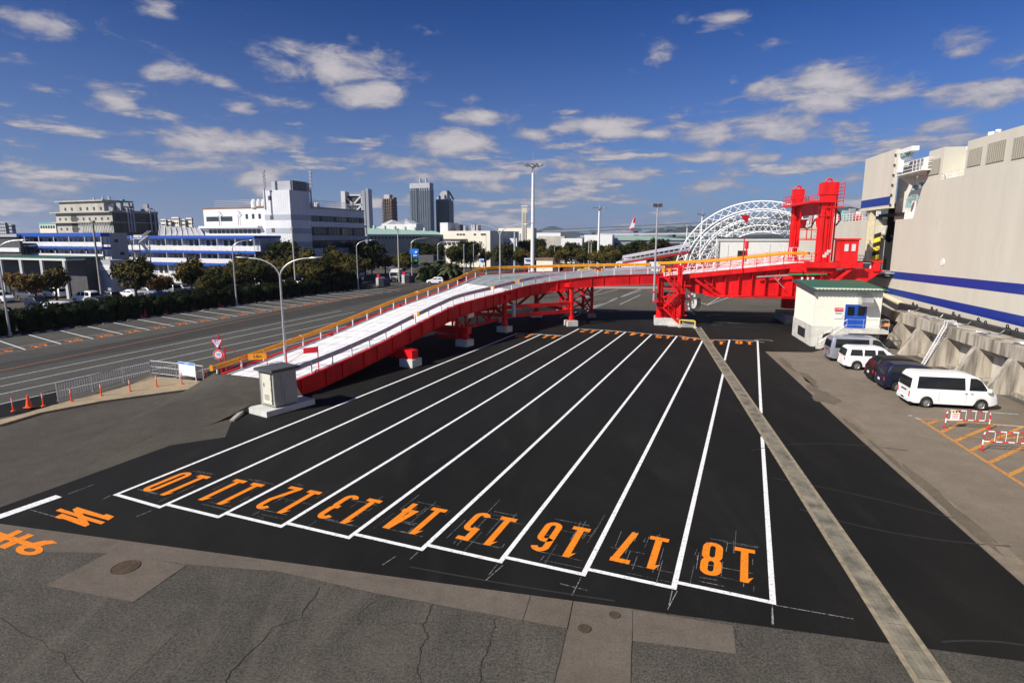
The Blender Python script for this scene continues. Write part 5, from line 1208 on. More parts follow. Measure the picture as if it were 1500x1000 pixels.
mb = MB(); mb.extr([W(ha-.58, hb-.3, zf0-.28), W(ha-.58, hb-.3, zf0+.02), W(ha+hd+.35, hb-.3, zb0+.05), W(ha+hd+.35, hb-.3, zb0-.25)], W(0, .05)-W(0, 0)); obj('verge_board', mb, M['bdark'], hut)

# star shaped opening in the base on the side, and one in the front
for (fa, pts, fr_) in (('s', [(.9, 1.45), (2.3, .85), (4.0, 1.0), (3.6, .62), (3.9, .15), (2.4, .3), (1.9, .15), (2.1, .6)], 0),):
    pass
mb = MB(); mb.extr([W(ha+2.0+.3*0, hb-.012, .45), W(ha+4.6, hb-.012, .45), W(ha+4.6, hb-.012, 1.35), W(ha+2.0, hb-.012, 1.35)], W(0, .012)-W(0, 0)); obj('base_opening', mb, M['dark'], hut)
mb = MB(); mb.extr([W(ha-.012, hb+1.0, .75), W(ha-.012, hb+2.6, .75), W(ha-.012, hb+2.6, 1.5), W(ha-.012, hb+1.0, 1.25)], W(.012, 0)-W(0, 0)); obj('base_opening', mb, M['dark'], hut)
# platform and stairs in front
db = hb+2.75
lp = thing('hut_stairs', 'concrete landing and stairs with grey handrail in front of the blue door', 'stairs', tuple(W(ha, hb+1)))
mb = MB(); wb(mb, ha-1.25, ha, hb+2.55, hb+hw+.25, zf-.42, zf-.12); obj('landing', mb, M['hutb'], lp)
mb = MB(); wb(mb, ha-.9, ha-.1, hb+2.8, hb+3.4, zf-1.0, zf-.42); obj('corbel', mb, M['hutb'], lp)
mb = MB(); wb(mb, ha-.9, ha-.2, hb+4.3, hb+hw-.6, 0, zf-.42); obj('pillar', mb, M['concd'], lp)
mb = MB(); n_ = 9
for k in range(n_):
    t = k/n_; z = .0+(zf-.12)*(k+1)/n_; b = hb+.35+2.2*t; wb(mb, ha-1.2, ha-.15, b, b+2.2/n_+.03, z-.16, z)
obj('steps', mb, M['hutb'], lp)
for a in (ha-1.28, ha-.13):
    mb = MB(); mb.extr([W(a, hb+.15, 0), W(a, hb+.55, 0), W(a, hb+2.75, zf-.5), W(a, hb+2.75, zf-.05), W(a, hb+2.5, zf-.05), W(a, hb+.15, .15)], W(.08, 0)-W(0, 0)); obj('stringer', mb, M['hutb'], lp)
mb = MB(); a = ha-1.24
for h in (.45, .95):
    mb.tube([W(a, hb+.3, .1+h), W(a, hb+2.55, zf-.12+h), W(a, hb+hw+.2, zf-.12+h), W(ha-.1, hb+hw+.2, zf-.12+h)], .025, 6)
for b in (.3, 1.4): mb.tube([W(a, hb+b, .1+(b-.3)*.8), W(a, hb+b, .1+(b-.3)*.8+.95)], .025, 6)
for b in (2.55, 3.9, 5.3, hw+.2): mb.tube([W(a, hb+b, zf-.12), W(a, hb+b, zf+.83)], .025, 6)
obj('handrail', mb, M['galv'], lp)
mb = MB(); wb(mb, ha-.02, ha+.06, db-.04, db+1.74, zf-.12, zf+2.05); dfm = obj('door_frame', mb, M['blue'], hut)
for s_ in (0, 1):
    b0 = db+.01+s_*.85; mb = MB(); wb(mb, ha-.06, ha-.02, b0, b0+.83, zf-.08, zf+2.0); d_ = obj('door', mb, M['door'], hut)
    mb = MB(); wb(mb, ha-.075, ha-.06, b0+.12, b0+.71, zf+1.05, zf+1.85); obj('door_window', mb, M['glass'], d_)
    mb = MB(); mb.cbox(W(ha-.1, b0+(.76 if s_ == 0 else .1), zf+.85), .1, .05, .1); obj('door_handle', mb, M['steel'], d_)
mb = MB()       # metal duct hood above the door
pr = [(0, zf+3.0), (-.35, zf+3.05), (-.8, zf+2.75), (-1.0, zf+2.35), (-1.0, zf+2.0), (-.2, zf+2.0), (0, zf+2.4)]
mb.extr([W(ha+x, db+.95, z) for x, z in pr], W(0, .95)-W(0, 0)); obj('duct_hood', mb, M['steel'], hut)
sg = MB(); wb(sg, ha-.035, ha-.005, hb+1.8, hb+2.5, zf+1.42, zf+1.72); sgn = obj('red_sign', sg, M['signred'], hut)
text_mesh('立入禁止', .17, frame(W(ha-.045, hb+2.15, zf+1.57), W(0, 1)-W(0, 0), UP), 'sign_text', M['signw'], sgn)
sg = MB(); wb(sg, ha-.035, ha-.005, hb+1.87, hb+2.45, zf+1.2, zf+1.26); obj('small_plate', sg, M['bgrey'], hut)
sg = MB(); wb(sg, ha-.03, ha-.005, hb+1.8, hb+2.5, zf+.75, zf+1.1); obj('notice', sg, M['signw'], hut)

# ================================================================== VANS AND CARS
def car(kind, label=None, paint=None, col=None, far_=False, group=None, cat='van'):
    K = dict(
     hiace=dict(L=5.3, w=.94, top=[(0, 2.02), (.15, 2.2), (.6, 2.24), (3.3, 2.24), (3.75, 2.18), (4.15, 2.0), (4.85, 1.28), (5.15, 1.08), (5.27, .8), (5.3, .6)], belt=1.18, tum=.16, wz=.34, wx=(1.05, 4.3), side=[(.38, 3.28, 1.02), (3.5, 4.62, 1.0)], ws=(4.16, 4.82), rear=(1.25, 1.85), rs=.09, br=[(.14, 1.08)]),
     delica=dict(L=4.75, w=.9, top=[(0, 1.7), (.12, 1.84), (.5, 1.9), (2.6, 1.9), (3.0, 1.84), (3.85, 1.22), (4.4, 1.1), (4.7, .9), (4.75, .55)], belt=1.12, tum=.17, wz=.36, wx=(.95, 3.8), side=[(.35, 1.35, 1), (1.45, 2.35, 1), (2.45, 3.3, 1)], ws=(3.02, 3.78), rear=(1.15, 1.68), rs=.16),
     mpv=dict(L=4.75, w=.88, top=[(0, 1.45), (.1, 1.72), (.35, 1.84), (1.6, 1.88), (2.4, 1.83), (2.9, 1.68), (3.85, 1.12), (4.4, .95), (4.7, .75), (4.75, .5)], belt=1.04, tum=.2, wz=.34, wx=(.85, 3.75), side=[(.4, 1.3, 1), (1.4, 2.3, 1), (2.4, 3.4, 1)], ws=(2.92, 3.74), rear=(1.08, 1.55), rs=.25),
     sedan=dict(L=4.5, w=.86, top=[(0, .98), (.25, 1.04), (.75, 1.06), (1.35, 1.42), (2.4, 1.46), (3.1, 1.05), (3.9, .95), (4.4, .75), (4.5, .5)], belt=.95, tum=.2, wz=.32, wx=(.85, 3.55), side=[(1.0, 2.0, 1), (2.1, 3.0, 1)], ws=(2.45, 3.08), rear=None, rs=0),
     hatch=dict(L=3.6, w=.8, top=[(0, 1.1), (.1, 1.4), (.3, 1.5), (1.9, 1.52), (2.6, 1.05), (3.2, .93), (3.55, .75), (3.6, .5)], belt=.98, tum=.16, wz=.3, wx=(.6, 2.95), side=[(.3, 1.15, 1), (1.25, 2.4, 1)], ws=(1.98, 2.56), rear=(1.0, 1.35), rs=.15),
    )[kind]
    L, w_, belt, tum = K['L'], K['w'], K['belt'], K['tum']; Hm = max(z for _, z in K['top'])
    def top(x):
        T = K['top']
        for i in range(len(T)-1):
            if T[i][0] <= x <= T[i+1][0]: t = (x-T[i][0])/(T[i+1][0]-T[i][0]); t_ = t; return T[i][1]*(1-t_)+T[i+1][1]*t_
        return T[-1][1]
    wr_ = K['wz']*1.22
    def zb(x):
        z = .24
        for wx in K['wx']:
            d = abs(x-wx)
            if d < wr_: z = max(z, K['wz']+sqrt(max(0, wr_**2-d*d))-.02)
        if x < .3: z = max(z, .24+.12*(1-x/.3))
        if x > L-.4: z = max(z, .24+.1*(x-L+.4)/.4)
        return z
    def half(x):
        e = max(0, .5-x)/.5; f_ = max(0, x-(L-.9))/.9; return w_*(1-.05*e*e-.2*f_**2.2)
    def sh(x, z): return x+(max(0, z-belt)*K['rs']*2*(1-x/.7) if x < .7 else 0)
    def prof(x):
        tp, h = top(x), half(x); bl = min(belt, tp-.05); wrf = h-.02-tum*max(0, tp-.1-bl)/(Hm-.1-belt)*h/w_
        zl = zb(x)
        return [(0, zl+.02), (h*.86, zl), (h-.01, zl+.06 if zl < .5 else zl+.02), (h, max(zl+.05, .62)), (h-.012, max(zl+.08, bl-.12)), (h-.025, max(bl, zl+.1)), (wrf, max(tp-.1, bl+.0)), (wrf-.06, tp-.03), (wrf*.6, tp-.004), (0, tp+.006)]
    def side_y(x, z):
        P = prof(x)
        for i in range(1, len(P)-1):
            if P[i][1] <= z <= P[i+1][1] and P[i+1][1] > P[i][1]: t = (z-P[i][1])/(P[i+1][1]-P[i][1]); return P[i][0]*(1-t)+P[i+1][0]*t
        return P[-3][0]
    xs = sorted(set([0, .03, .12, L-.03, L]+[k*L/(26 if far_ else 60) for k in range((26 if far_ else 60)+1)]+[t for t, _ in K['top']]))
    body = MB(); rings = []
    for x in xs:
        P = prof(x); rings.append([Vector((sh(x, z), y, z)) for y, z in P]+[Vector((sh(x, z), -y, z)) for y, z in P[-2:0:-1]])
    n = len(rings[0]); vs = [v for r in rings for v in r]; fs = [(i*n+(k+1) % n, i*n+k, (i+1)*n+k, (i+1)*n+(k+1) % n) for i in range(len(xs)-1) for k in range(n)]
    fs += [tuple(range(n)), tuple(range((len(xs)-1)*n, len(xs)*n))[::-1]]
    body.mesh(vs, fs)
    root = thing(cat if cat in ('van',) else 'parked_car', label or 'car', cat, (0,0,0), 0, group)
    if cat == 'van': root.name = 'parked_van'
    INV[root.name] = Matrix.Identity(4)
    bo = obj('body', body, paint, root, True)
    if far_: bo.material_slots[0].link = 'OBJECT'; bo.material_slots[0].material = paint
    def glasspatch(fn, nu, nv, nm='window', m_=None):
        g = MB(); vs = [fn(u/nu, v/nv) for v in range(nv+1) for u in range(nu+1)]; g.mesh(vs, [(v*(nu+1)+u, v*(nu+1)+u+1, (v+1)*(nu+1)+u+1, (v+1)*(nu+1)+u) for v in range(nv) for u in range(nu)])
        return obj(nm, g, m_ or M['glass'], bo if not far_ else root, True)
    for (xa, xb, q) in K['side']:
        for s in (1, -1):
            front = (xa, xb, q) == K['side'][-1]
            def fn(u, v):
                z = belt+.07+(min(Hm, 3)-.22-belt-.07)*v; xA = xa+.04*v; xB = xb-(.62*(xb-xa)*v*.75 if front and kind != 'x' else .05*v*(1 if not front else 0)); x = xA+(xB-xA)*u
                z = min(z, top(x)-.1); return Vector((sh(x, z), s*(side_y(x, z)+.012), z))
            glasspatch(fn, 8, 4, 'side_window')
    xa, xb = K['ws']
    def fw(u, v):
        x = xa+(xb-xa)*v+.02; hw_ = prof(x)[6][0]-.03; y = -hw_+2*hw_*u; return Vector((x, y, top(x)+.012-.02*(2*u-1)**4))
    glasspatch(fw, 8, 4, 'windscreen')
    if K['rear']:
        z0, z1 = K['rear']
        def fr(u, v):
            z = z0+(z1-z0)*v; hw_ = prof(.1)[5][0]-.07-(z-belt)*tum*.55; return Vector((sh(0, z)-.014, -hw_+2*hw_*u, z))
        glasspatch(fr, 4, 3, 'rear_window')
    tl = MB()
    for s in (1, -1):
        zc = belt-.2 if kind != 'hiace' else .86
        g = MB(); hh = .34 if kind in ('hiace',) else .2
        g.box(-.016, .07, s*(w_-.145)-.055, s*(w_-.145)+.055, zc-hh/2, zc+hh/2)
        g2 = g; obj('tail_lamp', g2, M['lampr'], root)
        g = MB(); g.box(L-.26, L-.10, s*(w_-.32)-.1, s*(w_-.32)+.1, .68, .86); obj('headlamp', g, M['lampc'], root)
    for i, wx in enumerate(K['wx']):
        for s in (1, -1):
            g = MB(); R = K['wz']; y0 = s*(w_-.2); 
            pr_ = [(R*.62, 0), (R*.66, .02), (R*.95, .0), (R, .04), (R, .16), (R*.95, .2), (R*.66, .19), (R*.62, .19)]
            g.lathe([(r_, s*(h_-.1)) for r_, h_ in pr_], (wx, s*(w_-.105), R), 14 if far_ else 28, 'y'); wo_ = obj('wheel', g, M['tyre'], root, True)
            g = MB(); yy = w_-.045
            g.lathe([(R*.64, s*(yy-.0)), (R*.60, s*(yy-.01)), (R*.56, s*(yy-.05))], (wx, 0, R), 14 if far_ else 28, 'y')
            g.lathe([(R*.58, s*(yy-.1)), (0, s*(yy-.1))], (wx, 0, R), 12, 'y')
            ns = 6
            for q in range(ns):
                a = 2*pi*q/ns; d_ = Vector((cos(a), 0, sin(a))); c = Vector((wx, s*(yy-.04), R)); g.beam(c, c+d_*R*.6, .05, R*.2, (0, 1, 0)) if 0 else g.beam(c, c+d_*R*.6, R*.17, .03, (0, 1, 0))
            g.lathe([(R*.16, s*(yy-.01)), (R*.14, s*(yy)), (0, s*yy)], (wx, 0, R), 10, 'y')
            obj('rim', g, M['rim'], wo_, True)
            if not far_:
                g = MB(); g.lathe([(R*1.16, s*(w_-.42)), (R*1.16, s*(w_-.03))], (wx, 0, R), 24, 'y'); g.lathe([(R*1.16, s*(w_-.42)), (0, s*(w_-.42))], (wx, 0, R), 24, 'y'); obj('wheel_well', g, M['dark'], root)
    if not far_:
        g = MB(); g.box(.06, L-.2, -w_*.8, w_*.8, .2, .34); obj('underbody', g, M['dark'], root)
        g = MB(); g.box(-.05, .1, -w_*.9, w_*.9, .36, .56); bm_ = obj('rear_bumper', g, paint, root)
        g = MB(); g.box(-.062, -.05, -.17, .17, .62, .78) if kind != 'hiace' else g.box(-.062, -.05, -.2, .2, .44, .55); obj('number_plate', g, M['signw'] if kind != 'hiace' else M['dark'], root)
        if kind == 'hiace':
            g = MB(); g.box(-.02, .0, -.35, .35, .98, 1.06); obj('rear_garnish', g, M['dark'], root)
        g = MB()
        for s in (1, -1): g.box(K['ws'][1]-.32, K['ws'][1]-.12, s*(w_+.02), s*(w_+.2), belt+.04, belt+.26)
        obj('mirror', g, paint, root)
        g = MB()
        for s in (1, -1):
            for xd in ([3.36, 4.9 if 0 else 1.75] if kind == 'hiace' else [K['side'][-1][0], K['side'][-1][0]-1.0]):
                for k in range(6):
                    z0 = .42+(belt-.1-.42)*k/6; z1 = .42+(belt-.1-.42)*(k+1)/6; y0_, y1_ = side_y(xd, z0)+.003, side_y(xd, z1)+.003
                    g.face([(xd, s*y0_, z0), (xd+.012, s*y0_, z0), (xd+.012, s*y1_, z1), (xd, s*y1_, z1)])
            xh = K['side'][-1][0]+.1; g.box(xh, xh+.16, s*(w_-.01), s*(w_+.015), belt-.16, belt-.12)
            g.box(xh-.34, xh-.18, s*(w_-.01), s*(w_+.015), belt-.16, belt-.12)
        obj('door_seams', g, M['bdark'], root)
    return root
vrz = -S12
VS = {'hiace': (.88, .95, .93), 'delica': (.9, .95, .94), 'mpv': (.95, .97, .97)}
M['glass'].node_tree.nodes['Principled BSDF'].inputs['Specular IOR Level'].default_value = .4
def _vp(x, y):
    q = G(x, y); return (q.x*sin(S12)+q.y*cos(S12)+.75, q.x*cos(S12)-q.y*sin(S12)+.05)
def putvan(kind, a, b, paint, label, dz=0.):
    r = car(kind, label, paint, group='vans parked in a row by the quay wall'); r.location = W(a, b, .006); r.rotation_euler.z = vrz+dz; r.scale = VS[kind]; return r
putvan('hiace', 38.9, 16.25, M['white'], 'long white high roof van, nearest in the row, all side windows dark')
putvan('mpv', *_vp(1292,572), M['navy'], 'dark blue car parked right behind the long white van')
putvan('mpv', *_vp(1276,561), M['blackcar'], 'black car between the dark blue one and the white minivan')
putvan('delica', *_vp(1235,541), M['white'], 'white minivan with silver lower bumper parked beside the silver van')
putvan('hiace', *_vp(1213,529), M['silver'], 'silver grey van, farthest in the row beside the cream hut')

# ================================================================== BARRIERS
def barrier(p, q, label, sign=False):
    d = (q-p); L_ = d.length; rz = atan2(d.y, d.x); r = thing('pipe_barrier', label, 'barrier', tuple(p), rz, 'red and white pipe barriers at the orange hatching'); INV[r.name] = Matrix.Identity(4)
    def banded(pts, m0, m1, step=.26):
        mb = MB(); mb.mat(0); k = 0; acc = 0
        P = [Vector(x) for x in pts]; dens_ = []
        for i in range(len(P)-1):
            n_ = max(1, int((P[i+1]-P[i]).length/step+.5))
            for j in range(n_): dens_.append((P[i].lerp(P[i+1], j/n_), P[i].lerp(P[i+1], (j+1)/n_)))
        for a_, b_ in dens_: mb.mat(k % 2); mb.tube([a_, b_], .028, 8); k += 1
        return mb
    H_ = .98; c = .16
    mb = banded([(0,0,.06), (0,0,H_-c), (c*.3,0,H_-c*.3), (c,0,H_), (L_-c,0,H_), (L_-c*.3,0,H_-c*.3), (L_,0,H_-c), (L_,0,.06)], 0, 1, .27); obj('frame', mb, [M['signred'], M['signw']], r, True)
    mb = banded([(0,0,.48), (L_,0,.48)], 0, 1); obj('lower_rail', mb, [M['signw'], M['signred']], r, True)
    for k in range(1, 9):
        x = L_*k/9; mb = MB(); mb.tube([(x,0,.48), (x,0,H_)], .012, 6); obj('bar', mb, M['signred'] if k % 2 else M['signw'], r)
    for x in (0, L_):
        mb = MB(); mb.tube([(x,-.24,.04), (x,.24,.04)], .024, 6); obj('foot', mb, M['signred'], r)
    if sign:
        mb = MB(); mb.box(.18, .62, -.05, -.035, .47, .9); sg = obj('sign_panel', mb, M['signw'], r)
        mb = MB()
        for k in range(6): mb.mat(k % 2); mb.box(.18+k*.44/6, .18+(k+1)*.44/6, -.055, -.034, .9, .97)
        obj('hazard_top', mb, [M['yellowp'], M['black']], sg)
        for z_ in (.8, .7, .6): mb = MB(); mb.box(.26, .54, -.056, -.051, z_, z_+.03); obj('print', mb, M['signred'], sg)
    return r
barrier(G(1384,627), G(1448,629), 'red and white pipe barrier with a small white notice, standing before the white van', True)
barrier(G(1438,660), G(1512,664), 'red and white pipe barrier cut by the right edge of the picture')
barrier(G(1440,641), G(1437,660)+Vector((0.4,2.2,0)), 'white and red pipe barrier seen nearly end on between the two others') if 0 else None

# ================================================================== CABINET HOUSE AND LAMP AT THE RAMP FOOT
cb = thing('electric_cabinet', 'grey cabinet house with cream steel door and dark flat roof on a concrete plinth', 'cabinet', tuple(G(404, 598)))
f1 = G(365, 605); f2 = G(391, 612); f3 = G(450, 590)
ux = (f2-f1).normalized(); vy = Vector((-ux.y, ux.x, 0)); 
c0 = G(404, 600)      # near corner of the cabinet on the plinth
pl0 = f1+Vector((0,0,0))
mb = MB(); lw = (f2-f1).length*1.0
mb.prism([(q.x, q.y) for q in (f1, f1+ux*.35-vy*.0, f2, f2+vy*3.3, f2+vy*3.3-ux*2.0, f1+vy*.9-ux*.0, f1+vy*.25-ux*.12)], 0, .34); obj('plinth', mb, M['ped'], cb)
zc = .34; n0 = G(402, 596, .34) ; wc = 1.55; dc = 1.75; hc = 2.25
n0 = at(404, 598, z=.34); wc, dc, hc = 1.38, 1.5, 2.02
q0 = n0-ux*wc
mb = MB(); mb.obox(q0+UP*.08, ux*wc, vy*dc, UP*hc); obj('body', mb, M['cab'], cb)
mb = MB(); mb.obox(q0+ux*.06+vy*.06, ux*(wc-.12), vy*(dc-.12), UP*.08); obj('base_frame', mb, M['bdark'], cb)
mb = MB(); mb.obox(q0-ux*.16-vy*.22+UP*(hc+.08), ux*(wc+.32), vy*(dc+.42), UP*.14); mb.obox(q0-ux*.1-vy*.16+UP*(hc+.22), ux*(wc+.2), vy*(dc+.3), UP*.03); obj('roof', mb, M['cabroof'], cb)
mb = MB(); mb.obox(q0+ux*.3-vy*.03+UP*.16, ux*.9, vy*.03, UP*1.84); fr_ = obj('door_frame', mb, M['bdark'], cb)
mb = MB(); mb.obox(q0+ux*.35-vy*.06+UP*.2, ux*.8, vy*.03, UP*1.75); dd_ = obj('door', mb, M['cabdoor'], cb)
mb = MB(); mb.obox(q0+ux*.5-vy*.1+UP*1.2, ux*.05, vy*.04, UP*.22); obj('handle', mb, M['steel'], dd_)
for x in (0, wc-.07): mb = MB(); mb.obox(q0+ux*x-vy*.012+UP*.08, ux*.07, vy*.012, UP*hc); obj('corner_trim', mb, M['steel'], cb)
mb = MB()
for k in range(5): mb.obox(q0+ux*.5-vy*.07+UP*(.42+.07*k), ux*.45, vy*.015, UP*.025)
obj('vent_slats', mb, M['bdark'], dd_)
for z_ in (.35, 1.0, 1.65): mb = MB(); mb.obox(q0+ux*1.14-vy*.08+UP*z_, ux*.03, vy*.05, UP*.14); obj('hinge', mb, M['steel'], dd_)
mb = MB(); e_ = q0+ux*(wc+.03)+vy*.5; mb.tube([e_+UP*.1, e_+UP*(hc-.1)], .03, 8); mb.tube([e_+vy*.14+UP*.1, e_+vy*.14+UP*(hc-.5)], .02, 8); obj('conduit', mb, M['galv'], cb)
kb = MB(); P_ = [G(340,617), G(356,602, .12), G(378,589, .28), G(396,583, .36)]
for i in range(3): kb.beam(P_[i]+UP*.02, P_[i+1]+UP*.02, .22, .18)
tag(obj('approach_kerb', kb, M['kerb']), kind='structure')

def lamp_head(mb, p, d, ln=.75):    # cobra head
    d = Vector(d).normalized(); r = d.cross(UP).normalized(); pts = [(0, .05, .05), (.12, .09, .07), (.35, .14, .09), (.8, .13, .06), (1, .05, .03)]
    rings = []
    for t, w_, h_ in pts:
        c = p+d*ln*t; rings.append([c+r*(w_*cos(a))+UP*(h_*(sin(a) if sin(a) > 0 else .35*sin(a))) for a in [2*pi*k/10 for k in range(10)]])
    vs = [v for R in rings for v in R]; n = 10
    mb.mesh(vs, [(i*n+k, i*n+(k+1) % n, (i+1)*n+(k+1) % n, (i+1)*n+k) for i in range(len(rings)-1) for k in range(n)]+[tuple(range(n))[::-1], tuple(range((len(rings)-1)*n, len(rings)*n))])
def street_lamp(base, hgt, arm, dirs, label, r0=.1, m_='pole', group=None, rise=1.3, z0=0.):
    r = thing('street_lamp', label, 'street lamp', tuple(base), 0, group); INV[r.name] = Matrix.Identity(4)
    mb = MB(); hs_ = hgt-rise; mb.tube([(0,0,0), (0,0,hs_*.5), (0,0,hs_)], [r0, r0*.8, r0*.62], 12); mb.cbox((0,0,0), r0*4, r0*4, .04); obj('pole', mb, M[m_], r, True, world=False)
    mb = MB(); mb.cyl((0,0,hs_*.52), r0*1.05, .12, 12); mb.cyl((0,0,0), r0*1.5, .35, 12); obj('collar', mb, M[m_], r, True, world=False)
    for d in dirs:
        d = Vector(d).normalized(); mb = MB(); pts = []
        for k in range(9): t = k/8; pts.append(Vector((0,0,hs_))+d*(arm*(1-cos(t*pi/2))*.6+arm*.4*t*t)+UP*(rise*sin(t*pi/2)))
        mb.tube(pts, [r0*.6-.012*k*r0*3 for k in range(9)], 8); a_ = obj('arm', mb, M[m_], r, True, world=False)
        mb = MB(); lamp_head(mb, pts[-1]-d*.05, d+UP*.08, arm*.42 if arm > 1.2 else .6); obj('lamp_head', mb, M['lampc'] if 0 else M['steel'], a_, True, world=False)
    return r
lb = PL_ = G(424, 560); 
# foot of the tall twin lamp stands just behind the cabinet
tb = at(420, 548, z=.5); 
zt_ = at(413, 378, Y=tb.y+.0).z
street_lamp((tb.x, tb.y, 0.3), zt_-.3, 2.15, [(-1, .05, 0), (1, .0, 0)], 'tall grey twin arm street lamp behind the cabinet house', .1, rise=1.35)
tb2 = at(733, 452, z=1.55); zt2 = at(733, 329, Y=tb2.y).z
street_lamp((tb2.x, tb2.y-1.0, 0), zt2, 2.9, [(-1, .3, 0), (1, -.3, 0)], 'grey twin arm street lamp rising through the deck edge at the bend of the ramp', .12, rise=1.3)

# ================================================================== FENCE, NOTICE BOARD, DELINEATORS, SIGNS
FZ = .13
def fence_run(a, b, n_, par):
    a = a+UP*FZ; b = b+UP*FZ
    for k in range(n_):
        p, q = a.lerp(b, k/n_), a.lerp(b, (k+1)/n_); d = (q-p)
        mb = MB(); mb.tube([p, p+UP*1.12], .04, 8); mb.cbox(p, .12, .12, .03); obj('post', mb, M['galv'], par)
        mb = MB(); mb.tube([p+UP*1.05, q+UP*1.05], .025, 6); mb.tube([p+UP*.14, q+UP*.14], .02, 6); mb.tube([p+UP*.62, q+UP*.62], .02, 6)
        m_ = int(d.length/.17)
        for j in range(1, m_): x = p.lerp(q, j/m_); mb.beam(x+UP*.14, x+UP*1.05, .018, .018)
        obj('fence_panel', mb, M['galv'], par)
    mb = MB(); mb.tube([b, b+UP*1.12], .04, 8); obj('post', mb, M['galv'], par)
fA, fB, fC, fD, fE, fF = G(86,590), G(140,575), G(188,563), G(222,551), G(262,555.5), G(299,560)
fn = thing('railing_fence', 'grey vertical bar railing fence in panels along the brick footway', 'fence', tuple(fA)); fence_run(fA, fD, 3, fn)
fn2 = thing('railing_fence', 'shorter grey railing fence across the end of the brick footway, behind the notice board', 'fence', tuple(fD)); fence_run(fD, fF, 2, fn2)
bd = thing('notice_board', 'white notice board with a blue header on the railing fence', 'notice board', tuple(G(264,556))); b0, b1 = G(264,557)+UP*FZ, G(288,561)+UP*FZ
dx = (b1-b0); nrm = Vector((dx.y, -dx.x, 0)).normalized()
for p in (b0, b1): mb = MB(); mb.tube([p, p+UP*1.25], .035, 8); obj('leg', mb, M['post'], bd)
mb = MB(); mb.obox(b0+UP*.3, dx, -nrm*.04, UP*.95); pn = obj('panel', mb, M['signw'], bd)
mb = MB(); mb.obox(b0+UP*1.1+nrm*.01, dx, -nrm*.01, UP*.13); hd_ = obj('header', mb, M['signb'], bd)
text_mesh('お知らせ', .13, frame(b0+dx/2+UP*1.165+nrm*.015, dx, UP), 'header_text', M['signw'], hd_)
mb = MB()
for k in range(7): mb.obox(b0+dx*.08+UP*(.42+.09*k)+nrm*.008, dx*(.8 if k % 3 else .6), -nrm*.006, UP*.018)
obj('print_lines', mb, M['bgrey'], bd)
dl = [(20,605), (64,598), (105,590.5), (149,582.5), (191,576), (230,569), (267,565), (304,559), ]
labs = ['orange flexible post at the far left beside the orange cone', 'orange flexible post between the cone and the end of the railing fence', 'orange flexible post before the first fence panel', 'orange flexible post before the second fence panel', 'orange flexible post at the third fence panel', 'orange flexible post below the corner of the railing fence', 'orange flexible post in front of the white notice board', 'orange flexible post at the low end of the amber guard rail']
proto = None
for (x, y), lb_ in zip(dl, labs):
    if x == 0: continue
    if x == 64-0 and False: continue
    if lb_.startswith('orange flexible post between'):
        x, y = 64, 597.5
    p = G(x, y)
    if proto is None:
        proto = thing('flexible_post', lb_, 'flexible post', (0,0,0), 0, 'orange flexible posts along the footway'); INV[proto.name] = Matrix.Identity(4)
        mb = MB(); mb.lathe([(0, .05), (.11, .045), (.12, 0)][::-1], (0,0,0), 16); mb.lathe([(.12,0), (.11,.05), (.05,.07)], (0,0,0), 16); obj('base', mb, M['delin'], proto, True)
        mb = MB(); mb.lathe([(.045,.05), (.038,.1), (.038,.8), (.03,.82), (0,.82)], (0,0,0), 14); po = obj('tube', mb, M['delin'], proto, True)
        mb = MB()
        for z in (.55, .63, .71): mb.lathe([(.0395, z), (.0395, z+.045)], (0,0,0), 14)
        obj('reflective_band', mb, M['signw'], po); proto.location = p+UP*.12; nx = 1
    else: dup(proto, p+UP*.12, 0, lb_)
def cone(p, label, s=1., group=None):
    r = thing('traffic_cone', label, 'traffic cone', tuple(p), 0, group); INV[r.name] = Matrix.Identity(4)
    mb = MB(); mb.lathe([(.15*s,.04), (.035*s,.68*s), (0,.69*s)], (0,0,0), 18); obj('cone', mb, M['delin'], r, True, world=False)
    mb = MB(); mb.cbox((0,0,0), .38*s, .38*s, .04); obj('base', mb, M['delin'], r, world=False); return r
cone(G(43,599)+UP*.12, 'orange traffic cone at the left end of the footway between two flexible posts', 1.1)

sgp = thing('sign_post', 'red post with an inverted triangle slow sign above a round sign beside the ramp foot', 'road sign', tuple(G(325,553)))
bse = G(326,556)
mb = MB(); mb.tube([bse, bse+UP*3.25], .06, 10); obj('post', mb, M['redp'], sgp)
fz = Vector((0.12, -1, 0)).normalized(); rx = Vector((1, .12, 0)).normalized()
c = bse+UP*2.72+fz*.08-rx*.12
def tri(mb, c, s, th): mb.extr([c-rx*s/2+UP*s*.29, c+rx*s/2+UP*s*.29, c-UP*s*.62], fz*th)
mb = MB(); tri(mb, c, .86, .02); t_ = obj('triangle_sign', mb, M['signred'], sgp)
mb = MB(); tri(mb, c+fz*.021, .64, .006); w_o = obj('triangle_face', mb, M['signw'], t_)
text_mesh('徐行', .2, frame(c+fz*.03+UP*.08, rx, UP), 'sign_text', M['signb'], t_); text_mesh('SLOW', .1, frame(c+fz*.03-UP*.09, rx, UP), 'sign_text', M['signb'], t_)
c2 = bse+UP*1.85+fz*.08-rx*.1
mb = MB(); mb.tube([c2, c2+fz*.02], .36, 28); rr = obj('round_sign', mb, M['signw'], sgp)
mb = MB(); mb.tube([c2+fz*.02, c2+fz*.026], .34, 28); obj('red_ring', mb, M['signred'], rr); mb = MB(); mb.tube([c2+fz*.026, c2+fz*.031], .25, 28); obj('sign_face', mb, M['signw'], rr)
text_mesh('10', .3, frame(c2+fz*.036, rx, UP), 'sign_text', M['signb'], rr)
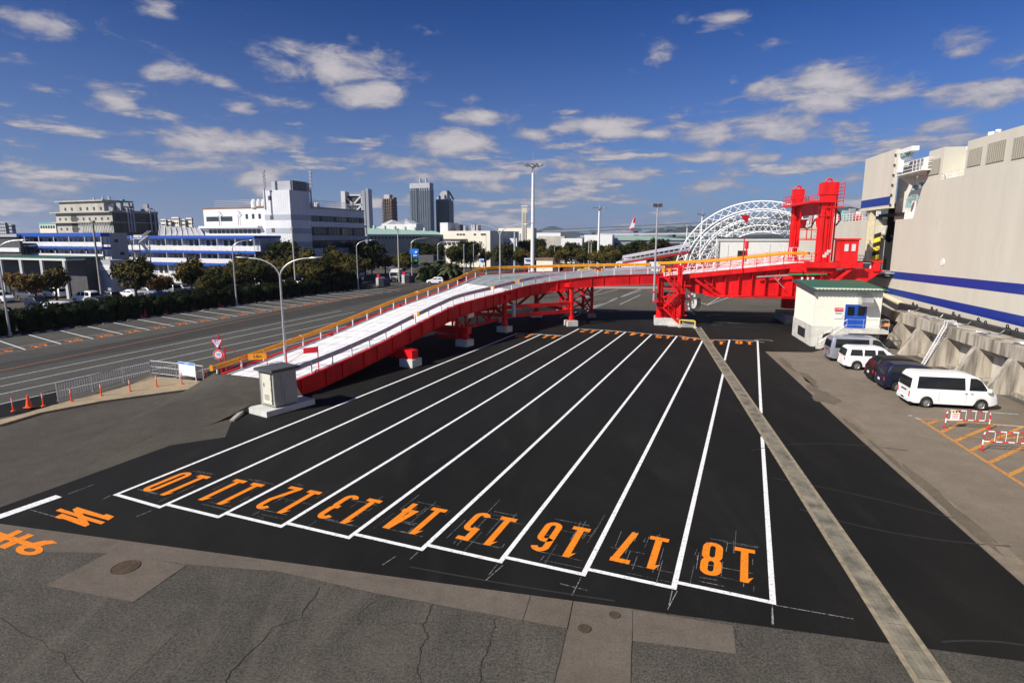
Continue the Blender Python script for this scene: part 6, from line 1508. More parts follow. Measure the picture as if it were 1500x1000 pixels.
# height limit bars
hb_ = thing('height_bar', 'red post with a hanging amber height limit bar at the left foot of the ramp', 'height bar', tuple(G(331,556)))
p = G(333,557); e = G(378,551)+Vector((.3,0,0))
mb = MB(); mb.tube([p, p+UP*2.35], .05, 8); mb.beam(p+UP*1.2, p+UP*1.2-rx*.25, .04, .04); obj('post', mb, M['redp'], hb_)
e = p+rx*2.6+Vector((0,.5,0))
for z0, z1 in ((2.3, 1.75), (1.25, 1.65), (.8, 1.45)): mb = MB(); mb.beam(p+UP*z0, p.lerp(e, .55)+UP*z1, .03, .03); obj('stay', mb, M['redp'], hb_)
mb = MB(); mb.obox(p.lerp(e, .55)+UP*1.4, (e-p)*.45, fz*.05, UP*.42); pl_ = obj('limit_board', mb, M['amber'], hb_)
text_mesh('3.8m', .3, frame(p.lerp(e, .775)+UP*1.61+fz*.055, (e-p), UP), 'board_text', M['black'], pl_)
mb = MB(); mb.tube([e+UP*1.9, e+UP*0.1], .035, 6); obj('post', mb, M['redp'], hb_)
hb2 = thing('height_bar', 'thin red frame with a dark red board on the right side of the ramp foot', 'height bar', tuple(G(422,560)))
p = at(421, 545, z=1.05); e = at(467, 540, z=1.25)
mb = MB(); mb.tube([p-UP*.2, p+UP*1.6], .045, 8); obj('post', mb, M['redp'], hb2)
mb = MB(); mb.tube([e-UP*.2, e+UP*1.55], .04, 8); obj('post', mb, M['redp'], hb2)
for z0, z1 in ((1.6, 1.5), (.6, 1.2)): mb = MB(); mb.beam(p+UP*z0, p.lerp(e, .55)+UP*z1, .03, .03); obj('stay', mb, M['redp'], hb2)
mb = MB(); mb.obox(p.lerp(e, .55)+UP*1.15, (e-p)*.45, fz*.04, UP*.38); obj('limit_board', mb, M['redp'], hb2)

# ================================================================== TREES AND HEDGE
def crown_mesh(name, seed, rx, rz, nclump, leaf, m_, per=26, shell=.55, lobes=7):
    r = random.Random(seed); mb = MB(); L_ = []
    for k in range(lobes):
        a = r.uniform(0, 2*pi); d = r.uniform(.25, .62); L_.append((Vector((rx*d*cos(a), rx*d*sin(a), rz*r.uniform(-.35, .55))), r.uniform(.35, .6)))
    L_.append((Vector((0, 0, 0)), .62))
    for k in range(nclump):
        c, s = r.choice(L_)
        u = Vector((r.gauss(0, 1), r.gauss(0, 1), r.gauss(0, 1))).normalized(); q = shell+(1-shell)*r.random()**.6
        p = c+Vector((u.x*rx*s*q, u.y*rx*s*q, u.z*rz*s*q))
        cs = r.uniform(.6, 1.3)*leaf*2.6
        for j in range(per):
            o = p+Vector((r.gauss(0, .42), r.gauss(0, .42), r.gauss(0, .34)))*cs
            n_ = (u*.8+Vector((r.gauss(0, .6), r.gauss(0, .6), r.gauss(.35, .6)))).normalized(); t = n_.orthogonal().normalized(); t.rotate(Matrix.Rotation(r.uniform(0, 6.28), 3, n_)); b = n_.cross(t)
            l = leaf*r.uniform(.55, 1.15); t *= l; b *= l*.6
            mb.face([o-t, o-b*.9, o+t, o+b*.9])
    return mb
def tree(name, label, hgt, rx, rz, cz, m_, seed, ncl, leaf, tr=.16, lobes=7):
    r = thing(name, label, 'tree', (0,0,0)); INV[r.name] = Matrix.Identity(4); rr = random.Random(seed)
    mb = MB(); mb.tube([(0,0,0), (.05,0,cz*.35), (.0,.08,cz*.75), (.05,.1,cz+rz*.3)], [tr*1.3, tr, tr*.75, tr*.3], 9)
    for k in range(6):
        a = rr.uniform(0, 6.28); z0 = cz*rr.uniform(.45, .85); e = Vector((cos(a)*rx*.6, sin(a)*rx*.6, cz+rz*rr.uniform(-.3, .4)))
        mb.tube([(0, .04, z0), e*.5+Vector((0,0,z0*.5+.15)), e], [tr*.5, tr*.32, tr*.1], 6)
    t = obj('trunk', mb, M['bark'], r, True)
    c = crown_mesh('crown', seed, rx, rz, ncl, leaf, m_, lobes=lobes)
    for i in range(len(c.v)): c.v[i] = c.v[i]+Vector((0, 0, cz))
    obj('crown', c, M[m_] if isinstance(m_, str) else m_, r)
    return r
T1 = tree('broadleaf_tree', 't', 6, 2.9, 2.0, 3.7, 'leaf', 3, 230, .19)
T2 = tree('broadleaf_tree', 't', 6.5, 2.4, 2.3, 4.0, 'leaf', 8, 220, .2, lobes=6)
T3 = tree('broadleaf_tree', 't', 5, 2.6, 1.5, 3.1, 'leafo', 15, 190, .18, lobes=8)
T4 = tree('broadleaf_tree', 't', 8, 3.2, 3.0, 4.6, 'leafd', 22, 280, .24, lobes=9)
HID = [T1, T2, T3, T4]
USED = set()
def place_tree(src, pos, s, label, rz=None, group='trees between the yards and the buildings'):
    rz = rnd.uniform(0, 6.28) if rz is None else rz
    if src.name not in USED:
        USED.add(src.name); src.location = pos; src.rotation_euler.z = rz; src.scale = (s, s, s*rnd.uniform(.92, 1.08)); src['label'] = label; src['group'] = group; return src
    return dup(src, pos, rz, label, group, (s, s, s*rnd.uniform(.92, 1.08)))
trees = [  # px, base depth, type, scale, label
 (48,88,2,1.0,'brownish tree at the far left standing behind the hedge'), (20,96,2,.95,'rusty leaved tree at the left picture edge behind the hedge'), (78,90,0,.95,'green and rust tree beside the yellow truck, behind the hedge'),
 (128,104,1,.95,'tree just left of the bare utility pole in front of the striped building'), (152,104,0,.8,'low tree right of the utility pole by the striped building'), (196,86,0,1.25,'broad rounded tree between the utility pole and the outside stairs'), (228,92,2,.9,'rusty tree touching the broad rounded tree on its right'),
 (278,95,1,1.15,'bright green tree with a forked trunk in front of the second striped building'), (312,100,0,.9,'green tree right of the forked tree'), (336,104,1,.85,'dark tree behind the thin single lamp post'), (366,108,0,1.1,'tree below the left arm of the twin lamp post'), (352,112,1,1.1,'dark tree between the two single lamps of the hedge'), (386,122,0,1.25,'dense tree left of the office tower foot'), (415,124,3,1.15,'dark dense tree at the foot of the office tower'), (440,128,2,1.35,'dark dense tree right of the wooden pole'), (490,132,1,1.25,'large dark tree before the office window bands'), (535,146,3,1.2,'large dark tree right of the office building'), (300,88,0,.8,'low dense tree right of the forked tree close to the hedge'), (322,92,3,.7,'dark low tree close to the hedge left of the twin lamp post'), (352,98,0,.85,'low green tree close to the hedge behind the twin lamp post'), (380,100,3,.75,'dark low tree close to the hedge under the left lamp arm'), (408,104,1,.9,'green tree close to the hedge below the lamp fork'), (455,108,0,.95,'green tree close to the hedge under the right lamp head'), (470,112,3,.85,'dark tree close to the hedge before the office windows'), (508,116,0,.95,'green tree near the right end of the hedge'), (402,118,2,1.35,'orange topped tree right against the white office tower'), (430,112,1,1.2,'green tree beneath the right arm of the twin lamp post'),
 (452,118,1,1.25,'green tree right of the twin lamp post'), (478,120,0,1.3,'broad green tree in front of the office block windows'), (500,126,0,1.1,'dark tree in the office block shade'), (520,130,0,1.2,'tree at the right end of the office block shade'), (545,140,3,1.1,'dark tree behind the curved single lamp by the gate'), (565,150,2,1.2,'amber tree above the white gate posts'), (592,140,0,1.25,'tree beside the wooden pole and the blue road sign')]
for (px, Y, k, s, lab) in trees:
    p = at(px, 400, Y=Y); place_tree(HID[k], (p.x, Y, 0), s, lab)
far_ix = 0
for px in range(612, 1000, 7):
    Y = 168+((px*37) % 70); far_ix += 1
    k = [0, 1, 3, 2, 0, 3, 1][far_ix % 7]; p = at(px+((px*13) % 7)-3, 400, Y=Y)
    lm = {612:'first'}.get(px)
    where = ('left of the tallest white mast' if px < 770 else 'between the tallest mast and the red tower')
    place_tree(HID[k], (p.x, Y, 0), 1.0+.3*((px*7) % 5)/5, 'broadleaf tree in the belt '+where)
for px in range(600, 1010, 10):
    Y = 250+((px*29) % 60); p = at(px, 400, Y=Y); place_tree(HID[[3, 0, 1][(px//17) % 3]], (p.x, Y, 0), 1.0, 'darker tree of the second row beyond the tree belt')
# round clipped shrubs and hedge
bushm = crown_mesh('b', 5, 1.15, 1.45, 150, .1, 'hedge', per=30, shell=.8, lobes=5)
for i in range(len(bushm.v)): bushm.v[i] = bushm.v[i]+Vector((0, 0, 1.25))
core = MB(); core.lathe([(0, .1), (.75, .2), (.95, 1.2), (.7, 2.0), (0, 2.3)], (0,0,0), 12)
bush = thing('clipped_shrub', 's', 'shrub', (0,0,0)); INV[bush.name] = Matrix.Identity(4)
obj('foliage', bushm, M['hedge'], bush); obj('core', core, M['hedge'], bush)
h0, h1 = G(0, 493), G(535, 421); hd_ = (h1-h0).normalized(); hn = Vector((-hd_.y, hd_.x, 0)); hn = hn if hn.x < 0 else -hn
Lh = (h1-h0).length; s_ = -4.; first = True; kk = 0
while s_ < Lh:
    for row in (0, 1):
        p = h0+hd_*(s_+row*.8+rnd.uniform(-.2, .2))+hn*(1.0+row*1.9+rnd.uniform(-.2, .2)); sc_ = rnd.uniform(.85, 1.12)
        lab = 'dark rounded clipped shrub in the front row of the hedge' if row == 0 else 'dark rounded shrub in the back row of the hedge'
        if first: bush.location = p; bush.scale = (sc_,)*3; bush['label'] = lab; bush['group'] = 'clipped shrubs of the hedge front row'; first = False
        else: dup(bush, p, rnd.uniform(0, 6.28), lab, 'clipped shrubs of the hedge front row' if row == 0 else 'shrubs of the hedge back row', (sc_, sc_, sc_*rnd.uniform(.9, 1.1)))
    s_ += 1.75; kk += 1
mb = MB(); mb.sheet([h0-hd_*10-hn*.3, h1-hn*.3, h1+hn*6, h0-hd_*10+hn*6], Z2); struct('planting_bed', mb, M['soil'])
# small red cones in front of the hedge
cproto = None
for i, x in enumerate([207,213,240,244,282,287,321,326,360,372,392,421,437,446,454,471]):
    y = 493-(x/535)*72-1; p = G(x, y)+hd_*0
    lab = 'red traffic cone in front of the hedge'
    if cproto is None:
        cproto = thing('traffic_cone', lab, 'traffic cone', (0,0,0), 0, 'pairs of red cones in front of the hedge'); INV[cproto.name] = Matrix.Identity(4)
        mb = MB(); mb.lathe([(.17,.04), (.05,.85), (0,.86)], (0,0,0), 12); obj('cone', mb, M['signred'], cproto, True); mb = MB(); mb.cbox((0,0,0), .4, .4, .05); obj('base', mb, M['signred'], cproto); cproto.location = p+UP*.01
    else: dup(cproto, p+UP*.01, 0, lab)
# palms by the gate
def palm(pos, s, label):
    r = thing('palm_tree', label, 'palm', tuple(pos)); INV[r.name] = Matrix.Identity(4); q = random.Random(int(pos[0]*10))
    mb = MB(); mb.tube([(0,0,0), (.1,0,2*s)], [.3, .25], 8); obj('trunk', mb, M['bark'], r, True)
    mb = MB()
    for k in range(34):
        a = q.uniform(0, 6.28); e = q.uniform(-.2, 1.25); d = Vector((cos(a)*cos(e), sin(a)*cos(e), sin(e))); pr = None; ln = 2.4*s; side = d.cross(UP).normalized()
        P = [Vector((.1,0,2*s))+d*ln*t-UP*(1.5*s*t*t) for t in [j/6 for j in range(7)]]
        for j in range(6):
            for sg_ in (1, -1):
                w_ = .42*s*sin(pi*(j+.7)/7)
                mb.face([P[j], P[j+1], P[j+1]+side*sg_*w_-UP*.12, P[j]+side*sg_*w_*.8-UP*.12])
    obj('fronds', mb, M['palm'], r)
for px, Y, s, lab in ((626,140,1.5,'spreading palm left of the white hatchback'), (645,146,1.6,'palm with drooping fronds above the white hatchback'), (658,138,1.5,'palm at the right of the palm group by the gate')):
    p = at(px, 400, Y=Y); palm(Vector((p.x, Y, 0)), s, lab)
for px, y, n_ in ((620,414,0), (632,412,1), (645,411,2), (655,412,3), (668,409,4), (822,398,5)):
    p = G(px, y); p.y += 2; dup(bush, p, px, ['round dark shrub just left of the palms','round shrub under the palms','round shrub behind the white hatchback','round shrub right of the palms','low shrub where the amber rail climbs','small brownish shrub just above the amber rail'][n_], 'shrubs near the gate', 1.3 if n_ < 5 else .9)

# ================================================================== BUILDINGS
def lenpx(Cx, azd, px):     # distance along azimuth from Cx until it shows in image column px (at eye height)
    u = azv(azd); d = ray(px, HY); t = (Cx.x*u.y-Cx.y*u.x)/(d[0]*u.y-d[1]*u.x); P = Vector((d[0]*t, d[1]*t, 0)); return (P-Vector((Cx.x, Cx.y, 0))).dot(u)
class Bld:
    def __init__(s, name, label, cx, Y, pxL, pxR, ytop, wall='bwhite', az=22., z0=0., cat='building', depth=None):
        p = at(cx, HY, Y=Y); s.C = Vector((p.x, Y, 0)); s.az = az
        s.uR = azv(az); s.uL = azv(az-90.)
        s.LL = lenpx(s.C, az-90, pxL) if pxL is not None else depth; s.LR = lenpx(s.C, az, pxR) if pxR is not None else depth
        s.h = at(cx, ytop, Y=Y).z; s.z0 = z0
        s.root = thing(name, label, cat, tuple(s.C))
        mb = MB(); mb.obox(s.C+UP*z0, s.uL*s.LL, s.uR*s.LR, UP*(s.h-z0)); s.wall = obj('wall', mb, M[wall] if isinstance(wall, str) else wall, s.root)
    def z(s, y): return at(750, 0, Y=1).z if 0 else None
    def fp(s, f, t):      # point on face foot
        return s.C+(s.uL*s.LL*t if f == 'L' else s.uR*s.LR*t)
    def nrm(s, f): return -s.uR if f == 'L' else -s.uL
    def slab(s, nm, f, t0, t1, z0, z1, m_, out=.06, inn=0., par=None):
        a, b = s.fp(f, t0), s.fp(f, t1); mb = MB(); mb.obox(a+UP*z0-s.nrm(f)*inn, b-a, s.nrm(f)*(out+inn), UP*(z1-z0)); return obj(nm, mb, M[m_] if isinstance(m_, str) else m_, par or s.root)
    def wins(s, f, n, t0, t1, z0, z1, gap=.3, m_='wglass', nm='window', out=.05):
        for k in range(n):
            a = t0+(t1-t0)*(k+gap/2)/n; b = t0+(t1-t0)*(k+1-gap/2)/n; s.slab(nm, f, a, b, z0, z1, m_, out)
    def roofbox(s, nm, tL0, tL1, tR0, tR1, z0, z1, m_):
        o = s.C+s.uL*s.LL*tL0+s.uR*s.LR*tR0; mb = MB(); mb.obox(o+UP*z0, s.uL*s.LL*(tL1-tL0), s.uR*s.LR*(tR1-tR0), UP*(z1-z0)); return obj(nm, mb, M[m_] if isinstance(m_, str) else m_, s.root)
# --- white office building with tower
Yo = 128.
ofc = Bld('office_building', 'white tiled office building with a square stair tower and long dark window bands', 428, Yo, 390, 457, 278, 'btile')
zo = lambda y, Y=Yo, px=428: at(px, y, Y=Y).z
ofc.C0 = ofc.C
# left wing
Lw = Bld('t', 't', 390, at(390, 340, Y=Yo).y, 390, 391, 303, 'bwhite') if 0 else None
u = ofc.uL; CL_ = ofc.C+ofc.uL*ofc.LL; lw_len = lenpx(ofc.C, ofc.az-90, 299)-ofc.LL; hL = at(390, 304, Y=CL_.y).z
mb = MB(); mb.obox(CL_+ofc.uR*.4, ofc.uL*lw_len, ofc.uR*16, UP*hL); obj('wing_wall', mb, M['bwhite'], ofc.root)
CR_ = ofc.C+ofc.uR*ofc.LR; rw_len = lenpx(ofc.C, ofc.az, 536)-ofc.LR; hR = at(457, 304.5, Y=CR_.y).z
mb = MB(); mb.obox(CR_+ofc.uL*.3, ofc.uR*rw_len, ofc.uL*13, UP*hR); obj('wing_wall', mb, M['btile'], ofc.root)
def facade(root, o, ud, nd, L_, items):
    for (nm, t0, t1, z0, z1, m_, out) in items:
        mb = MB(); mb.obox(o+ud*L_*t0+UP*z0, ud*L_*(t1-t0), nd*out, UP*(z1-z0)); obj(nm, mb, M[m_], root)
nL = -ofc.uR; nR = -ofc.uL; oL = CL_+ofc.uR*.4; oR = CR_+ofc.uL*.3
zl = lambda y: at(340, y, Y=CL_.y+4).z
zr_ = lambda y: at(457, y, Y=CR_.y).z
it = []
for a, b in ((.04, .25), (.27, .48)) if 0 else ((.53, .72), (.74, .96)):
    n_ = 7
    for k in range(n_): it.append(('window', a+(b-a)*k/n_, a+(b-a)*(k+.86)/n_, zl(324), zl(317), 'wglass', .06))
for a in (.06, .16, .26) : it.append(('window', a+.02, a+.055, zl(321), zl(314), 'wglass', .06))
for k in range(12): it.append(('window', .1+k*.07, .1+k*.07+.058, zl(342), zl(336), 'wglass', .06))
it.append(('canopy', .08, 1.03, zl(334), zl(331), 'bwhite', 1.2)); it.append(('parapet', 0, 1.01, hL-.05, hL+.35, 'bbrown', .12))
facade(ofc.root, oL, ofc.uL, nL, lw_len, it)
for k in range(2):
    mb = MB(); p = oL+ofc.uL*lw_len*(.42+.31*k)+nL*.3; mb.tube([p+UP*zl(332), p+UP*zl(316), p+UP*zl(313)+ofc.uL*-.7, p+UP*zl(309)], .09, 6); obj('pipe', mb, M['galv'], ofc.root)
it = []
for y0, y1 in ((324, 315.5), (345, 332.5), (364, 352)):
    it.append(('window_band', .0, 1.0, zr_(y0), zr_(y1), 'bdark', .05))
    for k in range(20):
        if (k*7+int(y0)) % 5 != 0: it.append(('window', .01+k*.049, .01+k*.049+.038, zr_(y0)+.15, zr_(y1)-.15, 'wglass', .09))
it += [('ledge', 0, 1.02, zr_(331.5), zr_(328), 'btile', .5), ('ledge', 0, 1.02, zr_(351.5), zr_(345.5), 'bgrey', .4), ('parapet', 0, 1.0, hR-.05, hR+.3, 'bgrey', .12)]
facade(ofc.root, oR, ofc.uR, nR, rw_len, it)
for f in ('L', 'R'):
    for y0, y1 in ((322, 314), (342, 334), (362, 354)): ofc.slab('tile_band', f, 0, 1, zo(y0), zo(y1), 'bband', .03)
for (t, y) in ((.75, 289), (.72, 318), (.7, 337)): ofc.slab('window', 'L', t-.06, t+.06, zo(y+3.2), zo(y-3), 'bdark', .08)
for f, n_ in (('L', 12), ('R', 5)):
    for k in range(1, n_): ofc.slab('tile_joint', f, k/n_, k/n_+.004, 2, ofc.h, 'bgrey', .012)
mb = MB(); ttop = at(424, 264, Y=Yo).z; mb.obox(ofc.C+UP*ofc.h+ofc.uR*1.0+ofc.uL*.5, ofc.uL*ofc.LL*.72, ofc.uR*6, UP*(ttop-ofc.h)); obj('plant_room', mb, M['bgrey'], ofc.root)
mb = MB(); mb.obox(ofc.C+UP*ofc.h+ofc.uR*1.2+ofc.uL*.2, ofc.uR*ofc.LR*.72, -ofc.uL*.0+ofc.uL*.25, UP*(ttop-ofc.h+.1)); obj('roof_screen', mb, M['bdark'], ofc.root)
mb = MB()
for k in range(7): mb.beam(ofc.C+UP*(ofc.h+(ttop-ofc.h)*k/6)+ofc.uR*1.2+ofc.uL*.15, ofc.C+UP*(ofc.h+(ttop-ofc.h)*k/6)+ofc.uR*(1.2+ofc.LR*.72)+ofc.uL*.15, .06, .09)
for k in range(9): q = ofc.C+ofc.uR*(1.2+ofc.LR*.72*k/8)+ofc.uL*.14; mb.beam(q+UP*ofc.h, q+UP*ttop, .08, .08)
obj('screen_louvres', mb, M['bgrey'], ofc.root)
for (px, y0, y1, w_) in ((387, 278, 250, .22), (455, 278, 253, .2), (437.5, 262, 236, .07)):
    q = at(px, y0, Y=Yo+1.2*(1 if px < 440 else 4)); q2 = at(px-.5, y1, Y=q.y); mb = MB(); mb.tube([Vector((q.x, q.y, q.z-4.2 if px != 437.5 else q.z)), Vector((q.x, q.y, q2.z))], [w_, w_*.6], 8)
    if w_ > .1:
        for k in range(5): mb.cbox(Vector((q.x+.1, q.y, q.z+.5+k*.75)), .5, .4, .5)
    obj('antenna_mast', mb, M['bgrey'], ofc.root)
for k in range(3):
    q = at(374+k*7, 300, Y=CL_.y+2); mb = MB(); mb.cyl(Vector((q.x, q.y, hL)), .9, 1.5, 16); mb.cyl(Vector((q.x, q.y, hL+1.5)), .6, .4, 16); obj('cooling_tower', mb, M['bwhite'], ofc.root, True)
mb = MB()
for h in (.5, 1.0, 1.5, 1.9): mb.beam(oL+UP*(hL+h)+ofc.uR*2+ofc.uL*lw_len*.2, oL+UP*(hL+h)+ofc.uR*2+ofc.uL*lw_len*.92, .05, .05); mb.beam(oR+UP*(hR+h)+ofc.uL*1.5, oR+UP*(hR+h)+ofc.uL*1.5+ofc.uR*rw_len*.95, .06, .06)
for k in range(30): q = oR+ofc.uL*1.5+ofc.uR*rw_len*.95*k/29; mb.beam(q+UP*hR, q+UP*(hR+1.9), .06, .06); q = oL+ofc.uR*2+ofc.uL*lw_len*(.2+.72*k/29); mb.beam(q+UP*hL, q+UP*(hL+1.9), .05, .05)
obj('roof_railing', mb, M['bgrey'], ofc.root)
for k in range(9):
    q = oR+ofc.uL*rnd.uniform(2, 4)+ofc.uR*rw_len*rnd.uniform(.02, .5)+UP*hR; mb = MB(); mb.cbox(q, 1.0, .8, rnd.uniform(.8, 1.7)); obj('roof_unit', mb, M['bwhite'], ofc.root)

# --- striped office barracks
def gallery(name, label, px0, px1, Y, azd, ytop, floors, par=None, nb=6, endpx=None, endm='bgrey', flat=False):
    """block with blue banded open galleries on its long face; px0 right/near corner"""
    b = Bld(name, label, px1, Y, px0, endpx, ytop, 'bwhite', azd, depth=9.)
    z = lambda y: at(px1, y, Y=Y).z
    for (yb0, yb1, yr0, yr1) in floors:    # blue band, rail band
        b.slab('blue_band', 'L', -.005, 1.0, z(yb1), z(yb0), 'bblue', 1.6)
        if yr0: b.slab('gallery_rail', 'L', 0, 1.0, z(yr1), z(yr0), 'bwhite', 1.55, -1.45)
        zw1, zw0 = z(yb1)-.35, z(yb1)-1.9
        for k in range(nb*3):
            t = (k+.2)/(nb*3); b.slab('window' if k % 3 else 'gallery_door', 'L', t, t+(.6 if k % 3 else .35)/(nb*3), zw0 if k % 3 else zw0-.5, zw1, 'wglass' if k % 3 else 'bgrey', .06)
        for k in range(nb+1):
            q = b.fp('L', k/nb)+b.nrm('L')*1.5; mb = MB(); mb.beam(q+UP*(z(yb1)-2.6), q+UP*z(yb1), .12, .12); obj('gallery_post', mb, M['bwhite'], b.root)
    return b
g1 = gallery('gallery_block', 'long white block with two blue banded galleries, left of the utility pole', 28, 160, 108, 22, 341, [(341, 346.5, 354.5, 361), (361.5, 364.5, 372, 377)], nb=6, endpx=186)
z1 = lambda y: at(160, y, Y=108).z
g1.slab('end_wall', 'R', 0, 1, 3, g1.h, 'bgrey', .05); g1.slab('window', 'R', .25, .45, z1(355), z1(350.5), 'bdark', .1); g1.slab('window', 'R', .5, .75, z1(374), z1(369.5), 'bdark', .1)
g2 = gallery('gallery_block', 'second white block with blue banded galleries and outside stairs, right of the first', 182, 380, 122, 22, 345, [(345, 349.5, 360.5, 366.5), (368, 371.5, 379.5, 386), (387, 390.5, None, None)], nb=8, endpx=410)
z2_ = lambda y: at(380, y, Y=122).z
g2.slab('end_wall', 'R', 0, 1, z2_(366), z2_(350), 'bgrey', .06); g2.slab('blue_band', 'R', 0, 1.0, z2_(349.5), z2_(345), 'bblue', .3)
st = thing('outside_stairs', 'white zigzag steel stairs against the second striped block', 'stairs', tuple(at(210, 400, Y=113)))
for k in range(3):
    a0 = at(206+ (12 if k % 2 else 0), [388, 370, 354][k], Y=113); a1 = at(206+(0 if k % 2 else 12), [370, 354, 345][k], Y=113); mb = MB(); mb.beam(a0, a1, .8, .15); mb.beam(a0+UP*.9, a1+UP*.9, .06, .06); mb.beam(a0+UP*.9+Vector((0,.8,0)), a1+UP*.9+Vector((0,.8,0)), .06, .06); obj('flight', mb, M['bwhite'], st)
for px in (197, 208, 222):
    q = at(px, 392, Y=113); mb = MB(); mb.tube([Vector((q.x, q.y, 0)), Vector((q.x, q.y, at(px, 345, Y=113).z))], .1, 6); obj('post', mb, M['bwhite'], st)
for y in (350, 372):
    a, b = at(196, y, Y=113), at(208, y, Y=113); mb = MB(); mb.beam(a, b, .9, .12); mb.beam(a+UP*.5, b+UP*.5, .04, .5); obj('landing', mb, M['bwhite'], st)
# --- lorry shed at the left under the first block
sh_ = Bld('open_shed', 'dark open lorry shed with green roof edge and white posts at the far left', 120, 99, -10, None, 379, 'bdark', 22, depth=3)
zs_ = lambda y: at(120, y, Y=99).z
mb = MB(); o = sh_.C+sh_.nrm('L')*3; mb.obox(o+UP*zs_(381), sh_.uL*sh_.LL, sh_.uR*3.2, UP*.35); obj('white_edge', mb, M['bwhite'], sh_.root)
mb = MB(); mb.obox(o+UP*zs_(378.5), sh_.uL*sh_.LL, sh_.uR*6.2, UP*.25); obj('green_roof', mb, M['signg'] if 0 else M['groof'], sh_.root)
for k, t in enumerate((.03, .27, .5, .73, .96)):
    q = sh_.fp('L', t)+sh_.nrm('L')*2.8; mb = MB(); mb.cbox(q, .4, .4, zs_(381)); obj('post', mb, M['bwhite'], sh_.root)
Bld('low_wing', 'low white wing with a ramped roof between the shed and the utility pole', 157, 100, 115, 180, 381, 'bgrey').slab('white_band', 'L', 0, 1, 4.5, 5.4, 'bwhite', .1)
lf = Bld('left_annex', 'dark framed annex at the left picture edge', 28, 112, -40, 32, 344, 'bdark', 22); lf.slab('gallery_rail', 'L', 0, 1, at(28, 369, Y=112).z, at(28, 363, Y=112).z, 'bwhite', .3); lf.slab('roof_edge', 'L', 0, 1, at(28, 347, Y=112).z, at(28, 343, Y=112).z, 'bgrey', .4)
# --- beige terraced warehouse building
Yb = 160.
wb_ = Bld('beige_building', 'weathered beige stepped industrial building with shaded side wall and roof pipes', 168, Yb, 86, 234, 309, 'bbeige')
zb_ = lambda y: at(168, y, Y=Yb).z
o = wb_.C+wb_.uL*1.6+wb_.uR*3
mb = MB(); mb.obox(wb_.C+wb_.uL*3.2+wb_.uR*.2+UP*wb_.h, wb_.uL*(wb_.LL-5.0), wb_.uR*wb_.LR*.55, UP*(zb_(293.5)-wb_.h)); obj('upper_storey', mb, M['bbeige'], wb_.root)
mb = MB(); mb.obox(wb_.C+wb_.uL*2.7-wb_.uR*.4+UP*zb_(294), wb_.uL*(wb_.LL-3.6), wb_.uR*(wb_.LR*.6+.8), UP*.35); obj('roof_slab', mb, M['bbeige'], wb_.root)
for y in (311, 326): wb_.slab('ledge', 'L', -.02, 1.05, zb_(y), zb_(y-1.6), 'bbeige', .9); wb_.slab('ledge', 'R', 0, 1.0, zb_(y), zb_(y-1.2), 'bbeige', .5)
for row, (y, t0, t1, n_) in enumerate([(320, .02, .98, 9), (335, .55, .98, 4)]): wb_.wins('L', n_, t0, t1, zb_(y+2), zb_(y-2), .72, 'bdark')
facade(wb_.root, wb_.C+wb_.uL*3.2+wb_.uR*.2, wb_.uL, -wb_.uR, wb_.LL-5, [('window', t, t+.035, zb_(307), zb_(302.5), 'bdark', .1) for t in (.05, .2, .35, .5, .7, .85)])
wb_.slab('stair_void', 'L', .62, .72, zb_(340), zb_(314), 'bdark', .05)
mb = MB()
for k in range(12): a = wb_.fp('L', .02+k*.045)+wb_.nrm('L')*.6; b = wb_.fp('L', .02+(k+1)*.045)+wb_.nrm('L')*.6; mb.beam(a+UP*zb_(339), b+UP*zb_(326.5), .1, .1); mb.beam(a+UP*zb_(326.5), b+UP*zb_(339), .1, .1)
obj('scaffold', mb, M['bwhite'], wb_.root)
wb_.slab('side_shade_panel', 'R', 0, 1, 0, wb_.h-.1, mat('shaded_side_tone', (.12,.115,.105), .85, var=.3, scale=.4, streak=.3), .04)  # dark panel over the side facing away from the sun, shade put into its colour
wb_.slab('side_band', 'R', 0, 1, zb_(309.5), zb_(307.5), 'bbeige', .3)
for t in (.12, .4, .62, .85): wb_.slab('window', 'R', t, t+.05, zb_(319), zb_(316), 'bdark', .1); wb_.slab('window', 'R', t, t+.05, zb_(335), zb_(332), 'bdark', .1)
for t in (.3, .36, .42, .8, .9):
    q = wb_.fp('R', t)+wb_.nrm('R')*.6; mb = MB(); mb.tube([q+UP*zb_(340), q+UP*zb_(305), q+UP*zb_(303)+wb_.uL*1.2], .22, 8); obj('pipe', mb, M['bgrey'], wb_.root, True)
for k in range(16):
    q = wb_.C+wb_.uR*wb_.LR*rnd.uniform(.02, .95)+wb_.uL*rnd.uniform(.5, 4)+UP*(wb_.h); mb = MB(); mb.cbox(q, rnd.uniform(.6, 1.6), .8, rnd.uniform(.6, 2.4)); obj('roof_unit', mb, M['bgrey'], wb_.root)
for k in range(8):
    q = wb_.C+wb_.uL*rnd.uniform(3, wb_.LL-3)+wb_.uR*4+UP*zb_(293); mb = MB(); mb.cbox(q, .5, .5, rnd.uniform(.4, 1.4)); obj('roof_unit', mb, M['bgrey'], wb_.root)
q = wb_.fp('R', .42)+wb_.uL*3+UP*wb_.h; mb = MB(); mb.cyl(q, .9, 2.6, 14, .8); mb.cyl(q+UP*2.6, .5, .8, 12); obj('roof_tank', mb, M['teal'], wb_.root, True)
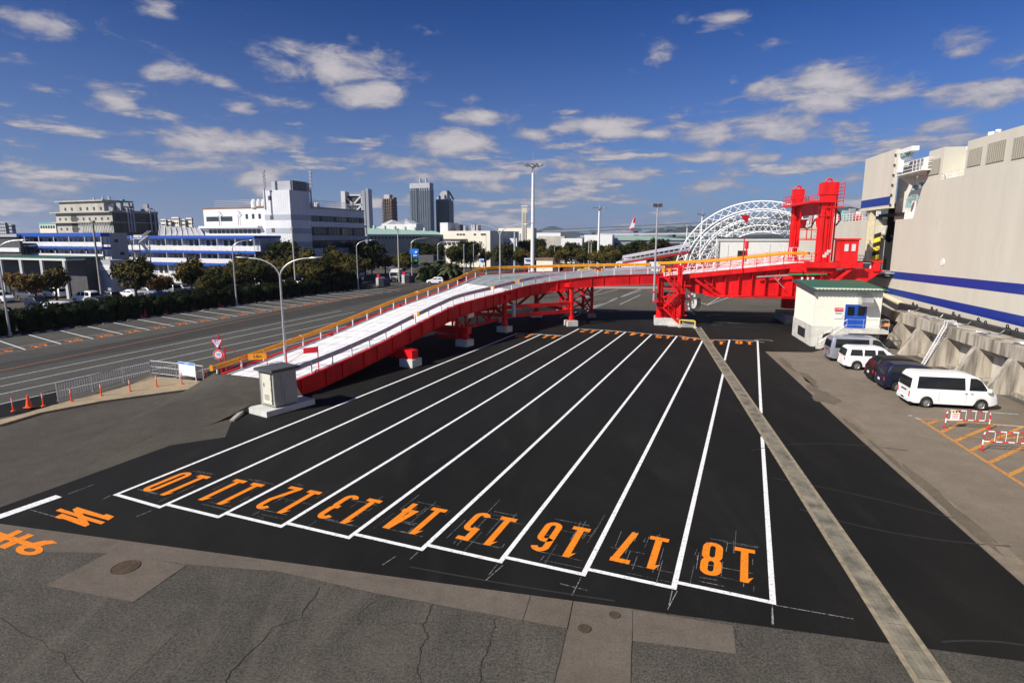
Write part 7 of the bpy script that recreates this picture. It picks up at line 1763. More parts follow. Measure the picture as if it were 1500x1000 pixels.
# --- small distant ones on the left
def simple(name, label, cx, Y, pxL, pxR, yt, wall, win=None, az=22., wm='wglass', cols=5):
    b = Bld(name, label, cx, Y, pxL, pxR, yt, wall, az)
    if win:
        n_ = win
        for k in range(n_):
            z0 = b.h*(k+.35)/n_ if n_ > 1 else b.h*.5; z1 = b.h*(k+.7)/n_ if n_ > 1 else b.h*.7
            if z1 < b.h*.3: continue
            b.wins('L', cols, .04, .96, z0, z1, .45, wm, out=.1*Y/150); b.slab('window_band', 'R', .05, .95, z0, z1, 'bdark' if wall != 'bglass' else 'bglassd', .1*Y/150)
    return b
simple('teal_roof_block', 'small cream block with a teal roof left of the beige building', 84, 260, 60, 92, 327, 'bcream', 5, cols=6).roofbox('roof', -.02, 1.02, -.02, 1.02, at(84, 329, Y=260).z, at(84, 326, Y=260).z, 'teal')
simple('pale_flats', 'pale distant flats at the far left edge', 10, 420, -5, 14, 326, 'bgrey', 9, cols=4); simple('pale_flats', 'grey distant flats right of the far left flats', 19, 420, 14, 25, 329, 'bgrey', 8, cols=3)
for i, (a, b, y) in enumerate([(238, 247, 321), (247, 254, 322), (254, 266, 318), (267, 275, 321), (275, 285, 319)]): simple('distant_flats', ['cream far block nearest the beige building','second cream far block','tallest cream far block with two towers','fourth cream far block','cream far block nearest the office building'][i], b-2, 520, a, b, y, 'bcream', 8, cols=3)
rf_ = simple('metal_roof_hall', 'hall with pale ribbed metal roof between the beige building and the office building', 234, 150, None, 300, 345, 'bgrey') if 0 else None
hl = thing('metal_roof_hall', 'pale blue ribbed metal roof hall between the beige building and the office building', 'hall', tuple(at(260, 345, Y=140)))
a0, a1 = at(232, 345, Y=142), at(300, 347, Y=150); mb = MB(); r0 = at(234, 331, Y=150); r1 = at(292, 334, Y=160)
mb.mesh([a0, a1, r1, r0, a0+Vector((0,14,-1)), a1+Vector((0,14,-1))], [(0,1,2,3), (3,2,5,4)]); obj('roof', mb, M['bwhite'], hl)
mb = MB(); mb.mesh([a0-UP*.05, a1-UP*.05, Vector((a1.x, a1.y, 0)), Vector((a0.x, a0.y, 0)), Vector((a1.x, a1.y+14, 0)), a1+Vector((0,14,-1.05))], [(3,2,1,0), (2,4,5,1)]); obj('wall', mb, M['bgrey'], hl)
for k in range(9): q0 = a0.lerp(a1, k/8); q1 = r0.lerp(r1, k/8); mb = MB(); mb.beam(q0+UP*.03, q1+UP*.03, .12, .06); obj('roof_rib', mb, M['bwhite'], hl)
# --- green roofed warehouse
gw = Bld('green_roof_warehouse', 'long grey warehouse with pale green roof and a row of small windows', 538, 190, 537, 649, 343, 'bwall', 52, cat='warehouse')
zg = lambda y: at(538, y, Y=190).z
gw.wins('R', 15, .03, .7, zg(350), zg(346.2), .62, 'bdark', out=.15)
mb = MB(); f0, f1 = gw.C+UP*gw.h-gw.uL*.0+gw.nrm('R')*.6, gw.fp('R', 1)+UP*gw.h+gw.nrm('R')*.6; rr0 = at(538, 334, Y=200); rr1 = at(636, 338.5, Y=gw.fp('R', 1).y+6)
mb.mesh([f0, f1, rr1, rr0, f0-UP*.6, f1-UP*.6], [(0,1,2,3), (4,5,1,0)]); 
for k in range(0): pass
obj('roof', mb, M['bgreen'], gw.root)
mb = MB(); mb.mesh([f1, rr1, Vector((rr1.x+3, rr1.y+8, rr1.z-1)), Vector((f1.x+2, f1.y+8, f1.z))], [(0,3,2,1)]); obj('roof_end', mb, M['bgreen'], gw.root)
for k in range(6): q = f0.lerp(f1, .12+k*.15)+UP*1.2+gw.uL*-.0; mb = MB(); mb.cyl(rr0.lerp(rr1, .1+k*.15), .5, 1.0, 10); obj('ridge_vent', mb, M['bgreen'], gw.root, True)
# --- city towers far behind
def tower_(name, label, cx, Y, pxL, pxR, yt, wall, band, nf, az=22., crown=None, nb=9):
    b = Bld(name, label, cx, Y, pxL, pxR, yt, wall, az, cat='tower')
    z0 = b.h*.1
    for k in range(nf):
        z = z0+(b.h*.97-z0)*k/nf
        for f in ('L', 'R'): b.slab('floor_band', f, .015, .985, z, z+(b.h-z0)/nf*.42, band, .004*Y/4)
    for k in range(1, nb):
        for f in ('L',): b.slab('mullion', f, k/nb-.006, k/nb+.006, z0, b.h, wall, .012*Y/8)
    b.slab('recess', 'L', .62, .68, z0, b.h, band, .01*Y/5); return b
tt = tower_('glass_tower', 'tall grey blue glass tower with flat top, the tallest on the skyline', 631, 620, 602, 636.5, 275, 'bglass', 'bglassd', 26)
tt.roofbox('roof_band', -.0, 1.0, 0, 1, tt.h, tt.h+5, 'bgrey'); 
for t in (.3, .6): q = tt.C+tt.uL*tt.LL*t+tt.uR*6+UP*(tt.h+4); mb = MB(); mb.cyl(q, 1.2, 6, 8); obj('roof_mast', mb, M['bgrey'], tt.root)
t2 = tower_('curved_top_tower', 'grey tower with an arched crown right of the tallest tower', 656, 640, 639.5, 665, 293, 'bglass', 'bglassd', 24)
q = t2.C+t2.uL*t2.LL*.5+UP*(t2.h-1); mb = MB(); n_ = 12
pts = [t2.C+t2.uL*t2.LL*(.95-.95*k/n_)+UP*(t2.h+9.5*sin(pi*(.04+.62*k/n_))) for k in range(n_+1)]
mb.extr(pts+[t2.C+UP*t2.h, t2.C+t2.uL*t2.LL*.95+UP*t2.h], t2.uR*6); obj('arched_crown', mb, M['bgrey'], t2.root)
mb = MB(); mb.tube([t2.C+t2.uR*t2.LR*t+UP*(t2.h+9.5*cos(t*1.4)) for t in [k/8 for k in range(9)]], 1.0, 6); obj('crown_rib', mb, M['bglassd'], t2.root)
t2.slab('dark_shaft', 'R', .1, .45, 10, t2.h+2, 'bglassd', 1.5)
b3 = tower_('brown_tower', 'reddish brown tower with stepped top left of the tall glass tower', 575, 560, 561.5, 583, 291, 'bbrown', 'bdark', 14, nb=5); b3.roofbox('stepped_top', .3, .9, .2, .8, b3.h, b3.h+4, 'bgrey'); b3.roofbox('upper_block', 0, .25, .4, 1, b3.h, b3.h+1.5, 'bbrown')
# white framed tower behind the office
ft = thing('framed_tower', 'pale blue twin pillar tower with white crossed braces behind the office building', 'tower', tuple(at(520, 300, Y=300)))
for (x0, x1, yt_, m_) in ((499, 505, 280, 'bwhite'), (535, 539, 276, 'bband'), (529, 534, 279, 'bgrey')):
    p, q = at(x0, yt_, Y=300), at(x1, yt_, Y=300); mb = MB(); mb.obox((p.x, 300, 0), (q.x-p.x, 0, 0), (0, 8, 0), (0, 0, p.z)); obj('pillar', mb, M[m_], ft)
p, q = at(504, 286, Y=302), at(530, 286, Y=302); zt_ = p.z; zm = at(504, 300, Y=302).z; zz2 = at(504, 313, Y=302).z
mb = MB(); mb.obox((p.x, 302, 0), (q.x-p.x, 0, 0), (0, 7, 0), (0, 0, zt_)); obj('dark_core', mb, M['bdark'], ft)
for (a, b) in (((p.x, zt_), (q.x, zt_)), ((p.x, zm), (q.x, zm)), ((p.x, zt_), ((p.x+q.x)/2, zm)), (((p.x+q.x)/2, zm), (q.x, zt_)), ((p.x, zm), ((p.x+q.x)/2, zz2)), (((p.x+q.x)/2, zz2), (q.x, zm)), ((p.x, zt_), (p.x, zz2)), ((q.x, zt_), (q.x, zz2))):
    mb = MB(); mb.beam((a[0], 301.6, a[1]), (b[0], 301.6, b[1]), .5, .7); obj('brace', mb, M['bwhite'], ft)
# mixed low blocks behind the warehouse
simple('white_stepped_block', 'low white block with cluttered metal sheds above the green roof', 610, 240, 560, 620, 328, 'bwhite')
cl = thing('shed_cluster', 'cluster of grey blue gabled metal sheds above the green roof warehouse', 'sheds', tuple(at(585, 330, Y=260)))
for k in range(13):
    px = rnd.uniform(563, 612); y = 331-8*sin((px-560)/55*3.14)*rnd.uniform(.4, 1.7); p = at(px, y, Y=255+k); wq = rnd.uniform(2, 4.5); mb = MB(); hgt = p.z
    mb.extr([(p.x-wq, p.y, 12), (p.x+wq, p.y, 12), (p.x+wq, p.y, hgt-1.2), (p.x, p.y, hgt+.6), (p.x-wq, p.y, hgt-1.2)], (0, 7, 0)); obj('shed', mb, M[['bgrey', 'bwhite', 'bband', 'bgrey'][k % 4]], cl)
wf = simple('white_factory', 'long white factory block with a stair tower at its left end', 718, 200, 645, 760, 338, 'bcream', None)
zw = lambda y: at(718, y, Y=200).z
for t in (.28, .5, .56, .62): wf.slab('window', 'L', t, t+.04, zw(344.5), zw(342), 'bdark', .15)
wf.slab('window', 'L', .08, .18, zw(344.5), zw(342), 'bdark', .15); wf.wins('L', 5, .5, .96, zw(358), zw(354.5), .4, 'bdark', out=.5); wf.slab('lower_ledge', 'L', .45, 1, zw(352.5), zw(350), 'bdark', .3)
wf.roofbox('stair_tower', .84, 1.0, 0, .3, zw(338), at(655, 326, Y=205).z, 'bwhite')
for k in range(12): wf.roofbox('roof_unit', *(lambda t: (t, t+.03))(rnd.uniform(.3, .8)), .1, .2, zw(338), zw(338)+rnd.uniform(1, 2.5), ['bdark', 'bgrey'][k % 2])
ch = simple('incineration_hall', 'large cream hall with a square white chimney', 782, 330, 730, 786, 334, 'bcream', None, cols=4); zc_ = lambda y: at(782, y, Y=330).z
cm_ = thing('square_chimney', 'tall square cream chimney with ribbed faces standing by the cream hall', 'chimney', tuple(at(768, 330, Y=322)))
p, q = at(764.5, 303, Y=322), at(772, 303, Y=322); mb = MB(); mb.obox((p.x, 322, 0), (q.x-p.x, 0, 0), (0, 4, 0), (0, 0, p.z)); obj('shaft', mb, M['bcream'], cm_)
for k in range(3): mb = MB(); x = p.x+(q.x-p.x)*(.15+.32*k); mb.obox((x, 321.8, 0), (.25, 0, 0), (0, .3, 0), (0, 0, p.z-3)); obj('rib', mb, M['bbeige'], cm_)
mb = MB(); mb.obox((p.x-.3, 321.7, p.z), (q.x-p.x+.6, 0, 0), (0, 4.6, 0), (0, 0, .8)); obj('cap', mb, M['bwhite'], cm_)
ch.wins('L', 6, .35, .75, zc_(352), zc_(342), .4, 'bgrey', out=.3)
for i, (a, b, y, Y, c_) in enumerate([(786, 824, 341, 260, 'bwhite'), (788, 830, 346, 240, 'bbeige'), (822, 856, 349, 230, 'bwhite'), (856, 900, 344, 260, 'bwhite'), (733, 760, 349, 210, 'bwhite')]):
    nm = ['low white terrace block right of the chimney','low beige sheds right of the mast top','white block with black and red marks left of the second mast','long low white warehouse edge right of the mast','small white house below the cream hall'][i]
    simple('low_block', nm, b-3, Y, a, b, y, c_, 2 if i in (0, 4) else None)
ha_ = thing('low_hall', 'wide low hall with shallow pale roof in front of the viaduct', 'hall', tuple(at(930, 350, Y=270)))
p0, p1, pm = at(878, 352, Y=265), at(1000, 352, Y=275), at(935, 345.5, Y=270); mb = MB(); mb.extr([(p0.x, 265, 0), (p1.x, 265, 0), (p1.x, 265, p0.z), (p0.x, 265, p0.z)], (0, 30, 0)); obj('wall', mb, M['bgrey'], ha_)
mb = MB(); mb.extr([(p0.x-1, 264.5, p0.z), (p1.x+1, 264.5, p0.z), (p1.x+1, 264.5, p0.z+.5), (pm.x, 264.5, pm.z), (p0.x-1, 264.5, p0.z+.5)], (0, 31, 0)); obj('roof', mb, M['bgreen'], ha_)
for k in range(4): x = p0.x+3+k*9; mb = MB(); mb.obox((x, 264.9, 0), (6, 0, 0), (0, .1, 0), (0, 0, p0.z-1.2)); obj('door_opening', mb, M['bdark'], ha_)
# --- elevated motorway
vd = thing('elevated_motorway', 'long elevated motorway with two blue grey decks on pillars crossing behind the yard', 'viaduct', tuple(at(950, 340, Y=380)))
def deckline(y0, y1, x0, x1, Y0, Y1, hgt, wid, m_, nm):
    a, b = at(x0, y0, Y=Y0), at(x1, y1, Y=Y1); mb = MB(); mb.beam(a-UP*hgt/2, b-UP*hgt/2, wid, hgt); obj(nm, mb, M[m_], vd); return a, b
a, b = deckline(338, 317, 800, 1260, 470, 330, 1.8, 10, 'viad', 'deck'); deckline(336.6, 315, 800, 1260, 466, 326, 1.6, .6, 'bdark', 'parapet')
deckline(347, 336, 850, 1260, 440, 320, 1.6, 9, 'viad', 'deck'); deckline(345.3, 334, 850, 1260, 436, 316, .7, .5, 'bgrey', 'parapet')
deckline(331.5, 325, 932, 1260, 430, 420, 1.5, 9, 'bdark', 'deck'); deckline(342, 341, 880, 1060, 330, 330, .8, 4, 'bwhite', 'deck'); deckline(352, 351, 930, 1060, 300, 300, .8, 4, 'bgreen', 'deck')
for px, Y in ((932, 405), (982, 385), (1033, 370), (870, 430), (1215, 340)):
    t = (px-800)/460; yt_ = 338-21*t+2; p = at(px, yt_, Y=Y); mb = MB(); mb.cbox((p.x, Y, 0), 2.6, 3, p.z); mb.cbox((p.x, Y, p.z-2.2), 6.5, 4, 2.2); obj('pillar', mb, M['viad'], vd)
for k in range(26):
    t = rnd.random(); q = a.lerp(b, t)+Vector((0, 2, 0)); mb = MB(); mb.cbox(q, rnd.uniform(3, 7), 2.2, rnd.uniform(1.2, 2.4)); o = obj('motorway_vehicle', mb, M[rnd.choice(['bwhite', 'bgrey', 'bdark'])]); 
    bpy.data.objects.remove(o)
# red and white slanted fin
p = at(925, 334, Y=380); fin = thing('red_white_fin', 'small slanted red and white fin standing above the far motorway', 'fin', tuple(p))
mb = MB(); mb.extr([(p.x-1.5, 380, p.z-1), (p.x+1.4, 380, p.z-1), (p.x+2.6, 380, p.z+6), (p.x+1.2, 380, p.z+6.2)], (0, .6, 0)); bs_ = obj('fin', mb, M['signw'], fin)
mb = MB(); mb.extr([(p.x+.7, 379.9, p.z+3.2), (p.x+2.1, 379.9, p.z+3.2), (p.x+2.6, 379.9, p.z+6), (p.x+1.2, 379.9, p.z+6.2)], (0, .8, 0)); mb.extr([(p.x-3.5, 379.9, p.z-1.6), (p.x+1.4, 379.9, p.z-1.0), (p.x+1.4, 379.9, p.z+.4), (p.x-1.4, 379.9, p.z-.6)], (0, .8, 0)); obj('red_part', mb, M['signred'], fin)
# --- hills
def hill(name, prof, Y, dY):
    mb = MB(); n_ = len(prof); vs = []
    for (px, y) in prof:
        p = at(px, y, Y=Y); vs += [Vector((p.x, Y, p.z)), Vector((p.x*(1-dY/Y*.6), Y-dY*.6, p.z*.45)), Vector((p.x*(1-dY/Y), Y-dY, -2)), Vector((p.x*(1+dY/Y), Y+dY, -2))]
    fs = []
    for i in range(n_-1):
        a = 4*i; b = 4*(i+1); fs += [(a, b, b+1, a+1), (a+1, b+1, b+2, a+2), (b, a, a+3, b+3)]
    mb.mesh(vs, fs); o = struct(name, mb, M['hill'], True)
hill('far_hill', [(700, 347), (740, 346), (770, 343), (783, 338), (795, 335), (805, 331.5), (812, 331), (820, 333.5), (835, 338), (850, 341), (880, 344), (930, 345), (960, 346)], 4200, 900)
hill('near_hills', [(930, 345), (960, 336), (985, 331), (1010, 328), (1040, 325), (1070, 322), (1100, 318), (1150, 314), (1200, 309), (1225, 305), (1245, 302.5), (1262, 306), (1290, 302), (1330, 308), (1400, 300), (1500, 312)], 2600, 700)
hill('left_hills', [(-300, 340), (-100, 343), (0, 344), (60, 345), (200, 346), (300, 347)], 5000, 900)

# --- white arched steel frame and the terminal in front of it
af = thing('arched_frame', 'huge white lattice arch frame of several curved trusses behind the red bridge', 'arch', (62, 150, 0))
AC = Vector((62.4, 150, 0)); rec = azv(26); spn = azv(116)
NS = 28; hz_ = .93; ts = [pi*i/NS for i in range(NS+1)]
def ap_(R, t, off): return AC+rec*off+spn*(-R*cos(t))+UP*(R*hz_*sin(t))
rad = [(20.4, 18.3, 0), (18.0, 16.2, 5), (16.1, 14.3, 10), (14.3, 12.4, 15)]
for k, (R1, R2, off) in enumerate(rad):
    mb = MB(); mb.tube([ap_(R1, t, off) for t in ts], .2, 7); mb.tube([ap_(R2, t, off) for t in ts], .18, 7)
    for i in range(NS):
        mb.tube([ap_(R1, ts[i], off), ap_(R2, ts[i+1], off)], .08, 5, cap=False); mb.tube([ap_(R2, ts[i], off), ap_(R1, ts[i+1], off)], .08, 5, cap=False)
    obj('arch_truss', mb, M['truss'], af)
for k in range(3):
    (R1, R2, o1), (R3, R4, o2) = rad[k], rad[k+1]; mb = MB()
    for i in range(0, NS, 2):
        mb.tube([ap_(R2, ts[i], o1), ap_(R3, ts[i+1], o2)], .07, 5, cap=False); mb.tube([ap_(R3, ts[i+1], o2), ap_(R2, ts[i+2], o1)], .07, 5, cap=False)
        mb.tube([ap_(R1, ts[i], o1), ap_(R3, ts[i], o2)], .07, 5, cap=False)
    obj('lattice_bracing', mb, M['truss'], af)
rt = MB(); p = at(1091, 318, Y=150); rt.extr([(p.x-1.1, 150, p.z+.5), (p.x+1.3, 150, p.z+.5), (p.x+.6, 150, p.z-1.6)], (0, .2, 0)); obj('red_plate', rt, M['redp'], af)
tm = Bld('ferry_terminal', 'low white terminal hall with a dark window in front of the arch frame', 1052, 112, 1049, 1212, 352, 'hullw', 96, cat='terminal')
zt2_ = lambda y: at(1052, y, Y=112).z
tm.slab('window', 'R', .19, .28, zt2_(376), zt2_(367), 'glass', .05); 
for t in (.1, .485, .86): tm.slab('panel_joint', 'R', t, t+.004, 1, tm.h-.8, 'bgrey', .03)
tm.slab('roof_edge', 'R', -.01, 1.01, tm.h-.1, tm.h+.25, 'bwhite', .2); 
for (t0, t1) in ((0, .27), (.31, .5), (.55, .8)): tm.slab('roof_louvre', 'R', t0, t1, tm.h+.25, tm.h+.6, 'bdark', .05)
mb = MB(); q = tm.fp('R', .0)+tm.nrm('R')*.3
for k in range(7): mb.beam(q+UP*(1+1.1*k), q+UP*(1+1.1*(k+1))-tm.uR*.9*(1 if k % 2 else -1)*.0-tm.uR*1.2, .1, .1); mb.beam(q-tm.uR*1.2+UP*(1+1.1*k), q+UP*(1+1.1*(k+1)), .1, .1)
mb.beam(q, q+UP*tm.h, .12, .12); mb.beam(q-tm.uR*1.2, q-tm.uR*1.2+UP*tm.h, .12, .12); obj('lattice_post', mb, M['bgrey'], tm.root)
# --- second ramp farther back
fr2 = thing('far_ramp', 'distant dark red ramp with grey rails rising towards the white arch frame', 'ramp', tuple(at(950, 375, Y=130)))
a, b = at(912, 388, Y=135), at(1010, 372, Y=120); mb = MB(); mb.beam(a+UP*.45, b+UP*.35, .3, .45); obj('girder', mb, mat('dark_red', (.25,.006,.01), .5), fr2)
a2, b2 = at(912, 383, Y=142), at(1010, 366, Y=127); mb = MB(); mb.mesh([a+UP*.7, b+UP*.7, b2+UP*.3, a2+UP*.3], [(0,1,2,3)]); obj('deck', mb, M['deckg'], fr2)
for (p, q) in ((a+UP*.7, b+UP*.7), (a2+UP*.3, b2+UP*.3)):
    mb = MB(); mb.beam(p+UP*.95, q+UP*.95, .12, .3)
    for k in range(15): x = p.lerp(q, k/14); mb.beam(x, x+UP*1, .14, .14)
    obj('guard_rail', mb, M['lilac'], fr2)
for px in (1003, 990): q = at(px, 395, Y=121); mb = MB(); mb.cbox((q.x, q.y, 0), .5, .5, 5); obj('column', mb, M['redd'], fr2)

# ================================================================== MASTS, LAMPS, POLES, SIGNS
def high_mast(px, ybase, ytop, Y, label, w_=.45, heads=8, rod=True, hr=2.2):
    b = at(px, ybase, Y=Y); zt_ = at(px, ytop, Y=Y).z; r = thing('light_mast', label, 'light mast', (b.x, Y, 0)); INV[r.name] = Matrix.Identity(4)
    mb = MB(); mb.tube([(0,0,0), (0,0,zt_*.5), (0,0,zt_)], [w_, w_*.8, w_*.55], 14); mb.cyl((0,0,0), w_*1.6, .5, 14); obj('pole', mb, M['brick'], r, True)
    mb = MB(); mb.cyl((0,0,zt_-.8), w_*1.3, 1.0, 12); mb.tube([(hr*.55*cos(t), hr*.55*sin(t), zt_-.1) for t in [2*pi*i/16 for i in range(16)]], .08, 6, closed=True)
    for k in range(4): a = k*pi/2; mb.beam((0,0,zt_-.1), (hr*.55*cos(a), hr*.55*sin(a), zt_-.1), .1, .1)
    obj('head_ring', mb, M['galv'], r, True)
    for k in range(heads):
        a = 2*pi*k/heads+.2; c = Vector((hr*.75*cos(a), hr*.75*sin(a), zt_-.15)); mb = MB(); d = Vector((cos(a), sin(a), -.12)); mb.beam(c-d*hr*.16, c+d*hr*.28, .55*hr/2.2, .42*hr/2.2); obj('floodlight', mb, M['lampc'] if 0 else M['steel'], r)
    if rod: mb = MB(); mb.tube([(0,0,zt_), (0,0,zt_+3.4)], [.07, .02], 6); obj('lightning_rod', mb, M['galv'], r)
    return r
high_mast(780, 395, 241, 172, 'tallest white light mast with a ring of floodlights, behind the amber rail', .62, 9, True, 2.7)
high_mast(876, 390, 304, 205, 'second light mast with a flat lamp ring, right of the tallest mast', .5, 8, True, 2.3)
high_mast(1025, 385, 313, 215, 'small light mast in front of the motorway, left of the arch frame', .42, 8, True, 2.0)
high_mast(1004, 385, 330, 260, 'thin far light mast left of the arch frame with a pale cross arm', .35, 4, False, 2.0)
pm = thing('light_pole', 'thin grey pole with two small floodlights just left of the red stair tower', 'light pole', tuple(W(68.4, 2.0, 0)))
b_ = at(958, 430, a=68.6); mb = MB(); tp = at(963, 299, a=68.6); mb.tube([Vector((b_.x, b_.y, 2.9)), Vector((b_.x+.0, b_.y, tp.z))], [.13, .09], 10); obj('pole', mb, M['pole'], pm, True)
mb = MB(); mb.beam(Vector((b_.x-.35, b_.y, tp.z-.3)), Vector((b_.x+.35, b_.y, tp.z-.3)), .08, .08); obj('cross_arm', mb, M['pole'], pm)
for s in (-1, 1): mb = MB(); mb.cbox(Vector((b_.x+.3*s, b_.y, tp.z-.3)), .38, .3, .35); obj('floodlight', mb, M['bdark'], pm)
for (px, yb, yt_, d, lab, arm) in [(15,492,352,(1,.1,0),'single arm street lamp leaning in at the far left picture edge',2.2), (347,447,352,(1,.2,0),'single arm street lamp in front of the second striped block',2.6), (525,424,352,(1,.1,0),'single arm lamp at the right end of the hedge',2.6), (604,411,349,(1,.1,0),'single arm lamp carrying the blue road sign',3.), (642,402,353,(1,.1,0),'curved single arm lamp left of the palms, over the tree belt',3.), (747,390,354,(1,.1,0),'curved lamp just left of the thick steel mast',2.5), (800,385,354,(1,.1,0),'curved lamp right of the tallest mast',2.5), (917,388,353,(1,.1,0),'curved lamp above the amber rail in front of the low hall',2.5)]:
    b_ = G(px, yb); zt_ = at(px, yt_, Y=b_.y).z; street_lamp((b_.x, b_.y, 0), zt_, arm, [d], lab, .12 if px < 600 else .17, rise=1.3)
def pole(px, yb, yt_, lab, r_=.16, m_='concd', name='utility_pole', cat='pole', cap=True, Y=None, z0=0):
    b_ = G(px, yb) if Y is None else at(px, yb, Y=Y); zt_ = at(px, yt_, Y=b_.y).z; r = thing(name, lab, cat, (b_.x, b_.y, z0)); INV[r.name] = Matrix.Identity(4); mb = MB(); mb.tube([(0,0,0), (0,0,zt_-z0)], [r_, r_*.7], 9); obj('pole', mb, M[m_], r, True)
    if cap: mb = MB(); mb.cbox((0,0,zt_-z0-.1), r_*2.6, r_*2.6, .3); obj('cap', mb, M[m_], r)
    return r
pole(150, 442, 325, 'tall bare concrete utility pole in front of the first striped block', .19); pole(434, 432, 335, 'wooden pole with small bracket in front of the office tower', .16, 'bbeige'); pole(585, 413, 336, 'leaning concrete pole between the small truck and the white gate post', .19, 'bbeige')
pole(680, 402, 359, 'thin grey pole first right of the palms', .14, 'pole'); pole(694, 398, 358, 'thin grey pole second right of the palms', .14, 'pole'); pole(712, 396, 345, 'thin white pole left of the bend lamp', .16, 'brick'); pole(754, 396, 340, 'thick pale steel mast left of the tallest mast', .42, 'bband', cap=False, name='steel_mast')
pole(848, 384, 356, 'grey post left of the double grey post', .2, 'pole'); pole(855, 387, 357, 'white post beside the double grey post', .2, 'brick'); pole(862, 390, 355, 'left one of the double grey post', .3, 'concd'); pole(865.5, 390, 355, 'right one of the double grey post', .25, 'concd')
pole(934, 388, 372, 'short post with a small lamp above the amber rail', .2, 'concd'); pole(967, 382, 356, 'grey post right of the thin pole by the red tower', .2, 'concd'); pole(972, 380, 356, 'second grey post before the arch frame', .2, 'pole'); pole(977, 380, 363, 'shorter grey post before the arch frame', .2, 'pole')
pole(833, 372, 352, 'far pole above the parked cars behind the rail', .2, 'bbeige'); pole(812, 390, 362, 'thin post with camera right of the tallest mast', .14, 'pole')
# blue road sign + green sign on lamp
b_ = G(604, 411); sg = thing('road_sign', 'blue road direction sign with a small green sign below on the lamp post', 'road sign', (b_.x, b_.y, 0))
def board(par, x0, y0, x1, y1, Y, m_, nm): p, q = at(x0, y0, Y=Y), at(x1, y1, Y=Y); mb = MB(); mb.obox((p.x, Y-.25, q.z), (q.x-p.x, 0, 0), (0, .1, 0), (0, 0, p.z-q.z)); return obj(nm, mb, M[m_], par)
o1 = board(sg, 600.5, 364.5, 613.5, 372, b_.y, 'signb', 'panel'); o1 = board(sg, 605, 372, 613.5, 377.5, b_.y, 'signb', 'panel'); board(sg, 605.5, 373.6, 611, 374.8, b_.y-.2, 'signw', 'lettering'); board(sg, 608, 368, 611.5, 370.5, b_.y-.2, 'signw', 'lettering'); board(sg, 606, 380, 611.5, 382.5, b_.y, 'signg', 'panel')
for (x0, x1, y0, y1, lab) in ((702, 709, 379, 388, 'small white and blue board on red legs left of the bend lamp'), (768, 777.5, 378, 386.5, 'white notice board with blue print on red legs by the tallest mast')):
    Y = 97. if x0 > 750 else 100.; bd = thing('notice_board', lab, 'notice board', tuple(at(x0, 398, Y=Y)))
    board(bd, x0, y0, x1, y1, Y, 'signw', 'panel'); board(bd, x0+1, y0+1.5, x1-1, y0+3.3, Y-.2, 'signb', 'print')
    for x in (x0+.8, x1-.8): p = at(x, y1, Y=Y); mb = MB(); mb.beam((p.x, Y, 1), (p.x, Y, p.z+1), .15, .15); obj('leg', mb, M['redp'], bd)
    p, q = at(x0, y1+6, Y=Y), at(x1, y1+6, Y=Y); mb = MB(); mb.beam(p, q, .1, .1); obj('cross_bar', mb, M['redp'], bd)
# gate posts, planter wall, kiosk, white stones
for (x0, x1, y0, y1, lab) in ((551, 555, 407, 420, 'white gate post with red lamps and a dark side, left one'), (588.5, 593, 402.5, 415, 'white gate post with red lamps, right of the leaning pole')):
    b_ = G(x0, y1); w_ = at(x1, y1, Y=b_.y).x-b_.x; h_ = at(x0, y0, Y=b_.y).z; r = thing('gate_post', lab, 'gate post', (b_.x, b_.y, 0))
    mb = MB(); mb.obox((b_.x, b_.y, 0), (w_*.9, 0, 0), (.9, 2.2, 0), (0, 0, h_)); obj('block', mb, M['bwhite'], r)
    for s in (.25, .75): mb = MB(); mb.cyl((b_.x+w_*s+.2, b_.y+.5, h_), .22, .7, 8); obj('lamp', mb, M['signred'], r, True)
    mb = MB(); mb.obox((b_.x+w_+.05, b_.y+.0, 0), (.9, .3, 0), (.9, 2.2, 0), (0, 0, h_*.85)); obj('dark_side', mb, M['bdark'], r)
kio = Bld('kiosk', 'small cream kiosk with dark roof right of the tallest mast', 810, 150, 786, 814, 381, 'bcream'); kio.roofbox('roof', -.08, 1.08, -.1, 1.1, kio.h, kio.h+.5, 'bbrown')
Bld('low_office', 'low dark roofed office behind the palms', 634, 165, 612, 645, 374, 'bdark')
for i, px in enumerate((752, 760, 768, 775, 783, 790, 796)):
    p = at(px, 396, Y=100+i); mb = MB(); mb.cbox((p.x, p.y, 0), 1.3, .8, 1.0+.3*(i % 2)); mb.cbox((p.x+.1, p.y, 1.0), .7, .6, .5); tag(obj('white_block', mb, M['ped']), 'rough white concrete block in the row at the foot of the masts', 'block', 'white blocks behind the ramp rail')

# ================================================================== PARKED CARS FAR AWAY
FC = {}
grp = 'cars in the car park behind the hedge'
for kind in ('sedan', 'hatch', 'mpv', 'delica'):
    FC[kind] = car(kind, 'x', M['white'], far_=True, cat='car', group=grp)
fused = set()
def pcar(kind, pos, rz, paint, label, group=grp):
    src = FC[kind]
    if kind not in fused:
        fused.add(kind); src.location = pos; src.rotation_euler.z = rz; src['label'] = label; src['group'] = group
        for c in kids(src):
            if c.material_slots and c.material_slots[0].link == 'OBJECT': c.material_slots[0].material = M[paint]
        return src
    return dup(src, pos, rz, label, group, None, M[paint])
cn = {'white': 'white', 'silver': 'silver', 'blackcar': 'black', 'navy': 'dark blue', 'carred': 'red', 'carblue': 'blue', 'grey': 'grey'}
kn = {'sedan': 'saloon', 'hatch': 'hatchback', 'mpv': 'people carrier', 'delica': 'minivan'}
rows = [(446, 2, 430, 3.1), (430, 0, 420, 3.6), (412, 4, 420, 4.2), (404, 20, 420, 4.6)]
lr_ = random.Random(31)
azr = atan2(hn.y, hn.x)
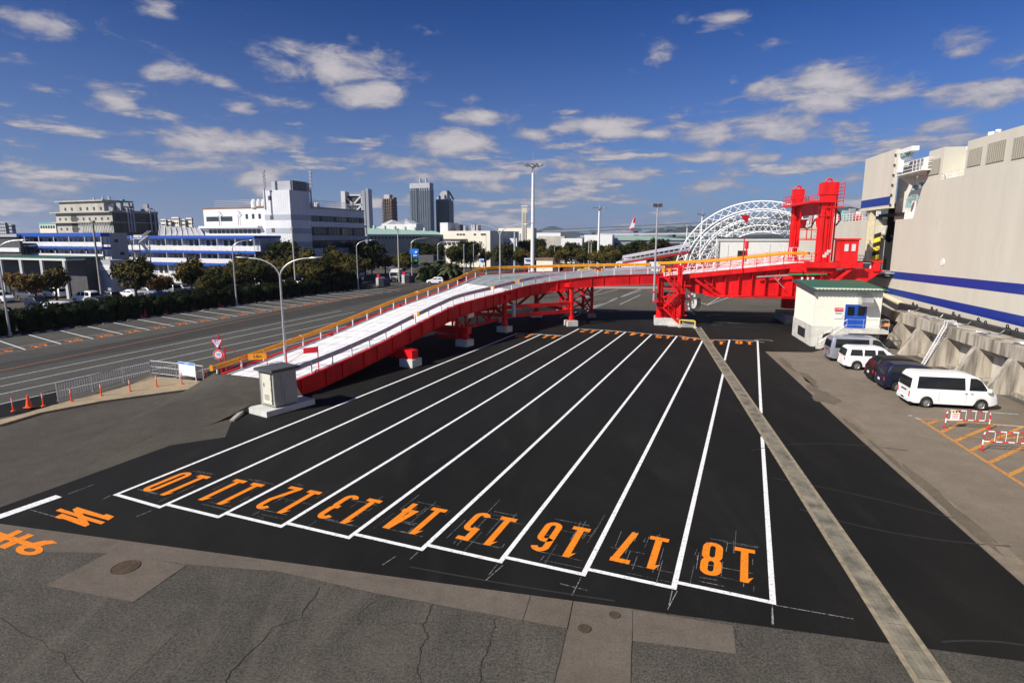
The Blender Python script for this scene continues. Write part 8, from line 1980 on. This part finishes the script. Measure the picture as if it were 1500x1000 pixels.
for ri, (y, x0, x1, gap) in enumerate(rows):
    yy = y-0
    p0 = G(20, yy); s = 0.; L_ = 95+10*ri
    base = h0+hn*(10+ri*12.5)
    if ri > 2: base = h0+hn*(11+ri*11)
    k = 0
    while s < 78+ri*12:
        s += gap*lr_.choice([.9, 1, 1, 1.9]); pos = base+hd_*(s-2+ri*3); kd = lr_.choice(['sedan', 'hatch', 'mpv', 'mpv', 'delica']); pt = lr_.choice(['white', 'white', 'white', 'silver', 'silver', 'blackcar', 'grey', 'navy', 'carblue' if lr_.random() < .3 else 'white'])
        L2 = {'sedan': 4.5, 'hatch': 3.6, 'mpv': 4.75, 'delica': 4.75}[kd]
        flip = lr_.random() < .5; rz = azr+(pi if flip else 0); dv = Vector((cos(rz), sin(rz), 0)); pos = pos-dv*L2/2+hn*2.2+UP*.01
        pcar(kd, pos, rz, pt, cn[pt]+' '+kn[kd]+' parked in the '+['first', 'second', 'third', 'fourth'][ri]+' row behind the hedge', 'cars in row '+['one', 'two', 'three', 'four'][ri]+' behind the hedge')
        k += 1
p = G(628, 416); pcar('hatch', p+Vector((3.2,0,.01)), pi, 'white', 'white hatchback standing on the road below the palms', 'cars on the port road')
p = G(938, 415); pcar('mpv', p+Vector((2,3,.01)), pi*.95, 'white', 'white people carrier seen under the ramp, left of the red tower', 'cars on the port road')
p = G(858, 399); pcar('sedan', p+Vector((2,-0,.01)), pi, 'yellowp', 'yellow saloon glimpsed over the grey rail of the bend', 'cars on the port road')
for i, (px, y, pt) in enumerate([(557, 388, 'white'), (562, 389, 'silver'), (820, 372, 'white'), (700, 385, 'white')]):
    p = G(px, y+6); pcar('sedan', p+UP*.01, .3*i, pt, ['white saloon among dark trees right of the curved lamp', 'silver saloon beside the white one among the dark trees', 'white saloon far beyond the mast', 'white saloon half hidden behind thin posts'][i], 'cars on the port road')
# small trucks
def truck(pos, rz, label, boxm, cabm, s=1., name='small_truck'):
    r = thing(name, label, 'truck', tuple(pos), rz); INV[r.name] = Matrix.Identity(4)
    mb = MB(); mb.extr([(3.9*s,-.95*s,.5), (5.3*s,-.95*s,.5), (5.45*s,-.95*s,1.3), (5.15*s,-.95*s,2.3*s), (4.7*s,-.95*s,2.4*s), (3.9*s,-.95*s,2.4*s)], (0,1.9*s,0)); cbm = obj('cab', mb, M[cabm], r)
    mb = MB(); mb.box(-.2*s,3.8*s,-1.05*s,1.05*s,.9,2.9*s); obj('cargo_box', mb, M[boxm], r)
    mb = MB(); mb.extr([(5.46*s,-.85*s,1.35), (5.46*s,.85*s,1.35), (5.19*s,.85*s,2.25*s), (5.19*s,-.85*s,2.25*s)], (.02,0,0)); obj('windscreen', mb, M['glass'], cbm)
    mb = MB(); mb.box(4.2*s,5.0*s,-.97*s,-.96*s,1.4,2.1*s); mb.box(4.2*s,5.0*s,.96*s,.97*s,1.4,2.1*s); obj('side_window', mb, M['glass'], cbm)
    mb = MB(); mb.box(5.44*s,5.52*s,-.7*s,.7*s,.75,1.0); obj('grille', mb, M['bdark'], cbm)
    for x in (.7*s, 4.5*s):
        for y in (-.85*s, .85*s): mb = MB(); mb.lathe([(.0,y-.12), (.42,y-.12), (.42,y+.12), (0,y+.12)], (x,0,.42), 14, 'y'); obj('wheel', mb, M['tyre'], r, True)
    mb = MB(); mb.box(-.1,5.2*s,-.5,.5,.5,.85); obj('chassis', mb, M['bdark'], r)
    return r
p = G(574, 413); truck(p+Vector((.6,5.5,.01)), -pi/2-.05, 'small white lorry facing the camera beside the leaning pole', 'bwhite', 'bwhite', .95)
p = h0+hd_*22+hn*14; p = G(92, 428); truck(Vector((p.x, p.y-8, .01)), .35, 'truck with an amber box and brown dump body among the parked cars behind the hedge', 'bbrown', 'amber', 1.1)
p = at(48, 410, Y=76); 
p = G(985, 398); 
for i, (px, y, s) in enumerate([(946, 372, 1), (967, 371, .8)]): q = at(px, y, Y=160); truck(Vector((q.x, 160, .01)), pi*.9, ['white box lorry in front of the tree belt right of the mid lamp', 'white box lorry beside the thin pole near the tower'][i], 'bwhite', 'bwhite', 1.5*s)
# hedge strip beyond the road to the right and far rail fence

# ================================================================== HAZE (the far towers and hills fade to blue)
mb = MB(); mb.box(-6900, 6900, -280, 6900, -4, 190)
hz_m = bpy.data.materials.new('haze_air'); hz_m.use_nodes = True; t = hz_m.node_tree; t.nodes.clear()
vo_ = t.nodes.new('ShaderNodeVolumePrincipled'); vo_.inputs['Color'].default_value = (.72, .82, 1, 1); vo_.inputs['Density'].default_value = .00008; vo_.inputs['Anisotropy'].default_value = .2
ou_ = t.nodes.new('ShaderNodeOutputMaterial'); t.links.new(vo_.outputs[0], ou_.inputs['Volume'])
tag(obj('haze', mb, hz_m), kind='stuff')
